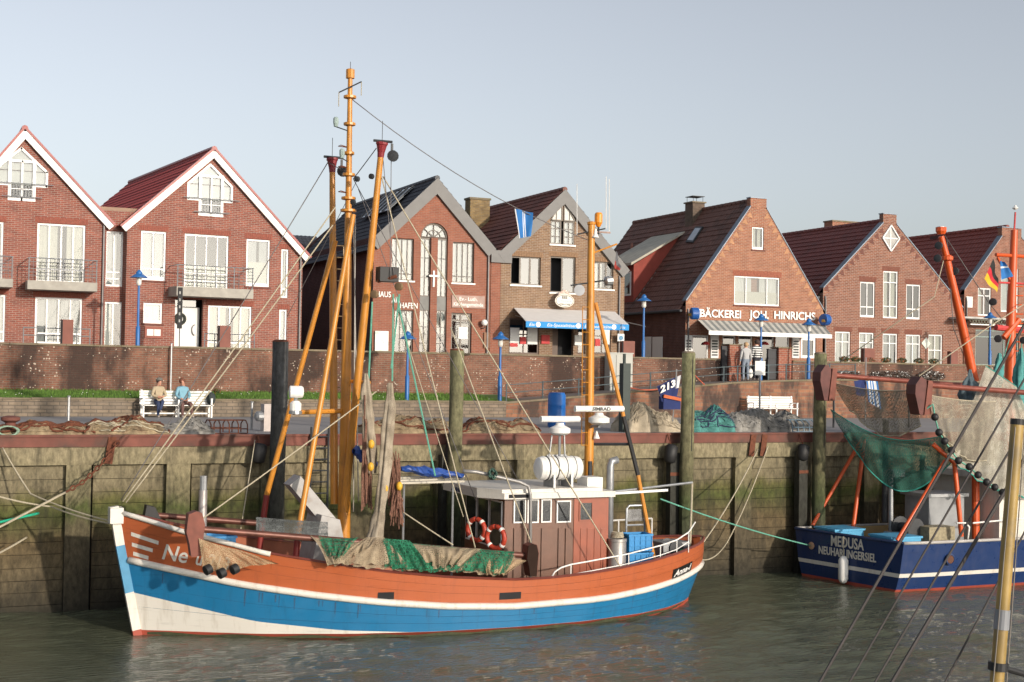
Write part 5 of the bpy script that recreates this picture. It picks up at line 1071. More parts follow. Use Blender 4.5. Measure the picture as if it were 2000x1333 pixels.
# radars
for x0, x1, y0, nm, py in ((1056, 1131, 819, '', 845), (1123, 1217, 799, 'SIMRAD', 828)):
    a, b = P2(x0, y0, -4.3), P2(x1, y0, -4.3); rd = MB(); rd.tube([a, b], .085, 10); ro = rd.build('radar_scanner', white, anna, smooth='auto'); c = (a+b)/2
    MB().lathe(c, [(.1, -.1), (.12, -.16), (.28, -.24), (.28, -.36), (.16, -.42)], 14).build('radar_gearbox', white, ro, smooth='auto')
    if nm: mb = MB(); text_mb(mb, nm, .12, (c.x-.25, -4.3-.088, c.z-.04), (1,0,0), (0,0,1), ext=.003, fit=.55, bold=.004); mb.build('lettering', dsteel, ro, fix=False)
    MB().tube([V((c.x, -4.3, c.z-.4)), V((c.x, -4.3, RZ1 if not nm else c.z-.5))], .035, 6).build('pedestal', steel, ro)
    if nm: MB().tube([V((c.x, -4.3, c.z-.45)), V((am0.x, AY, c.z-.5))], .04, 6).build('bracket', steel, ro)
    else:
        for s in (-.3, .3): MB().tube([V((c.x+s, -4.1, RZ1)), V((c.x+s*.6, -4.2, c.z-.42))], .025, 5).build('stand_leg', steel, ro)
        for k in (.3, .6): MB().box((c.x-.28, -4.15, RZ1+(c.z-.4-RZ1)*k), (c.x+.28, -4.1, RZ1+(c.z-.4-RZ1)*k+.03)).build('stand_step', steel, ro)
# light boom at the stern
a, b = P2(1192, 962, -4.6), P2(1352, 943, -4.2); lb_ = MB().tube([a, b], .035, 8).build('light_boom', steel, anna); MB().obox(P2(1246, 961, -4.6), (1.0*.9, 0, .03), (0, .05, 0), (0, 0, .03)).build('tube_light', white, lb_); MB().tube([b, V((b.x-.05, b.y, 1.3))], .03, 6).build('boom_prop', MATS['pale_rope'], lb_)
# white stern rail
rp = [onY(x, y, CL-halfb(min(1, (onY(x, y, -5.5).x-BX)/16), 1.4)+.05) for x, y in ((1077, 1128), (1084, 1117), (1096, 1109), (1115, 1103), (1160, 1095), (1228, 1082), (1290, 1066), (1322, 1055), (1345, 1040), (1358, 1020))]
rlm = MB().tube(rp, .02, 7).build('stern_rail', white, anna, smooth=True)
for k in (3, 5, 6, 7, 8):
    q = rp[k]; s = q.x-BX; MB().tube([q, V((q.x, q.y, t_sh(s)-.05))], .015, 6).build('stanchion', white, rlm)
mb = MB(); mb.tube([p-V((0, 0, .25)) for p in rp[3:9]], .013, 6); mb.build('lower_rail', white, rlm)
a = [V((BX+s, CL+t_bs(s)-.1, t_sh(s)+.55)) for s in (12.2, 13.2, 14.2, 15.0)]; fr_ = MB().tube(a, .025, 6).build('far_rail', white, anna)
for q in a: MB().tube([q, q-V((0,0,.6))], .02, 5).build('stanchion', white, fr_)
# small gear fixed on the after deck
q = P2(1315, 1075, -4.0); MB().box((q.x-.5, -4.3, .8), (q.x+.35, -3.5, q.z+.25)).build('stern_winch', mat('winch_grey', (.25, .26, .27), .5, .3, var=.2), anna); MB().lathe((q.x-.1, -4.35, q.z+.1), [(.22, 0), (.22, .06), (.1, .08), (.1, .5), (.22, .52)], 12, ax=(0,1,0)).build('winch_drum', dsteel, anna)
# ---------------------------------------------------------------- ropes and wires (each one line, sagging a little)
def rope(name, label, pts, r, mtl, sag=0.0, group=None, n=14, cat='rope'):
    P = []; pts = [V(p) for p in pts]
    for a, b in zip(pts[:-1], pts[1:]):
        L_ = (b-a).length
        for k in range(n): t = k/n; P.append(a.lerp(b, t)-V((0, 0, sag*L_*4*t*(1-t))))
    P.append(pts[-1]); o = MB().tube(P, r, 5).build(name, mtl, None, smooth=True); return tag(o, label, cat, group)
def rig(pts, r=.012, mtl=None, sag=0.004):   # standing rigging: part of the boat
    if len(pts) == 4 and pts[0][0] == 688: sag = .043
    pts = (pts[0], pts[-1]); P = [onY(x, y, Y) for x, y, Y in pts]; Q = []
    for a, b in zip(P[:-1], P[1:]):
        L_ = (b-a).length
        for k in range(12): t = k/12; Q.append(a.lerp(b, t)-V((0, 0, sag*L_*4*t*(1-t))))
    Q.append(P[-1]); return MB().tube(Q, r, 5).build('rigging_line', mtl or wire, anna, smooth=True)
for pts, mtl, r in ((((236, 978, CL), (590, 440, CL+.2), (640, 318, CL+.4)), wire, .013), (((240, 980, CL), (420, 742, CL), (655, 405, CL)), rope_c, .018), (((246, 982, CL), (440, 735, CL), (650, 440, CL)), rope_c, .018),
    (((372, 1030, -5.4), (540, 905, -5.2), (735, 765, -4.8)), rope_c, .018), (((470, 1035, -2.2), (500, 920, -1.8), (498, 860, -.3)), rope_c, .015),
    (((688, 195, CL), (855, 303, CL), (1005, 407, CL), (1150, 470, AY)), wire, .012), (((690, 350, CL), (760, 480, CL-.5), (925, 640, -4.6), (1010, 935, -4.8)), wire, .01), (((748, 345, -4.7), (830, 480, -4.8), (960, 640, -5), (1100, 880, -5.6), (1218, 1118, -6)), rope_c, .018),
    (((745, 345, -4.7), (800, 560, -5), (862, 880, -5.6), (928, 1070, -6.2)), rope_c, .017), (((700, 370, CL), (745, 520, -4.2), (905, 880, -4.8), (930, 980, -4.6)), wire, .01), (((696, 355, CL), (650, 440, -3.0), (560, 620, -2.6)), wire, .008),
    (((775, 605, -5), (860, 740, -5.2), (905, 1010, -5.6)), rope_c, .012), (((748, 310, -4.7), (752, 500, -4.8), (770, 545, -5)), wire, .01), (((764, 310, -4.7), (762, 545, -5)), wire, .01),
    (((880, 640, -5), (1000, 860, -5.6), (1037, 1060, -6.2)), rope_c, .017), (((690, 420, CL), (702, 700, CL), (700, 980, CL)), mat('pale_wire', (.4, .38, .35), .5), .016), (((694, 420, CL), (690, 1000, CL)), MATS['pale_wire'], .016),
    (((642, 318, CL+.4), (690, 345, CL)), wire, .012), (((735, 290, -4.6), (690, 350, CL)), wire, .012), (((786, 1000, -4.5), (870, 1060, -5), (885, 1065, -5.2)), rope_c, .02)):
    rig(pts, r, mtl)
# blocks with green ropes that carry the cod ends
for x_, y_, Y_ in ((727, 575, -4.8), (775, 560, -5.0)):
    q = onY(x_, y_, Y_); MB().lathe(q-V((0,.06,0)), [(.05, 0), (.1, .01), (.1, .1), (.05, .11)], 12, ax=(1,.7,0)).build('cargo_block', mat('wood_block', (.2, .13, .07), .6), anna)
a, b = onY(737, 550, -4.8), onY(775, 540, -5.0); MB().tube([a, b], .05, 6).build('block_beam', rust, anna); MB().box((a.x+.02, -4.95, a.z), (a.x+.5, -4.6, a.z+.36)).build('floodlight', black, anna)
for (x0, y0, x1, y1, Y_) in ((727, 590, 720, 740, -4.9), (768, 575, 766, 745, -5.1), (780, 575, 764, 720, -5.1), (775, 580, 850, 930, -5.3)): MB().tube([onY(x0, y0, Y_), onY(x1, y1, Y_)], .022, 5).build('hoist_rope', rope_g, anna)
# ---------------------------------------------------------------- trawl beams, shoes, nets (separate things lying on the boat)
def beam(label, x0, y0, x1, y1, Y):
    a, b = onY(x0, y0, Y), onY(x1, y1, Y); t = thing('trawl_beam', label, 'trawl beam', a, group='beam trawls on the shrimp boat')
    mbm = MB(); mbm.tube([a, b], .075, 10); mbm.build('beam_pipe', mat('worn_brown_pipe', (.13, .05, .035), .45, .3, var=.35, scale=6), t, smooth='auto'); return t, a, b
t, a, b = beam('long brown trawl beam with iron shoes laid along the net-covered bulwark', 380, 1033, 1035, 1086, -6.0)
for q, s in ((a, -1), (b, 1)):
    mbm = MB(); ks = 1.0 if s < 0 else .8; poly = [(q.x+a_*ks, q.z+b_*ks) for a_, b_ in ((-.16, .34), (.0, .4), (.12, .36), (.19, .1), (.16, -.2), (.14, -.58), (-.08, -.6), (-.13, -.3), (-.2, -.05))]; mbm.prism([(x_, -6.2, z_) for x_, z_ in poly], (0, .36, 0)); sh = mbm.build('trawl_shoe', mat('brown_red_shoe', (.17, .05, .032), .6, .2, var=.3, scale=5), t)
    MB().prism([(x_-.02, -6.205, z_) for x_, z_ in poly], (-.0, -.02, 0)).build('shoe_plate', mat('dark_iron', (.03, .018, .014), .95, spec=.1) if s > 0 else MATS['brown_red_shoe'], sh)  # after shoe gets a near-black plate, forward shoe a brown one
t2, a, b = beam('dark trawl beam with black shoe on the quay side of the foredeck', 292, 1006, 500, 1022, -2.4)
MB().prism([(a.x-.2, -2.6, a.z-.35), (a.x+.35, -2.6, a.z-.3), (a.x+.1, -2.6, a.z+.2), (a.x-.1, -2.6, a.z+.25)], (0, .35, 0)).build('trawl_shoe', black, t2)
net_b = netmat('beige_netting', (.36, .29, .2), .55, 24, (.24, .19, .13), .4); net_g = netmat('green_netting', (.035, .2, .11), .4, 13, (.025, .12, .07), .22, .16); net_thin = netmat('thin_beige_netting', (.4, .29, .18), .35, 30, (.28, .2, .12), .3)
def drape(name, label, quad, mtl, nu=28, nv=18, fold=.06, nf=6, sag=.0, bulge=.1, seed=0, group=None, cat='net', parent=None, rag=.0, belly=.0, edge=None):
    """cloth-like net hung from its top edge: quad = corner points TL, TR, BR, BL"""
    TL, TR, BR, BL = (V(p) for p in quad); r_ = random.Random(seed); ph = [r_.uniform(0, 6.28) for _ in range(8)]
    N = (TR-TL).cross(BL-TL).normalized()
    if N.y > 0: N = -N
    def f(a, b):
        p = TL.lerp(TR, a).lerp(BL.lerp(BR, a), b); g = b**.7
        off = fold*g*(math.sin(a*nf*6.28+ph[0]+b*1.5)+.5*math.sin(a*nf*11+ph[1]-b*3))+bulge*math.sin(math.pi*b)*(.6+.4*math.sin(a*3+ph[2]))
        z = -sag*math.sin(math.pi*a)*(1-.35*b) + rag*b*(math.sin(a*9+ph[3])+.6*math.sin(a*23+ph[4]))
        return p+N*off+V((0, 0, z-belly*math.sin(math.pi*a)*b*b))
    mbn = MB(); mbn.grid(f, nu, nv)
    if edge: mbn.m = 1; mbn.tube([f(k/40, 1) for k in range(41)], .022, 5); mbn.tube([f(k/40, 0) for k in range(41)], .016, 5)
    o = mbn.build(name, [mtl, edge] if edge else mtl, parent, smooth=True, fix=False)
    return o if parent is not None else tag(o, label, cat, group)
Q = lambda *p: [onY(x, y, Y) for x, y, Y in p]
drape('fishing_net', 'green net bundled over the bulwark amidships', Q((755, 1056, -6.05), (1005, 1078, -6.05), (985, 1120, -6.38), (760, 1110, -6.38)), net_g, 90, 26, .06, 9, .02, .1, 1, rag=.025)
drape('fishing_net', 'grey-brown under-net showing through the green net on the bulwark', Q((700, 1056, -5.95), (1010, 1080, -5.95), (990, 1122, -6.32), (690, 1106, -6.3)), net_b, 80, 20, .05, 11, .02, .07, 11, rag=.025)
drape('fishing_net', 'second green net fold lying forward over the grey-brown under-net', Q((748, 1052, -6.1), (800, 1056, -6.1), (840, 1114, -6.42), (752, 1110, -6.42)), net_g, 40, 24, .07, 5, .0, .1, 12, rag=.025)
drape('fishing_net', 'beige net skirt lying over the green net on the bulwark', Q((800, 1062, -6.12), (940, 1072, -6.12), (900, 1108, -6.42), (830, 1102, -6.42)), net_b, 50, 22, .06, 6, .02, .14, 2, rag=.04)
drape('fishing_net', 'thin beige net wing stretched to the after trawl shoe', Q((930, 1078, -6.1), (1030, 1095, -6.15), (990, 1122, -6.4), (950, 1120, -6.4)), net_thin, 40, 20, .04, 5, .02, .08, 3, rag=.02)
drape('fishing_net', 'beige net slung in a hanging loop forward of the green net', Q((605, 1046, -6.05), (735, 1052, -6.05), (720, 1070, -6.3), (640, 1108, -6.35)), net_b, 50, 26, .07, 6, .12, .14, 4, rag=.03)
drape('fishing_net', 'green net patch hung in the beige loop beside the mast', Q((622, 1048, -6.1), (700, 1050, -6.1), (672, 1088, -6.45), (640, 1085, -6.45)), net_g, 40, 20, .06, 4, .04, .12, 5, rag=.03)
drape('fishing_net', 'thin brown net wing hanging from the forward trawl shoe over the bow letters', Q((388, 1052, -6.25), (470, 1075, -6.2), (545, 1100, -6.3), (395, 1118, -6.35)), net_thin, 50, 26, .05, 5, .02, .12, 6, rag=.02)
drape('fishing_net', 'dark mesh screen above the foredeck bulwark', Q((500, 1010, -5.6), (640, 1020, -5.6), (640, 1062, -5.7), (500, 1048, -5.7)), netmat('grey_mesh', (.12, .13, .13), .3, 30), 16, 6, .01, 3, .01, .02, 7)
def bundle(name, label, pts, radii, mtl, seed=0, n=16, cat='net', group=None):
    """gathered net hanging like a rope of cloth, with lengthwise folds"""
    P = [V(p) for p in pts]; K = 44; n = 26; r_ = random.Random(seed); ph = [r_.uniform(0, 6.28) for _ in range(4)]; mbn = MB(); vs = []
    cum = np.linspace(0, 1, len(P))
    for k in range(K+1):
        t = k/K; c = V([float(np.interp(t, cum, [p[i] for p in P])) for i in range(3)]); r = float(np.interp(t, cum, radii))
        for j in range(n):
            a = 2*math.pi*j/n; rr = r*(1+.26*math.sin(4*a+ph[0]+t*2)+.16*math.sin(7*a+ph[1]-t*5)+.1*math.sin(t*17+ph[2]+a)+.06*math.sin(t*41+2*a)); vs.append(c+V((rr*math.cos(a), rr*math.sin(a)*.8, 0)))
    fs = [(k*n+j, k*n+(j+1) % n, (k+1)*n+(j+1) % n, (k+1)*n+j) for k in range(K) for j in range(n)]
    mbn.add(vs, fs); o = mbn.build(name, mtl, None, smooth=True); return tag(o, label, cat, group)
net_solid = netmat('gathered_beige_net', (.4, .34, .26), .3, 30, (.24, .2, .15), .65, .18); fringe = mat('brown_rope_fringe', (.22, .11, .075), .95, var=.5, scale=25)
bundle('hanging_net', 'long pale net bundle hung from the block and gathered down to the rail', Q((763, 748, -5.1), (762, 800, -5.1), (752, 900, -5.2), (742, 1000, -5.4), (731, 1058, -5.8)), [.05, .12, .13, .11, .17], net_solid, 1)
bundle('hanging_net', 'shorter grey-beige net bundle hung beside the raised boom', Q((715, 730, -4.9), (716, 770, -4.9), (722, 860, -5.0), (727, 925, -5.0)), [.05, .12, .13, .08], net_solid, 2)
drape('fishing_net', 'pale net spread from the hung bundle down over the bulwark', Q((715, 1050, -6.0), (750, 1050, -6.0), (800, 1104, -6.35), (645, 1102, -6.35)), net_b, 22, 12, .06, 5, .0, .1, 9)
def fringe_thing(label, x, y0, y1, w_, Y, seed):
    r_ = random.Random(seed); mbn = MB()
    for k in range(46):
        a = onY(x+r_.uniform(-w_*.35, w_*.35), y0+r_.uniform(0, (y1-y0)*.4), Y+r_.uniform(-.12, .12)); b = onY(x+r_.uniform(-w_, w_)*.6, y0+(y1-y0)*r_.uniform(.6, 1), Y+r_.uniform(-.15, .15)); mbn.tube([a, a.lerp(b, .5)+V((r_.uniform(-.02, .02), 0, 0)), b], .016, 4)
    tag(mbn.build('chafing_fringe', fringe, None), label, 'rope fringe')
fringe_thing('brown rope chafing fringe hanging beside the long net bundle', 773, 880, 1035, 26, -5.15, 1); fringe_thing('brown rope fringe hanging below the short net bundle', 716, 770, 1000, 18, -4.95, 2)
for i, (x_, y_, lb) in enumerate(((725, 868, 'yellow net float high on the short net bundle'), (724, 912, 'yellow net float low on the short net bundle'), (752, 955, 'yellow net float between the long net bundle and the brown fringe'), (780, 950, 'yellow net float on the outer side of the brown fringe'))):
    tag(MB().ball(onY(x_, y_, -5.3), (.08, .08, .11), 10, 8).build('net_float', mat('yellow_float', (.65, .36, .03), .5), None, smooth=True), lb, 'float', 'yellow net floats')
# rollers on the bow net
for k, (x_, y_) in enumerate(((406, 1113), (433, 1120), (458, 1112))): tag(MB().lathe(onY(x_, y_, -6.45), [(.05, -.09), (.11, -.07), (.11, .07), (.05, .09)], 12, ax=(.8, .3, .3)).build('net_roller', black, None, smooth='auto'), 'black rubber roller on the foot of the bow net', 'roller', 'rollers on the bow net')
# blue tarp on planks, in front of the wheelhouse
pk = thing('plank_stack', 'stack of white planks reaching forward of the wheelhouse roof', 'planks', onY(840, 940, -4.4))
for k in range(3): a, b = onY(768+k*6, 944-k*5, -4.5+k*.25), onY(905, 940-k*5, -4.5+k*.25); MB().bar(a, b, .2, .05).build('plank', mat('pale_plank', (.5, .46, .38), .7, var=.15), pk)
for s in (.15, .85): q = onY(768, 944, -4.4).lerp(onY(905, 940, -4.4), s); MB().tube([V((q.x, q.y, .6)), V((q.x, q.y, q.z-.03))], .03, 6).build('trestle_leg', steel, pk)
tarp = mat('blue_tarp', (.02, .07, .3), .5, var=.25, scale=6)
for lb, x0, y0, x1, y1, r_, sd in (('crumpled blue tarpaulin lying along the planks', 783, 915, 905, 930, .12, 3), ('blue tarpaulin bundle tied beside the raised boom', 690, 880, 735, 905, .2, 4)):
    a, b = onY(x0, y0, -4.4), onY(x1, y1, -4.4); rr = random.Random(sd); K = 16; mbn = MB(); vs = []
    for k in range(K+1):
        c = a.lerp(b, k/K)+V((0, 0, rr.uniform(-.03, .03))); r = r_*(.6+.6*math.sin(math.pi*k/K))*rr.uniform(.75, 1.2)
        for j in range(9): t_ = 6.283*j/9; q = r*rr.uniform(.75, 1.2); vs.append(c+V((0, q*math.cos(t_)*1.2, q*math.sin(t_)*.8)))
    mbn.add(vs, [(k*9+j, k*9+(j+1) % 9, (k+1)*9+(j+1) % 9, (k+1)*9+j) for k in range(K) for j in range(9)]); tag(mbn.build('tarpaulin', tarp, None), lb, 'tarpaulin')
rope('coiled_rope', 'dark green rope coil hung on the gallows pipe', [onY(962+9*math.cos(t)*(.7+.3*math.sin(t*3.3)), 926+11*math.sin(t)*(.7+.3*math.cos(t*2.3)), -5.4+.1*math.sin(t*1.7)) for t in np.linspace(0, 40, 90)], .02, mat('dark_green_rope', (.04, .09, .07), .8), n=1)
# lifebuoys on the wheelhouse front
buoy = mat('lifebuoy_orange', (.42, .045, .02), .5, var=.1)
for lb, x_, y_, Y_ in (('orange lifebuoy hung on the wheelhouse front beside the corner', 968, 1050, -5.15), ('orange lifebuoy hung on the wheelhouse front on the quay side', 930, 1035, -4.2)):
    c = onY(x_, y_, Y_); c.x = min(c.x, X0-.12); t = thing('lifebuoy', lb, 'lifebuoy', c, group='lifebuoys on the wheelhouse')
    R_, r_ = .27, .065; ax = V((.85, .5, 0)).normalized(); e1 = V((0, 0, 1)); e2 = ax.cross(e1)
    def tor(a0, a1, rr, m_, nm):
        mbn = MB(); mbn.tube([c+(e1*math.cos(t_)+e2*math.sin(t_))*R_ for t_ in np.linspace(a0, a1, 30 if a1-a0 > 3 else 5)], rr, 10); mbn.build(nm, m_, t, smooth=True)
    tor(0, 6.283, r_, buoy, 'ring')
    for k in range(4): tor(k*1.571+.6, k*1.571+.85, r_+.006, white, 'white_band')
# drum, crates, boxes on deck
def crate(name, label, x0, x1, y0, y1, Y, dp, mtl, ribs=True, group=None, zb=None):
    a, b = onY(x0, y1, Y), onY(x1, y0, Y); z0 = a.z if zb is None else zb; t = thing(name, label, 'crate', ((a.x+b.x)/2, Y, z0), group=group); wd = .03
    mbn = MB(); mbn.box((a.x, Y, z0), (b.x, Y+wd, b.z)); mbn.box((a.x, Y+dp-wd, z0), (b.x, Y+dp, b.z)); mbn.box((a.x, Y+wd, z0), (a.x+wd, Y+dp-wd, b.z)); mbn.box((b.x-wd, Y+wd, z0), (b.x, Y+dp-wd, b.z)); mbn.box((a.x+wd, Y+wd, z0), (b.x-wd, Y+dp-wd, z0+wd)); mbn.build('tub', mtl, t)
    if ribs:
        rb = MB(); n = 4
        for k in range(n+1): u = a.x+(b.x-a.x)*k/n; rb.box((u-.012, Y-.02, z0+.02), (u+.012, Y-.001, b.z-.06))
        for f in (.33, .66): zz = z0+(b.z-z0)*f; rb.box((a.x+.02, Y-.015, zz-.012), (b.x-.02, Y-.001, zz+.012))
        rb.build('ribs', mtl, t)
    mbn = MB(); mbn.box((a.x-.03, Y-.03, b.z-.05), (b.x+.03, Y-.001, b.z)); mbn.box((a.x-.03, Y-.001, b.z-.05), (a.x-.001, Y+dp+.03, b.z)); mbn.box((b.x+.001, Y-.001, b.z-.05), (b.x+.03, Y+dp+.03, b.z)); mbn.build('rim', mtl, t); return t
bluep = mat('blue_plastic', (.01, .21, .5), .45, var=.1, scale=6)
zd = t_sh(13)-.74
z_mid = onY(1250, 1078, -5.2).z
crate('fish_crate', 'lower blue plastic fish crate of the stack on the after deck', 1230, 1274, 1079, 1118, -5.2, .5, bluep, group='blue fish crates', zb=zd)
crate('fish_crate', 'upper blue plastic fish crate of the stack on the after deck', 1229, 1273, 1043, 1078, -5.2, .5, bluep, group='blue fish crates', zb=z_mid+.005)
crate('fish_box', 'closed blue plastic box on the foredeck behind the bow net', 404, 461, 1047, 1082, -4.35, .7, bluep, ribs=False, zb=1.55)
c = onY(1205, 1080, -5.1); dr_ = thing('steel_drum', 'grey steel drum with rope on its lid beside the exhaust pipe', 'drum', (c.x, -5.1, zd)); zt = onY(1205, 1052, -5.1).z
MB().lathe((c.x, -5.1, zd), [(.24, 0), (.25, .02), (.24, .25), (.25, .27), (.24, .29), (.24, .5), (.25, .52), (.24, .54), (.24, zt-zd-.08), (.255, zt-zd-.07), (.255, zt-zd)], 20).build('barrel', mat('drum_steel', (.38, .36, .34), .4, .5, var=.12), dr_, smooth='auto')
MB().tube([(c.x+.17*math.cos(t)*(1-.01*t), -5.1+.17*math.sin(t), zt+.02+.006*t) for t in np.linspace(0, 25, 60)], .018, 5).build('rope_coil', rope_c, dr_)
a, b = onY(1222, 1050, -4.6), onY(1261, 987, -4.6); t = thing('aluminium_frame', 'light aluminium folding frame standing behind the blue crates', 'frame', (a.x, -4.6, zd)); MB().tube([V((a.x, -4.6, zd)), V((a.x+.02, -4.6, b.z-.08)), V((a.x+.1, -4.6, b.z)), V((b.x-.1, -4.6, b.z)), V((b.x-.02, -4.6, b.z-.08)), V((b.x, -4.6, zd))], .03, 7).build('frame_tube', mat('aluminium', (.5, .52, .54), .35, .6), t, smooth=True); MB().tube([V((a.x, -4.6, (a.z+b.z)/2-.1)), V((b.x, -4.6, (a.z+b.z)/2-.1))], .025, 6).build('crossbar', MATS['aluminium'], t); MB().box((a.x+.05, -4.59, (a.z+b.z)/2), (b.x-.05, -4.585, b.z-.1)).build('mesh_panel', netmat('grey_panel_mesh', (.3, .3, .3), .4, 30, None, .35), t)
for nm, lb, x_, y_, c_ in (('fuel_can', 'red plastic can on the stern deck', 1306, 1092, (.45, .03, .04)), ('plastic_tub', 'green plastic tub on the stern deck', 1332, 1084, (.03, .3, .12))):
    q = onY(x_, y_, -4.7); z0 = t_sh(14.2)-.72; t = thing(nm, lb, 'container', (q.x, -4.7, z0)); MB().lathe((q.x, -4.7, z0), [(.16, 0), (.19, .05), (.19, q.z-z0), (.1, q.z-z0+.06)], 10).build('body', mat(nm+'_plastic', c_, .45), t, smooth='auto'); MB().tube([(q.x-.1, -4.7, q.z+.05), (q.x-.05, -4.7, q.z+.13), (q.x+.05, -4.7, q.z+.13), (q.x+.1, -4.7, q.z+.05)], .018, 5).build('handle', mat(nm+'_plastic', c_, .45), t)
# blue house flag on the stay
def flag(name, label, quad, mats, split=None, parent=None, nu=16, nv=10, amp=.05, group=None):
    TL, TR, BR, BL = (V(p) for p in quad); N = V((0, -1, 0)); mbn = MB()
    f = lambda a, b: TL.lerp(TR, a).lerp(BL.lerp(BR, a), b)+N*amp*math.sin(a*7+b*2)*(.3+a)
    mbn.grid(f, nu, nv)
    if split: mbn.mi = [split((i % nu+.5)/nu, (i//nu+.5)/nv) for i in range(nu*nv)]
    o = mbn.build(name, mats, parent, smooth=True, fix=False)
    return tag(o, label, 'flag', group) if parent is None else o
fb = mat('flag_blue', (.02, .15, .42), .8, var=.1); fw_ = mat('flag_white', (.65, .66, .68), .8)
flag('pennant', 'blue pennant with white stripes hanging on the stay between the masts', Q((1005, 408, CL), (1040, 416, CL), (1036, 462, CL), (1014, 466, CL)), [fb, fw_], lambda a, b: 1 if (.42 < a < .5 or .58 < a < .64 or a < .06) else 0)
flag('pennant', 'small dark red and grey flag drooping beside the aft mast', Q((1204, 490, AY), (1212, 520, AY), (1208, 530, AY), (1199, 522, AY)), [mat('flag_grey', (.12, .12, .13), .8), mat('flag_red', (.3, .04, .03), .8)], lambda a, b: 1 if b > .6 else 0)
# ================================================================== SECOND BOAT (dark blue, stern towards us)
MX = 27.15
navy = paint('navy_hull_paint', (.009, .03, .11), .32, streak=.35, dirt=(.05, .06, .12), coat=.3)
zs_c = onX(1772, 1066, MX).z; zs_f = onX(1577, 1028, MX).z; ztr = (zs_c+zs_f)/2
zst = onX(1770, 1128, MX).z
TA, TB = V((MX, -4.74, 0)), V((MX-.17*4.28, -.46, 0)); TD = (TB-TA).normalized(); TN = V((-TD.y, TD.x, 0)); TN = TN if TN.x < 0 else -TN
def onT(x, y, off=.02):
    d = ray(x, y); k = (TA+TN*off-CAM).dot(TN)/d.dot(TN); return CAM+d*k
med = thing('fishing_boat', 'dark blue trawler with white stripe moored stern-on beyond the shrimp boat', 'boat', (34, -2.4, 0))
def mh(s, z, side):      # s 0..1 stern to bow
    hb = 2.1*min(1.06, (1.02+.25*math.sin(min(1, s*1.5)*math.pi/2)))*max(.02, 1-max(0, (s-.55)/.45)**2.2); hb *= (.86+.14*min(1, max(0, z)/1.0)) if z > -.1 else .7
    yy = -2.6+side*hb
    return V((MX+s*14.5-.17*(yy+4.74)*max(0, 1-s*2)**2, yy, z+(.9*max(0, s-.5)**2*4 if z > .5 else 0)))
rows = [-.6, .08, zst-.06, zst+.06, ztr]; rm_ = [2, 0, 1, 0]; mb = MB(); NS = 40
for side in (-1, 1):
    for k in range(4):
        n0 = len(mb.v)
        for i in range(NS+1): mb.v += [tuple(mh(i/NS, rows[k], side)), tuple(mh(i/NS, rows[k+1], side))]
        for i in range(NS): mb.f.append((n0+2*i, n0+2*i+2, n0+2*i+3, n0+2*i+1)); mb.mi.append(rm_[k])
mb.build('hull', [navy, b_wh, b_bt], med, smooth=True)
mb = MB()
for k in range(4):
    a, b, c, d = mh(0, rows[k], -1), mh(0, rows[k], 1), mh(0, rows[k+1], 1), mh(0, rows[k+1], -1); rk = -.0
    mb.add([a, b, c, d], [(0,1,2,3)], rm_[k])
mb.build('transom', [navy, b_wh, b_bt], med)
mb = MB()
for i in range(NS+1): mb.v += [tuple(mh(.01+i/NS*.98, ztr-.5, -1)+V((0, .1, 0))), tuple(mh(.01+i/NS*.98, ztr-.5, 1)-V((0, .1, 0)))]
mb.f = [(2*i, 2*i+2, 2*i+3, 2*i+1) for i in range(NS)]; mb.mi = [0]*NS; mb.build('deck', b_dk, med)
for side in (-1, 1):
    mb = MB(); mb.tube([mh(i/NS, ztr, side)+V((0,0,.02)) for i in range(NS+1)], .05, 6); mb.build('rail', mat('pale_rail', (.4, .38, .36), .5), med, smooth=True)
    mb = MB(); mb.grid(lambda a, b: mh(a*.98+.005, ztr-.5*b, side)+V((0, -side*.07, 0)), 24, 1); mb.build('bulwark_inside', mat('buff_paint', (.5, .36, .17), .6, var=.1), med)
MB().tube([mh(0, ztr, -1)+V((0,0,.02)), mh(0, ztr, 1)+V((0,0,.02))], .05, 6).build('stern_rail', navy, med)
mb = MB(); 
for s_, xa, ya, xb, yb, h_ in (('MEDUSA', 1623, 1064, 1687, 1077, .32), ('NEUHARLINGERSIEL', 1599, 1077, 1711, 1103, .24)):
    a, b = onT(xa, ya), onT(xb, yb); text_mb(mb, s_, h_/.7, (a.x, a.y, (a.z+b.z)/2), -TD, (0, 0, 1), fit=(V((b.x, b.y, 0))-V((a.x, a.y, 0))).length, ext=.004, bold=.008)
mb.build('lettering', b_wh, med, fix=False)
for s in (.115, .34):
    p = mh(s, .95, -1); po = MB().lathe(p+V((0, .02, 0)), [(.16, 0), (.17, .05), (.13, .06), (.12, .03)], 18, ax=(0,-1,0)).build('porthole', navy, med); MB().lathe(p+V((0, -.02, 0)), [(.12, 0), (.12, .01)], 16, ax=(0,-1,0)).build('pane', mat('brown_glass', (.12, .05, .03), .1), po)
p = onT(1586, 1066); MB().lathe(p, [(.1, 0), (.12, .03), (.06, .04)], 14, ax=TN).build('hawse_ring', mat('cream_red', (.5, .3, .2), .5), med)
or_ = mat('signal_orange_paint', (.62, .09, .015), .4, var=.08, dirt=(.35, .05, .02), dscale=3, damt=.4)
def sp(pts, r, m_=or_, name='spar', par=None): return MB().tube([onY(*p) for p in pts], r, 10).build(name, m_, par or med, smooth='auto')
sp([(1587, 1026, -.6), (1688, 850, -.8)], .06, name='gallows_leg'); sp([(1664, 1048, -1.2), (1690, 850, -.8)], .07, name='gallows_leg'); sp([(1685, 852, -.8), (1816, 868, -3.6)], .075, name='gallows_bar'); sp([(1752, 1056, -4.3), (1846, 900, -4.3)], .06, name='gallows_leg'); sp([(1878, 1048, -4.3), (1864, 905, -4.3), (1822, 868, -4.0)], .075, name='gallows_leg')
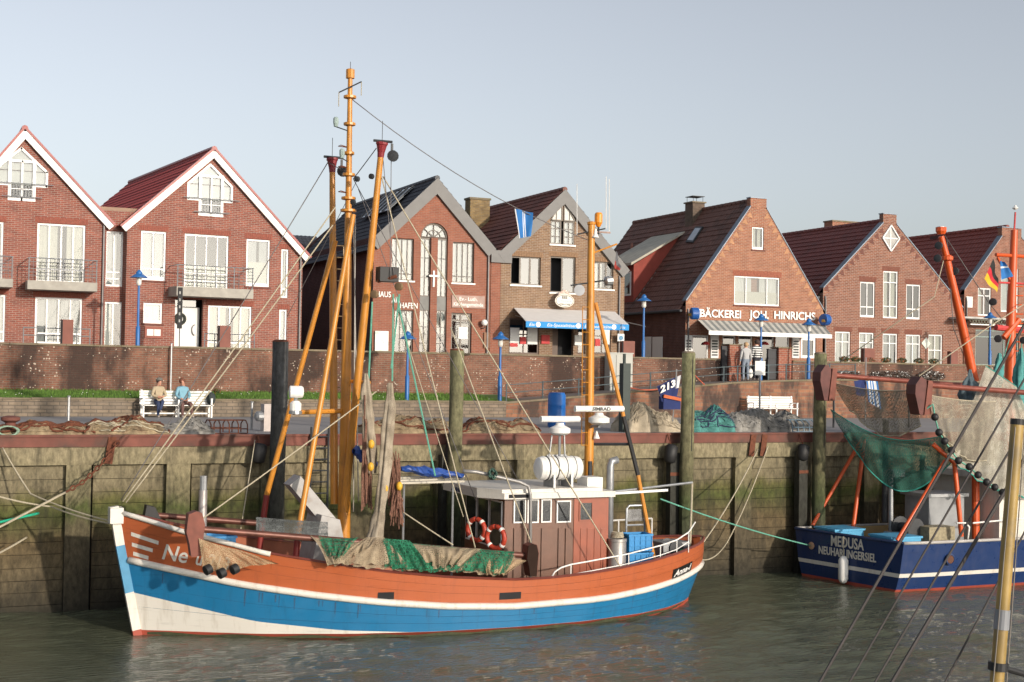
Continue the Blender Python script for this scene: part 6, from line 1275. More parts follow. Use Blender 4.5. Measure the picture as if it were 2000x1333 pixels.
sp([(1728, 1020, -1.5), (1730, 820, -1.5)], .1, dsteel, 'black_post'); sp([(1740, 1045, -2.2), (1740, 930, -2.2)], .08, steel, 'grey_post'); q = onY(1742, 925, -2.2); MB().box((q.x-.15, -2.4, q.z-.1), (q.x+.35, -2.0, q.z+.1)).build('deck_light', steel, med)
mmB = onY(1972, 800, -2.4); mm = MB().tube([V((mmB.x, -2.4, .7)), mmB, onY(1974, 640, -2.4), onY(1981, 450, -2.4)], [.19, .175, .16, .11], 14).build('main_mast', or_, med, smooth='auto'); MB().tube([onY(1981, 450, -2.4), onY(1983, 415, -2.4)], .03, 6).build('topmast', redp, mm)
MB().lathe(onY(1983, 410, -2.4), [(.05, 0), (.1, .05), (.02, .15)], 8).build('masthead_lamp', white, mm)
MB().tube([onY(1945, 498, -2.4), onY(2030, 503, -2.4)], .06, 8).build('yard', or_, mm); MB().tube([onY(1948, 503, -2.4), onY(1980, 560, -2.4)], .045, 8).build('yard_brace', or_, mm); MB().tube([onY(1948, 552, -2.4), onY(2030, 556, -2.4)], .035, 8).build('yard', redp, mm); MB().tube([onY(1945, 640, -2.4), onY(2030, 648, -2.4)], .1, 8).build('platform_bar', redp, mm)
MB().tube([onY(1960, 660, -2.5), onY(1990, 625, -2.5)], .1, 8).build('mast_knee', or_, mm)
for y_ in range(560, 700, 18): MB().tube([onY(1983, y_, -2.5), onY(1998, y_, -2.5)], .02, 5).build('ladder_rung', or_, mm)
bm = MB().tube([onY(1903, 745, -3.2), onY(1880, 640, -3.2), onY(1848, 500, -3.2), onY(1838, 462, -3.2)], [.15, .14, .11, .09], 12).build('derrick_boom', or_, med, smooth='auto'); MB().tube([onY(1905, 770, -3.2), V((onY(1908, 800, -3.2).x, -3.2, 1.2))], .12, 10).build('boom_heel', or_, med)
MB().lathe(onY(1850, 505, -3.2), [(.11, -.1), (.18, -.05), (.18, .05), (.11, .1)], 12).build('boom_collar', or_, bm); MB().lathe(onY(1838, 452, -3.2), [(.12, -.1), (.17, 0), (.17, .12)], 10).build('boom_head', or_, bm)
for x_, y_ in ((1830, 480), (1828, 505), (1862, 530), (1936, 590), (1946, 662), (1996, 665)): q = onY(x_, y_, -3.3); MB().lathe(q-V((0,.05,0)), [(.05, 0), (.12, .01), (.12, .09), (.05, .1)], 12, ax=(1,.5,0)).build('block', dsteel, med)
def rig2(pts, r=.014, m_=None): 
    P = [onY(*p) for p in pts]; MB().tube(P, r, 5).build('rigging_line', m_ or wire, med, smooth=True)
rig2([(1845, 460, -3.2), (1930, 590, -3), (1970, 640, -2.4)]); rig2([(1640, 708, -1.5), (1825, 580, -3.2), (1845, 500, -3.2)], .016, rope_c); rig2([(1795, 735, -4.3), (1930, 640, -3.6), (2030, 575, -2.6)], .018, rope_c); rig2([(1850, 470, -3.2), (1862, 640, -3.2), (1880, 690, -3.2)]); rig2([(1945, 750, -3.5), (1975, 650, -2.5)], .02, rope_g); rig2([(1990, 780, -3.5), (1996, 660, -2.6)], .02, rope_g)
# deck gear
q = onY(1768, 1030, -3.0); MB().lathe((q.x, -3.5, q.z), [(.32, 0), (.32, .06), (.14, .08), (.14, .7), (.32, .72), (.32, .78)], 16, ax=(0,1,0)).build('trawl_winch', dsteel, med, smooth='auto'); MB().box((q.x-.5, -3.4, .8), (q.x+.6, -2.6, q.z-.15)).build('winch_bed', MATS['winch_grey'], med)
a = onY(1815, 1050, -3.9); MB().box((a.x, -3.9, .8), (a.x+1.0, -3.3, a.z+.3)).build('engine_box', mat('olive_machinery', (.28, .24, .15), .6, var=.4, scale=10), med); MB().box((a.x+.5, -3.3, .9), (a.x+1.9, -2.2, a.z+1.15)).build('deckhouse', MATS['winch_grey'], med); MB().box((a.x+.4, -3.4, a.z+1.15), (a.x+2.0, -2.1, a.z+1.25)).build('deckhouse_roof', steel, med)
MB().tube([onY(1890, 1055, -4.5), onY(1893, 1030, -4.5), onY(1886, 1022, -4.5), onY(1868, 1022, -4.5)], .03, 6).build('handrail', white, med, smooth=True); MB().tube([onY(1900, 1022, -4.4), onY(2010, 1012, -4.4)], .025, 6).build('handrail', white, med)
wv = MB().box((31.6, -3.9, .8), (36.5, -.9, 3.2)).build('wheelhouse', b_wh, med); MB().box((31.4, -4.1, 3.2), (36.7, -.7, 3.4)).build('roof', b_wh, wv)
for lb, x0, x1, y0, y1 in (('light blue fish box at the quay side of the blue stern', 1632, 1700, 1034, 1048), ('light blue fish box at the harbour corner of the blue stern', 1702, 1790, 1044, 1066)):
    a, b = onY(x0, y1, -1.6 if x0 < 1650 else -3.4), onY(x1, y0, -1.6 if x0 < 1650 else -3.4); Y_ = -1.9 if x0 < 1650 else -4.1; c = onY((x0+x1)/2, y1, Y_); w2 = .6
    xo = -.17*(Y_+4.74); t = thing('fish_box', lb, 'crate', (MX+.75+xo, Y_, ztr-.5), group='fish boxes on the blue boat'); z1 = ztr+.06; MB().box((MX+.2+xo, Y_, ztr-.5), (MX+1.3+xo, Y_+1.0, z1)).build('box', mat('light_blue_plastic', (.08, .36, .6), .5, var=.08), t); MB().box((MX+.16+xo, Y_-.04, z1+.002), (MX+1.34+xo, Y_+1.04, z1+.06)).build('lid', MATS['light_blue_plastic'], t)
q = onT(1647, 1113, .17); t = thing('boat_fender', 'white boat fender hanging on the dark blue transom', 'fender', q); MB().lathe(q, [(.03, -.42), (.1, -.38), (.15, -.28), (.15, .28), (.1, .38), (.03, .42)], 14).build('fender_body', white, t, smooth=True); MB().tube([q+V((0,0,.4)), V((q.x, q.y, ztr))], .012, 5).build('fender_line', rope_c, t)
# beams, shoes and nets of the blue boat
for lb, x0, y0, x1, y1, Y_, sx, sy in (('brown trawl beam slung on the quay side of the blue boat', 1622, 733, 1925, 757, -1.2, 1607, 745), ('brown trawl beam slung on the harbour side of the blue boat', 1803, 752, 2040, 770, -4.4, 1792, 770)):
    a, b = onY(x0, y0, Y_), onY(x1, y1, Y_); t = thing('trawl_beam', lb, 'trawl beam', a); MB().tube([a, b], .085, 10).build('beam_pipe', mat('red_brown_pipe', (.22, .06, .04), .45, .2, var=.25, scale=5), t, smooth='auto')
    q = onY(sx, sy, Y_); k = 1.0 if sx < 1700 else 1.05
    poly = [(-.28*k, .28), (-.05, .52), (.2, .42), (.24, .05), (.06, -.62), (-.1, -.6), (-.3*k, .0)]; sh = MB().prism([(q.x+u*.8, Y_-.2, q.z+v) for u, v in poly], (0, .42, 0)).build('trawl_shoe', mat('dark_red_brown_shoe', (.1, .03, .025), .55, .2, var=.3, scale=4), t); MB().prism([(q.x+.2, Y_-.24, q.z+.4), (q.x+.38, Y_-.24, q.z+.38), (q.x+.3, Y_-.24, q.z-.6), (q.x+.06, Y_-.24, q.z-.62)], (0, .46, 0)).build('shoe_runner', MATS['brown_red_shoe'], sh)
net_sheer = netmat('sheer_net', (.3, .27, .21), .25, 30, (.22, .19, .15), .18); net_sheerg = netmat('sheer_green_net', (.05, .16, .12), .3, 30, (.04, .11, .09), .22); net_pale = netmat('pale_sheer_net', (.4, .38, .32), .35, 30, (.3, .28, .23), .36)
teal_edge = mat('teal_edge_rope', (.04, .3, .24), .8)
drape('fishing_net', 'sheer beige net hanging in a bay below the quay-side beam', Q((1627, 748, -1.3), (1795, 762, -4.0), (1800, 830, -3.8), (1660, 800, -1.4)), net_sheer, 60, 34, .04, 4, .12, .12, 21, belly=.5, edge=rope_c)
drape('fishing_net', 'dark green net belly sagging above the blue stern', Q((1622, 800, -1.2), (1850, 850, -4.2), (1862, 900, -4.1), (1650, 850, -1.6)), net_sheerg, 60, 34, .04, 4, .5, .2, 22, belly=1.0, edge=teal_edge)
drape('fishing_net', 'sheer net strip hanging between trawl shoe and big pale net', Q((1803, 770, -4.4), (1945, 785, -4.4), (1925, 900, -4.6), (1835, 840, -4.5)), net_sheer, 50, 30, .04, 4, .06, .1, 23, belly=.3, edge=rope_c)
drape('fishing_net', 'large pale net hung from the mast like a curtain', Q((1925, 715, -3.6), (1985, 755, -3.8), (2070, 965, -4.3), (1850, 890, -4.5)), net_pale, 70, 44, .07, 7, .0, .2, 24, belly=.55, edge=teal_edge)
for lb, x_, y0, y1, w_, c_ in (('blue-grey gathered net hung behind the orange boom foot', 1895, 722, 790, .3, 'grey_blue_net'), ('plain teal gathered net tail hung beside the orange mast', 1952, 690, 760, .16, 'teal_net'), ('longer teal net tail hung below the orange mast platform', 1994, 680, 800, .2, 'teal_net')):
    bundle('hanging_net', lb, Q((x_, y0, -3.4), (x_, y0+15, -3.4), (x_-2, (y0+y1)/2, -3.4), (x_-4, y1, -3.5)), [.04, .1, w_, w_*.8], mat(c_, (.09, .13, .15) if 'grey' in c_ else (.08, .28, .27), .9, var=.3, scale=10, bump=.4), 30+x_)
cpts = [(1822, 790), (1826, 815), (1834, 845), (1845, 862), (1858, 880), (1872, 900), (1893, 912), (1910, 928), (1927, 942), (1943, 952), (1958, 962)]
rope('bobbin_rope', 'rope strung with black bobbins along the edge of the pale net', [onY(1808, 800, -4.6)]+[onY(x_, y_, -4.75) for x_, y_ in cpts], .025, rope_g, n=4)
for x_, y_ in cpts[1:]: tag(MB().ball(onY(x_, y_, -4.8), .115, 12, 8).build('net_bobbin', black, None, smooth=True), 'black rubber bobbin on the foot rope of the pale net', 'bobbin', 'bobbins on the pale net')
flag('flag', 'black red and gold flag on the blue boat', Q((1940, 505, -2.6), (1948, 545, -2.6), (1946, 572, -2.6), (1922, 545, -2.6)), [mat('flag_black', (.015, .015, .015), .8), mat('flag_red2', (.5, .02, .03), .8), mat('flag_gold', (.7, .42, .02), .8)], lambda a, b: 0 if b < .36 else (1 if b < .68 else 2))
flag('flag', 'blue and white flag on the blue boat beside the orange mast', Q((1953, 510, -2.7), (1960, 512, -2.7), (1978, 540, -2.7), (1955, 547, -2.7)), [fb, fw_], lambda a, b: 1 if .3 < b < .45 else 0)
# mooring ropes
rope('mooring_rope', 'pale green mooring rope from the shrimp boat stern to the blue transom', [onY(1290, 975, -4.4), onT(1583, 1066, .05)], .022, rope_g, .01)
rope('mooring_rope', 'pale mooring rope from the shrimp boat stern up to the quay edge', [onY(1362, 1075, CL), onY(1480, 878, -.15)], .022, rope_c, .03); rope('mooring_rope', 'slack pale stern rope rising to a second quay ring', [onY(1355, 1088, -4.2), onY(1420, 1060, -.3), onY(1500, 872, -.15)], .02, rope_c, .05)
rope('mooring_rope', 'slack bow rope crossing in front of the quay boards', [onY(228, 1025, CL), onY(100, 990, -1.5), onY(-20, 965, -2.5)], .022, rope_c, .02); rope('mooring_rope', 'second bow rope tied to the quay edge beside the rusty chain', [onY(232, 1022, CL), onY(60, 965, -1.0), onY(5, 875, -.15)], .02, rope_c, .02); rope('mooring_rope', 'bright green rope end on the quay wall side of the bow', [onY(75, 1003, -1.6), onY(-20, 1025, -3)], .035, mat('bright_green_rope', (.02, .42, .25), .7), 0); rope('mooring_rope', 'pale rope with a splice hanging towards the water by the bow shadow', [onY(52, 1050, -1.2), onY(-10, 1085, -2.2)], .025, rope_c, .01)
def chain(name, label, pts, r=.05, L_=.2):
    P = []; pts = [V(p) for p in pts]; t = thing(name, label, 'chain', pts[0])
    for a, b in zip(pts[:-1], pts[1:]):
        n = max(1, int((b-a).length/(L_*.8)))
        for k in range(n): P.append((a.lerp(b, (k+.5)/n), (b-a).normalized()))
    for i, (c, d) in enumerate(P):
        s = V((0, 1, 0)) if i % 2 else d.cross(V((0, 1, 0))).normalized(); MB().tube([c+d*math.cos(q)*L_*.5+s*math.sin(q)*L_*.28 for q in np.linspace(0, 6.283, 9)], r*.5, 5).build('chain_link', rust, t)
chain('mooring_chain', 'rusty mooring chain running from the quay edge down towards the bow', [onY(232, 862, -.2), onY(200, 905, -.5), onY(165, 940, -1), onY(128, 962, -1.4)], .045, .17)
rope('mooring_rope', 'pale rope continuing the rusty chain to the water side', [onY(128, 962, -1.4), onY(-20, 1040, -3.2)], .03, rope_c, .0)
# ================================================================== QUAY FURNITURE
for lb, x_, w_, yt, m_, sp_ in (('dark weathered mooring pile against the quay beside the ochre legs', 545, 30, 668, pile_dark, 0), ('green-streaked timber mooring pile behind the wheelhouse planks', 890, 27, 685, pile_m, 0), ('split olive timber mooring pile beside the flag with numbers', 1343, 26, 690, pile_m, 1), ('split timber mooring pile by the blue boat stern', 1601, 24, 692, pile_m, 1)):
    q = onY(x_, 800, -.5); zt = onY(x_, yt, -.5).z; r_ = w_/2*(q-CAM).length/FPX; t = thing('mooring_pile', lb, 'pile', (q.x, -.5, -1.2)); rr = random.Random(x_); mbp = MB(); K = 22; n = 14; vs = []
    for k in range(K+1):
        z = -1.2+(zt+1.2)*k/K
        for j in range(n): a = 6.283*j/n; rad = r_*(1+.05*math.sin(3*a+x_)+.03*math.sin(7*a+k*.2)+rr.uniform(-.015, .015))*(1.04-.04*k/K); vs.append((q.x+rad*math.cos(a)+.012*math.sin(k*.4), -.5+rad*math.sin(a), z))
    mbp.add(vs, [(k*n+j, k*n+(j+1) % n, (k+1)*n+(j+1) % n, (k+1)*n+j) for k in range(K) for j in range(n)]+[tuple(range(K*n, K*n+n))]); mbp.build('trunk', m_, t, smooth='auto')
    if sp_: MB().box((q.x+.02, -.5-r_*1.02, zt-3.0), (q.x+.05, -.5-r_*.8, zt-.2)).build('crack', dark_in, t)
    MB().lathe((q.x, -.5, zt), [(r_*1.0, 0), (r_*.98, .03), (r_*.6, .06)], 12).build('pile_top', capm if sp_ else rust, t)
for lb, x_, y0, y1 in (('black rubber fender on the quay wall behind the ochre leg', 506, 866, 905), ('black rubber fender on the quay wall beside the planks', 880, 860, 925), ('black rubber fender on the quay wall behind the orange stay leg', 1310, 868, 905), ('black rubber fender on the quay wall beside the split pile by the blue boat', 1568, 868, 900)):
    q = onY(x_, (y0+y1)/2, -.3); hh = (onY(x_, y0, -.3).z-onY(x_, y1, -.3).z)/2; t = thing('rubber_fender', lb, 'fender', q); MB().lathe(q, [(.1, -hh), (.19, -hh+.05), (.2, 0), (.19, hh-.05), (.1, hh)], 12, ax=(.2, 0, 1)).build('fender_body', black, t, smooth=True); MB().tube([q+V((0, 0, hh)), V((q.x, -.08, 4.48))], .02, 5).build('fender_chain', rust, t)
for lb, x_ in (('dark timber fender post on the quay wall behind the planks', 868), ('dark timber fender post on the quay wall behind the stern light boom', 1312), ('dark timber fender post on the quay wall beside the blue stern', 1562)):
    q = onY(x_, 950, -.15); t = thing('fender_post', lb, 'post', (q.x, -.2, -1)); MB().box((q.x-.16, -.34, -1), (q.x+.16, -.07, 3.9)).build('timber', pile_dark, t); MB().box((q.x-.18, -.36, 3.2), (q.x+.18, -.35, 3.3)).build('iron_strap', rust, t)
a, b = onY(606, 930, -.15), onY(640, 930, -.15); t = thing('quay_ladder', 'steel ladder on the quay wall behind the ochre masts', 'ladder', (a.x, -.15, 0))
for q in (a, b): MB().tube([(q.x, -.16, .2), (q.x, -.16, 4.7)], .03, 6).build('stile', dsteel, t)
for k in range(14): MB().tube([(a.x, -.16, .4+k*.31), (b.x, -.16, .4+k*.31)], .02, 5).build('rung', dsteel, t)
# --- blue street lamps
def lamp(lb, x_, ytop, Y, zb=None):
    top = onY(x_, ytop, Y); zb = STREET if zb is None else zb; t = thing('street_lamp', lb, 'street lamp', (top.x, Y, zb), group='blue street lamps'); H = top.z-zb; x = top.x
    MB().lathe((x, Y, zb), [(.085, 0), (.085, min(1.0, H*.35)), (.05, min(1.06, H*.37)), (.045, H-.62)], 10).build('pole', blue_lamp, t, smooth='auto')
    MB().lathe((x, Y, zb+H-.62), [(.07, 0), (.1, .06), (.1, .28), (.07, .32)], 10).build('lantern', mat('lantern_glass', (.65, .63, .58), .3), t)
    MB().lathe((x, Y, zb+H-.32), [(.34, 0), (.34, .02), (.17, .13), (.12, .16), (.12, .22), (.05, .3), (.01, .32)], 16).build('shade', blue_lamp, t, smooth='auto'); return t
lamp('blue street lamp in front of the house with the central balcony', 272, 527, 18.2)
lamp('blue street lamp on the grass strip below the parish house', 797, 647, 14.6, 5.1); lamp('blue street lamp on the grass strip below the ice cafe', 978, 648, 14.6, 5.1)
lamp('blue street lamp beside the shaded wall of the bakery', 1258, 575, 18.4); lamp('blue street lamp at the bakery gateway behind the white sign', 1487, 613, 16.2, rampz(onY(1487, 700, 16.2).x)-.05); lamp('blue street lamp at the bakery gateway beside the shop window', 1580, 622, 15.6, rampz(onY(1580, 700, 15.6).x)-.05); lamp('blue street lamp in front of the shop canopy', 1934, 610, 18.4)
# --- gateway pillars and flood gates
for lb, x0, x1, yt, g0 in (('brick gateway pillar beside the lady in grey', 1425, 1447, 672, 1409), ('brick gateway pillar beside the bakery shop window', 1521, 1546, 678, 1499)):
    a, b = onY(x0, 700, 16.7), onY(x1, 700, 16.7); zt = onY(x0, yt, 16.7).z; zb = rampz(a.x)-.06; t = thing('gateway_pillar', lb, 'pillar', ((a.x+b.x)/2, 16.7, zb)); MB().box((a.x, 16.7, zb), (b.x, 17.3, zt-.06)).build('brick_shaft', brick('pillar_brick', (.34, .1, .06), (.27, .08, .05), (.34, .26, .2), rh=.1), t); MB().box((a.x-.05, 16.65, zt-.06), (b.x+.05, 17.35, zt)).build('capstone', capm, t)
    g = onY(g0, 700, 16.9); tg = thing('flood_gate', 'dark steel flood gate leaf folded beside the '+('first' if g0 < 1450 else 'second')+' brick pillar', 'gate', (g.x, 16.9, zb)); MB().box((g.x, 16.85, zb), (a.x-.01, 16.98, zt-.1)).build('gate_leaf', mat('dark_gate_paint', (.03, .03, .035), .6), tg)
    for k in range(4): MB().box((g.x, 16.82, zb+.2+k*.4), (a.x-.01, 16.849, zb+.26+k*.4)).build('stiffener', MATS['dark_gate_paint'], tg)
for lb, x0, x1, y0, y1 in (('brown barrier post on the flood wall before the house with two balconies', 118, 143, 625, 668), ('brown barrier post on the flood wall before the balcony house', 425, 450, 637, 676), ('brown barrier post on the flood wall beside the grey cabinet', 1213, 1238, 667, 696), ('brown barrier post before the second window of the diamond house', 1684, 1706, 681, 708), ('brown barrier post beside the last ground-floor window of the diamond house', 1853, 1868, 687, 712)):
    a, b = onY(x0, y1, 17.2), onY(x1, y0, 17.2); t = thing('barrier_post', lb, 'post', (a.x, 17.2, 7.07), group='barrier posts on the flood wall'); MB().box((a.x, 17.1, 7.076), (b.x, 17.32, b.z)).build('post', mat('brown_red_post', (.2, .07, .05), .7), t); MB().box((a.x-.001, 17.098, 7.08), (a.x+.06, 17.099, b.z-.02)).build('slot', dark_in, t)
a, b = onY(1191, 745, 16.4), onY(1236, 692, 16.4); zb = rampz(a.x)-.05; t = thing('service_cabinet', 'pale grey service cabinet standing before the flood wall', 'cabinet', (a.x, 16.4, zb)); MB().box((a.x, 16.4, zb), (b.x, 16.9, b.z)).build('housing', mat('pale_grey_cabinet', (.42, .42, .38), .6, var=.06), t); MB().box((a.x-.03, 16.37, b.z), (b.x+.03, 16.93, b.z+.05)).build('lid', MATS['pale_grey_cabinet'], t); MB().box((a.x+.3, 16.385, zb+.1), (a.x+.31, 16.399, b.z-.05)).build('door_gap', dark_in, t)
q = onY(1221, 780, 1.2); t = thing('quay_post', 'dark green square post on the quay beside the orange stay leg', 'post', (q.x, 1.2, DECK)); zt = onY(1221, 710, 1.2).z; MB().box((q.x-.13, 1.1, DECK), (q.x+.13, 1.36, zt)).build('post', mat('dark_green_post', (.03, .045, .04), .6), t); MB().tube([(q.x-.05, 1.2, zt), (q.x-.05, 1.2, zt+.3)], .05, 8).build('post_head', MATS['dark_green_post'], t)
for lb, x_, y0, y1, Y in (('thin grey pole on the quay behind the low brown net heap', 133, 776, 850, 3), ('thin grey pole on the quay beside the white bollard', 491, 787, 850, 3), ('pale drain pole against the flood wall behind the bench', 333, 672, 768, 16.8), ('thin grey pole holding the small white sign', 1483, 706, 848, 2.0)):
    a, b = onY(x_, y1, Y), onY(x_, y0, Y); zb = DECK if Y < 10 else 5.3; t = thing('pole', lb, 'pole', (a.x, Y, zb)); MB().tube([(a.x, Y, zb), (a.x, Y, b.z)], .035, 7).build('shaft', steel, t); MB().lathe((a.x, Y, b.z), [(.045, 0), (.045, .04)], 8).build('cap', steel, t)
    if x_ == 1483: p, q = onY(1475, 733, Y-.06), onY(1495, 706, Y-.06); MB().box((p.x, Y-.06, p.z), (q.x, Y-.04, q.z)).build('sign_plate', white, t)
a, b = onY(507, 850, 2.2), onY(535, 790, 2.2); t = thing('power_pedestal', 'pale pink-grey power pedestal with round lamp on the quay', 'pedestal', (a.x, 2.2, DECK)); MB().box((a.x+.12, 2.2, DECK), (b.x, 2.6, b.z)).build('column', mat('pinkish_grey', (.5, .44, .41), .7), t); MB().lathe((a.x+.14, 2.35, b.z-.35), [(.13, 0), (.15, .05), (.15, .2), (.08, .26)], 12, ax=(-1, -.2, 0)).build('lamp', steel, t)
q = onY(351, 640, 18.6); t = thing('banner_sign', 'narrow black banner sign on a thin pole before the white front door', 'sign', (q.x, 18.6, STREET)); a, b = onY(346, 642, 18.6), onY(357, 562, 18.6); MB().box((a.x, 18.58, a.z), (b.x, 18.66, b.z)).build('banner', mat('black_banner', (.012, .012, .014), .7), t); MB().tube([(q.x, 18.62, STREET), (q.x, 18.62, a.z)], .02, 6).build('pole', dsteel, t); mb = MB()
for k in range(5): mb.box((a.x+.05, 18.572, a.z+.25+k*.28), (b.x-.08, 18.579, a.z+.36+k*.28))
mb.build('pale_print', mat('pale_print', (.35, .35, .33), .7), t)
for lb, x0, x1, y_ in (('low grey terrace railing before the house with two balconies', 46, 176, 640), ('low grey terrace railing before the balcony house window', 400, 497, 652)):
    a, b = onY(x0, y_, 18.0), onY(x1, y_, 18.0); t = thing('terrace_railing', lb, 'railing', (a.x, 18.0, STREET))
    for zz in (a.z, a.z-.28): MB().tube([(a.x, 18.0, zz), (b.x, 18.0, zz)], .018, 5).build('rail', steel, t)
    for f in (0, .2, .8, 1): X = a.x+(b.x-a.x)*f; MB().tube([(X, 18.0, STREET), (X, 18.0, a.z+.02)], .022, 6).build('post', steel, t)
# --- white slatted benches
def bench(lb, x0, x1, yb, Y):
    a, b = onY(x0, yb, Y), onY(x1, yb, Y); L_ = b.x-a.x; t = thing('bench', lb, 'bench', (a.x, Y, DECK)); z = DECK
    for k in range(5): MB().box((a.x, Y+.42+k*.018, z+.47+k*.1), (b.x, Y+.45+k*.018, z+.55+k*.1)).build('back_slat', white, t)
    for k in range(4): MB().box((a.x, Y+.0+k*.105, z+.42), (b.x, Y+.09+k*.105, z+.45)).build('seat_slat', white, t)
    for u in (a.x+.04, a.x+L_*.5, b.x-.1):
        MB().box((u, Y+.0, z), (u+.06, Y+.06, z+.64)).build('leg', white, t); MB().box((u, Y+.455, z), (u+.06, Y+.52, z+.98)).build('leg', white, t)
    for u in (a.x+.04, b.x-.1): MB().box((u-.002, Y-.02, z+.645), (u+.062, Y+.46, z+.69)).build('armrest', white, t)
    MB().box((a.x+.1, Y+.25, z+.12), (b.x-.1, Y+.29, z+.17)).build('stretcher', white, t); return a, b
bA, bB = bench('white slatted bench with two seated people below the flood wall', 276, 417, 816, 12.9)
bench('white slatted bench before the ramp wall behind the net heaps', 1471, 1560, 815, 13.0)
# ================================================================== PEOPLE
def person(lb, loc, rz, J, cols, hairc, cap=None, top_z=.9, sleeves=True, hat=None, scale=1.0, stripe=False, bare_shin=False):
    """one continuous skinned body (skin modifier on a posed skeleton); hair or cap are its children"""
    names = list(J); me = bpy.data.meshes.new('person'); E_ = [('pelvis','spine'),('spine','chest'),('chest','neck'),('neck','head'),('head','crown'),('head','nose')]
    for s in 'LR': E_ += [('chest','sh'+s),('sh'+s,'el'+s),('el'+s,'wr'+s),('wr'+s,'pm'+s),('pelvis','hp'+s),('hp'+s,'kn'+s),('kn'+s,'an'+s),('an'+s,'to'+s)]
    R_ = dict(pelvis=.15, spine=.14, chest=.16, neck=.062, head=.098, crown=.075, nose=.028, sh=.085, el=.055, wr=.036, pm=.04, hp=.105, kn=.07, an=.05, to=.042)
    me.from_pydata([J[n] for n in names], [(names.index(a), names.index(b)) for a, b in E_], []); ob = bpy.data.objects.new('person', me); col.objects.link(ob)
    ob.modifiers.new('skin', 'SKIN'); ob.modifiers.new('sub', 'SUBSURF').levels = 2; ob.modifiers['sub'].render_levels = 2
    for i, n in enumerate(names):
        k = n if n in R_ else n[:2]; v = me.skin_vertices[0].data[i]; v.radius = (R_[k],)*2; v.use_root = (n == 'pelvis')
    dg = bpy.context.evaluated_depsgraph_get(); m2 = bpy.data.meshes.new_from_object(ob.evaluated_get(dg)); bpy.data.objects.remove(ob)
    vs = [tuple(v.co) for v in m2.vertices]; fs = [tuple(p.vertices) for p in m2.polygons]; bpy.data.meshes.remove(m2)
    mbp = MB(); mbp.add(vs, fs)
    # fingers: four and a thumb on each palm, slightly curled
    for s in 'LR':
        w_, p_ = V(J['wr'+s]), V(J['pm'+s]); d = (p_-w_).normalized(); sd = d.cross(V((0, 0, 1))); sd = sd.normalized() if sd.length > .1 else V((1, 0, 0)); dn = d.cross(sd)
        for k, L_ in enumerate((.065, .075, .07, .055)):
            o_ = p_+sd*(.027*(1.5-k)*.7)+d*.02; mbp.tube([o_, o_+d*L_*.55, o_+d*L_-dn*.02], [.011, .010, .007], 5)
        o_ = w_.lerp(p_, .4)+sd*.03; mbp.tube([o_, o_+sd*.03+d*.03, o_+sd*.035+d*.06], [.012, .011, .008], 5)
    skin_, top_, leg_, shoe_ = cols; hd, nk = V(J['head']), V(J['neck']); zwaist = J['pelvis'][2]+.06
    mats_ = [skin_, top_, leg_, shoe_]; mi = []
    for f in mbp.f:
        c = sum((V(mbp.v[i]) for i in f), V((0, 0, 0)))/len(f)
        dmin = min((( (c-V(J[n])).length-(R_[n] if n in R_ else R_[n[:2]])), n) for n in J); n = dmin[1]; k = n[:2]
        if n in ('head', 'crown', 'nose') or c.z > nk.z+.01: q = 0
        elif k in ('wr', 'pm') and (c-V(J['pm'+n[-1]])).length < .13: q = 0
        elif k == 'to' or (k == 'an' and c.z < .1): q = 3
        elif bare_shin and k == 'an' and c.z < .3: q = 0
        elif k in ('kn', 'an', 'hp') or n == 'pelvis' and c.z < zwaist: q = 2
        else: q = 1
        mi.append(q)
    mbp.mi = mi
    ob = mbp.build('person', mats_, None, smooth=True, fix=False); ob.location = loc; ob.rotation_euler = (0, 0, rz); ob.scale = (scale,)*3; tag(ob, lb, 'person')
    mbp = MB(); cr = V(J['crown']); c = hd.lerp(cr, .55)+V((0, .015, .015))
    if hat: mbp.ball(c+V((0, 0, .03)), (.118, .122, .085), 12, 8); mbp.lathe(c+V((0, -.1, .02)), [(.09, -.008), (.09, .008)], 12); mbp.build('cap', hat, ob, smooth=True, local=True)
    mbp = MB(); mbp.ball(c+V((0, .02, -.005)), (.112, .118, .11), 12, 8); mbp.build('hair', hairc, ob, smooth=True, local=True)
    mbp = MB()
    for s in (-1, 1): mbp.ball(hd+V((.036*s, -.092, .02)), .011, 6, 4)
    mbp.build('eyes', dark_in, ob, local=True)
    return ob
def pose_sit(lean=0, armL=(.12, -.28, .68), armR=(-.12, -.28, .68), kneeL=(.13, -.42, .52), footL=(.13, -.40, .1), kneeR=(-.13, -.42, .52), footR=(-.13, -.40, .1), turn=0):
    J = dict(pelvis=(0, 0, .55), spine=(0, .03, .76), chest=(0, .03, .96), neck=(0, .01, 1.14), head=(0+turn*.02, -.02, 1.27), crown=(turn*.02, .0, 1.36), nose=(turn*.05, -.115, 1.26))
    for s, k in (('L', 1), ('R', -1)):
        a, kn, ft = (armL, kneeL, footL) if k == 1 else (armR, kneeR, footR)
        J['sh'+s] = (.17*k, .02, 1.04); J['el'+s] = (.25*k, -.06, .8); J['wr'+s] = a; d = (V(a)-V(J['el'+s])).normalized(); J['pm'+s] = tuple(V(a)+d*.08)
        J['hp'+s] = (.1*k, -.08, .53); J['kn'+s] = kn; J['an'+s] = ft; J['to'+s] = (ft[0]+.02*k, ft[1]-.15, ft[2]-.05)
    return J
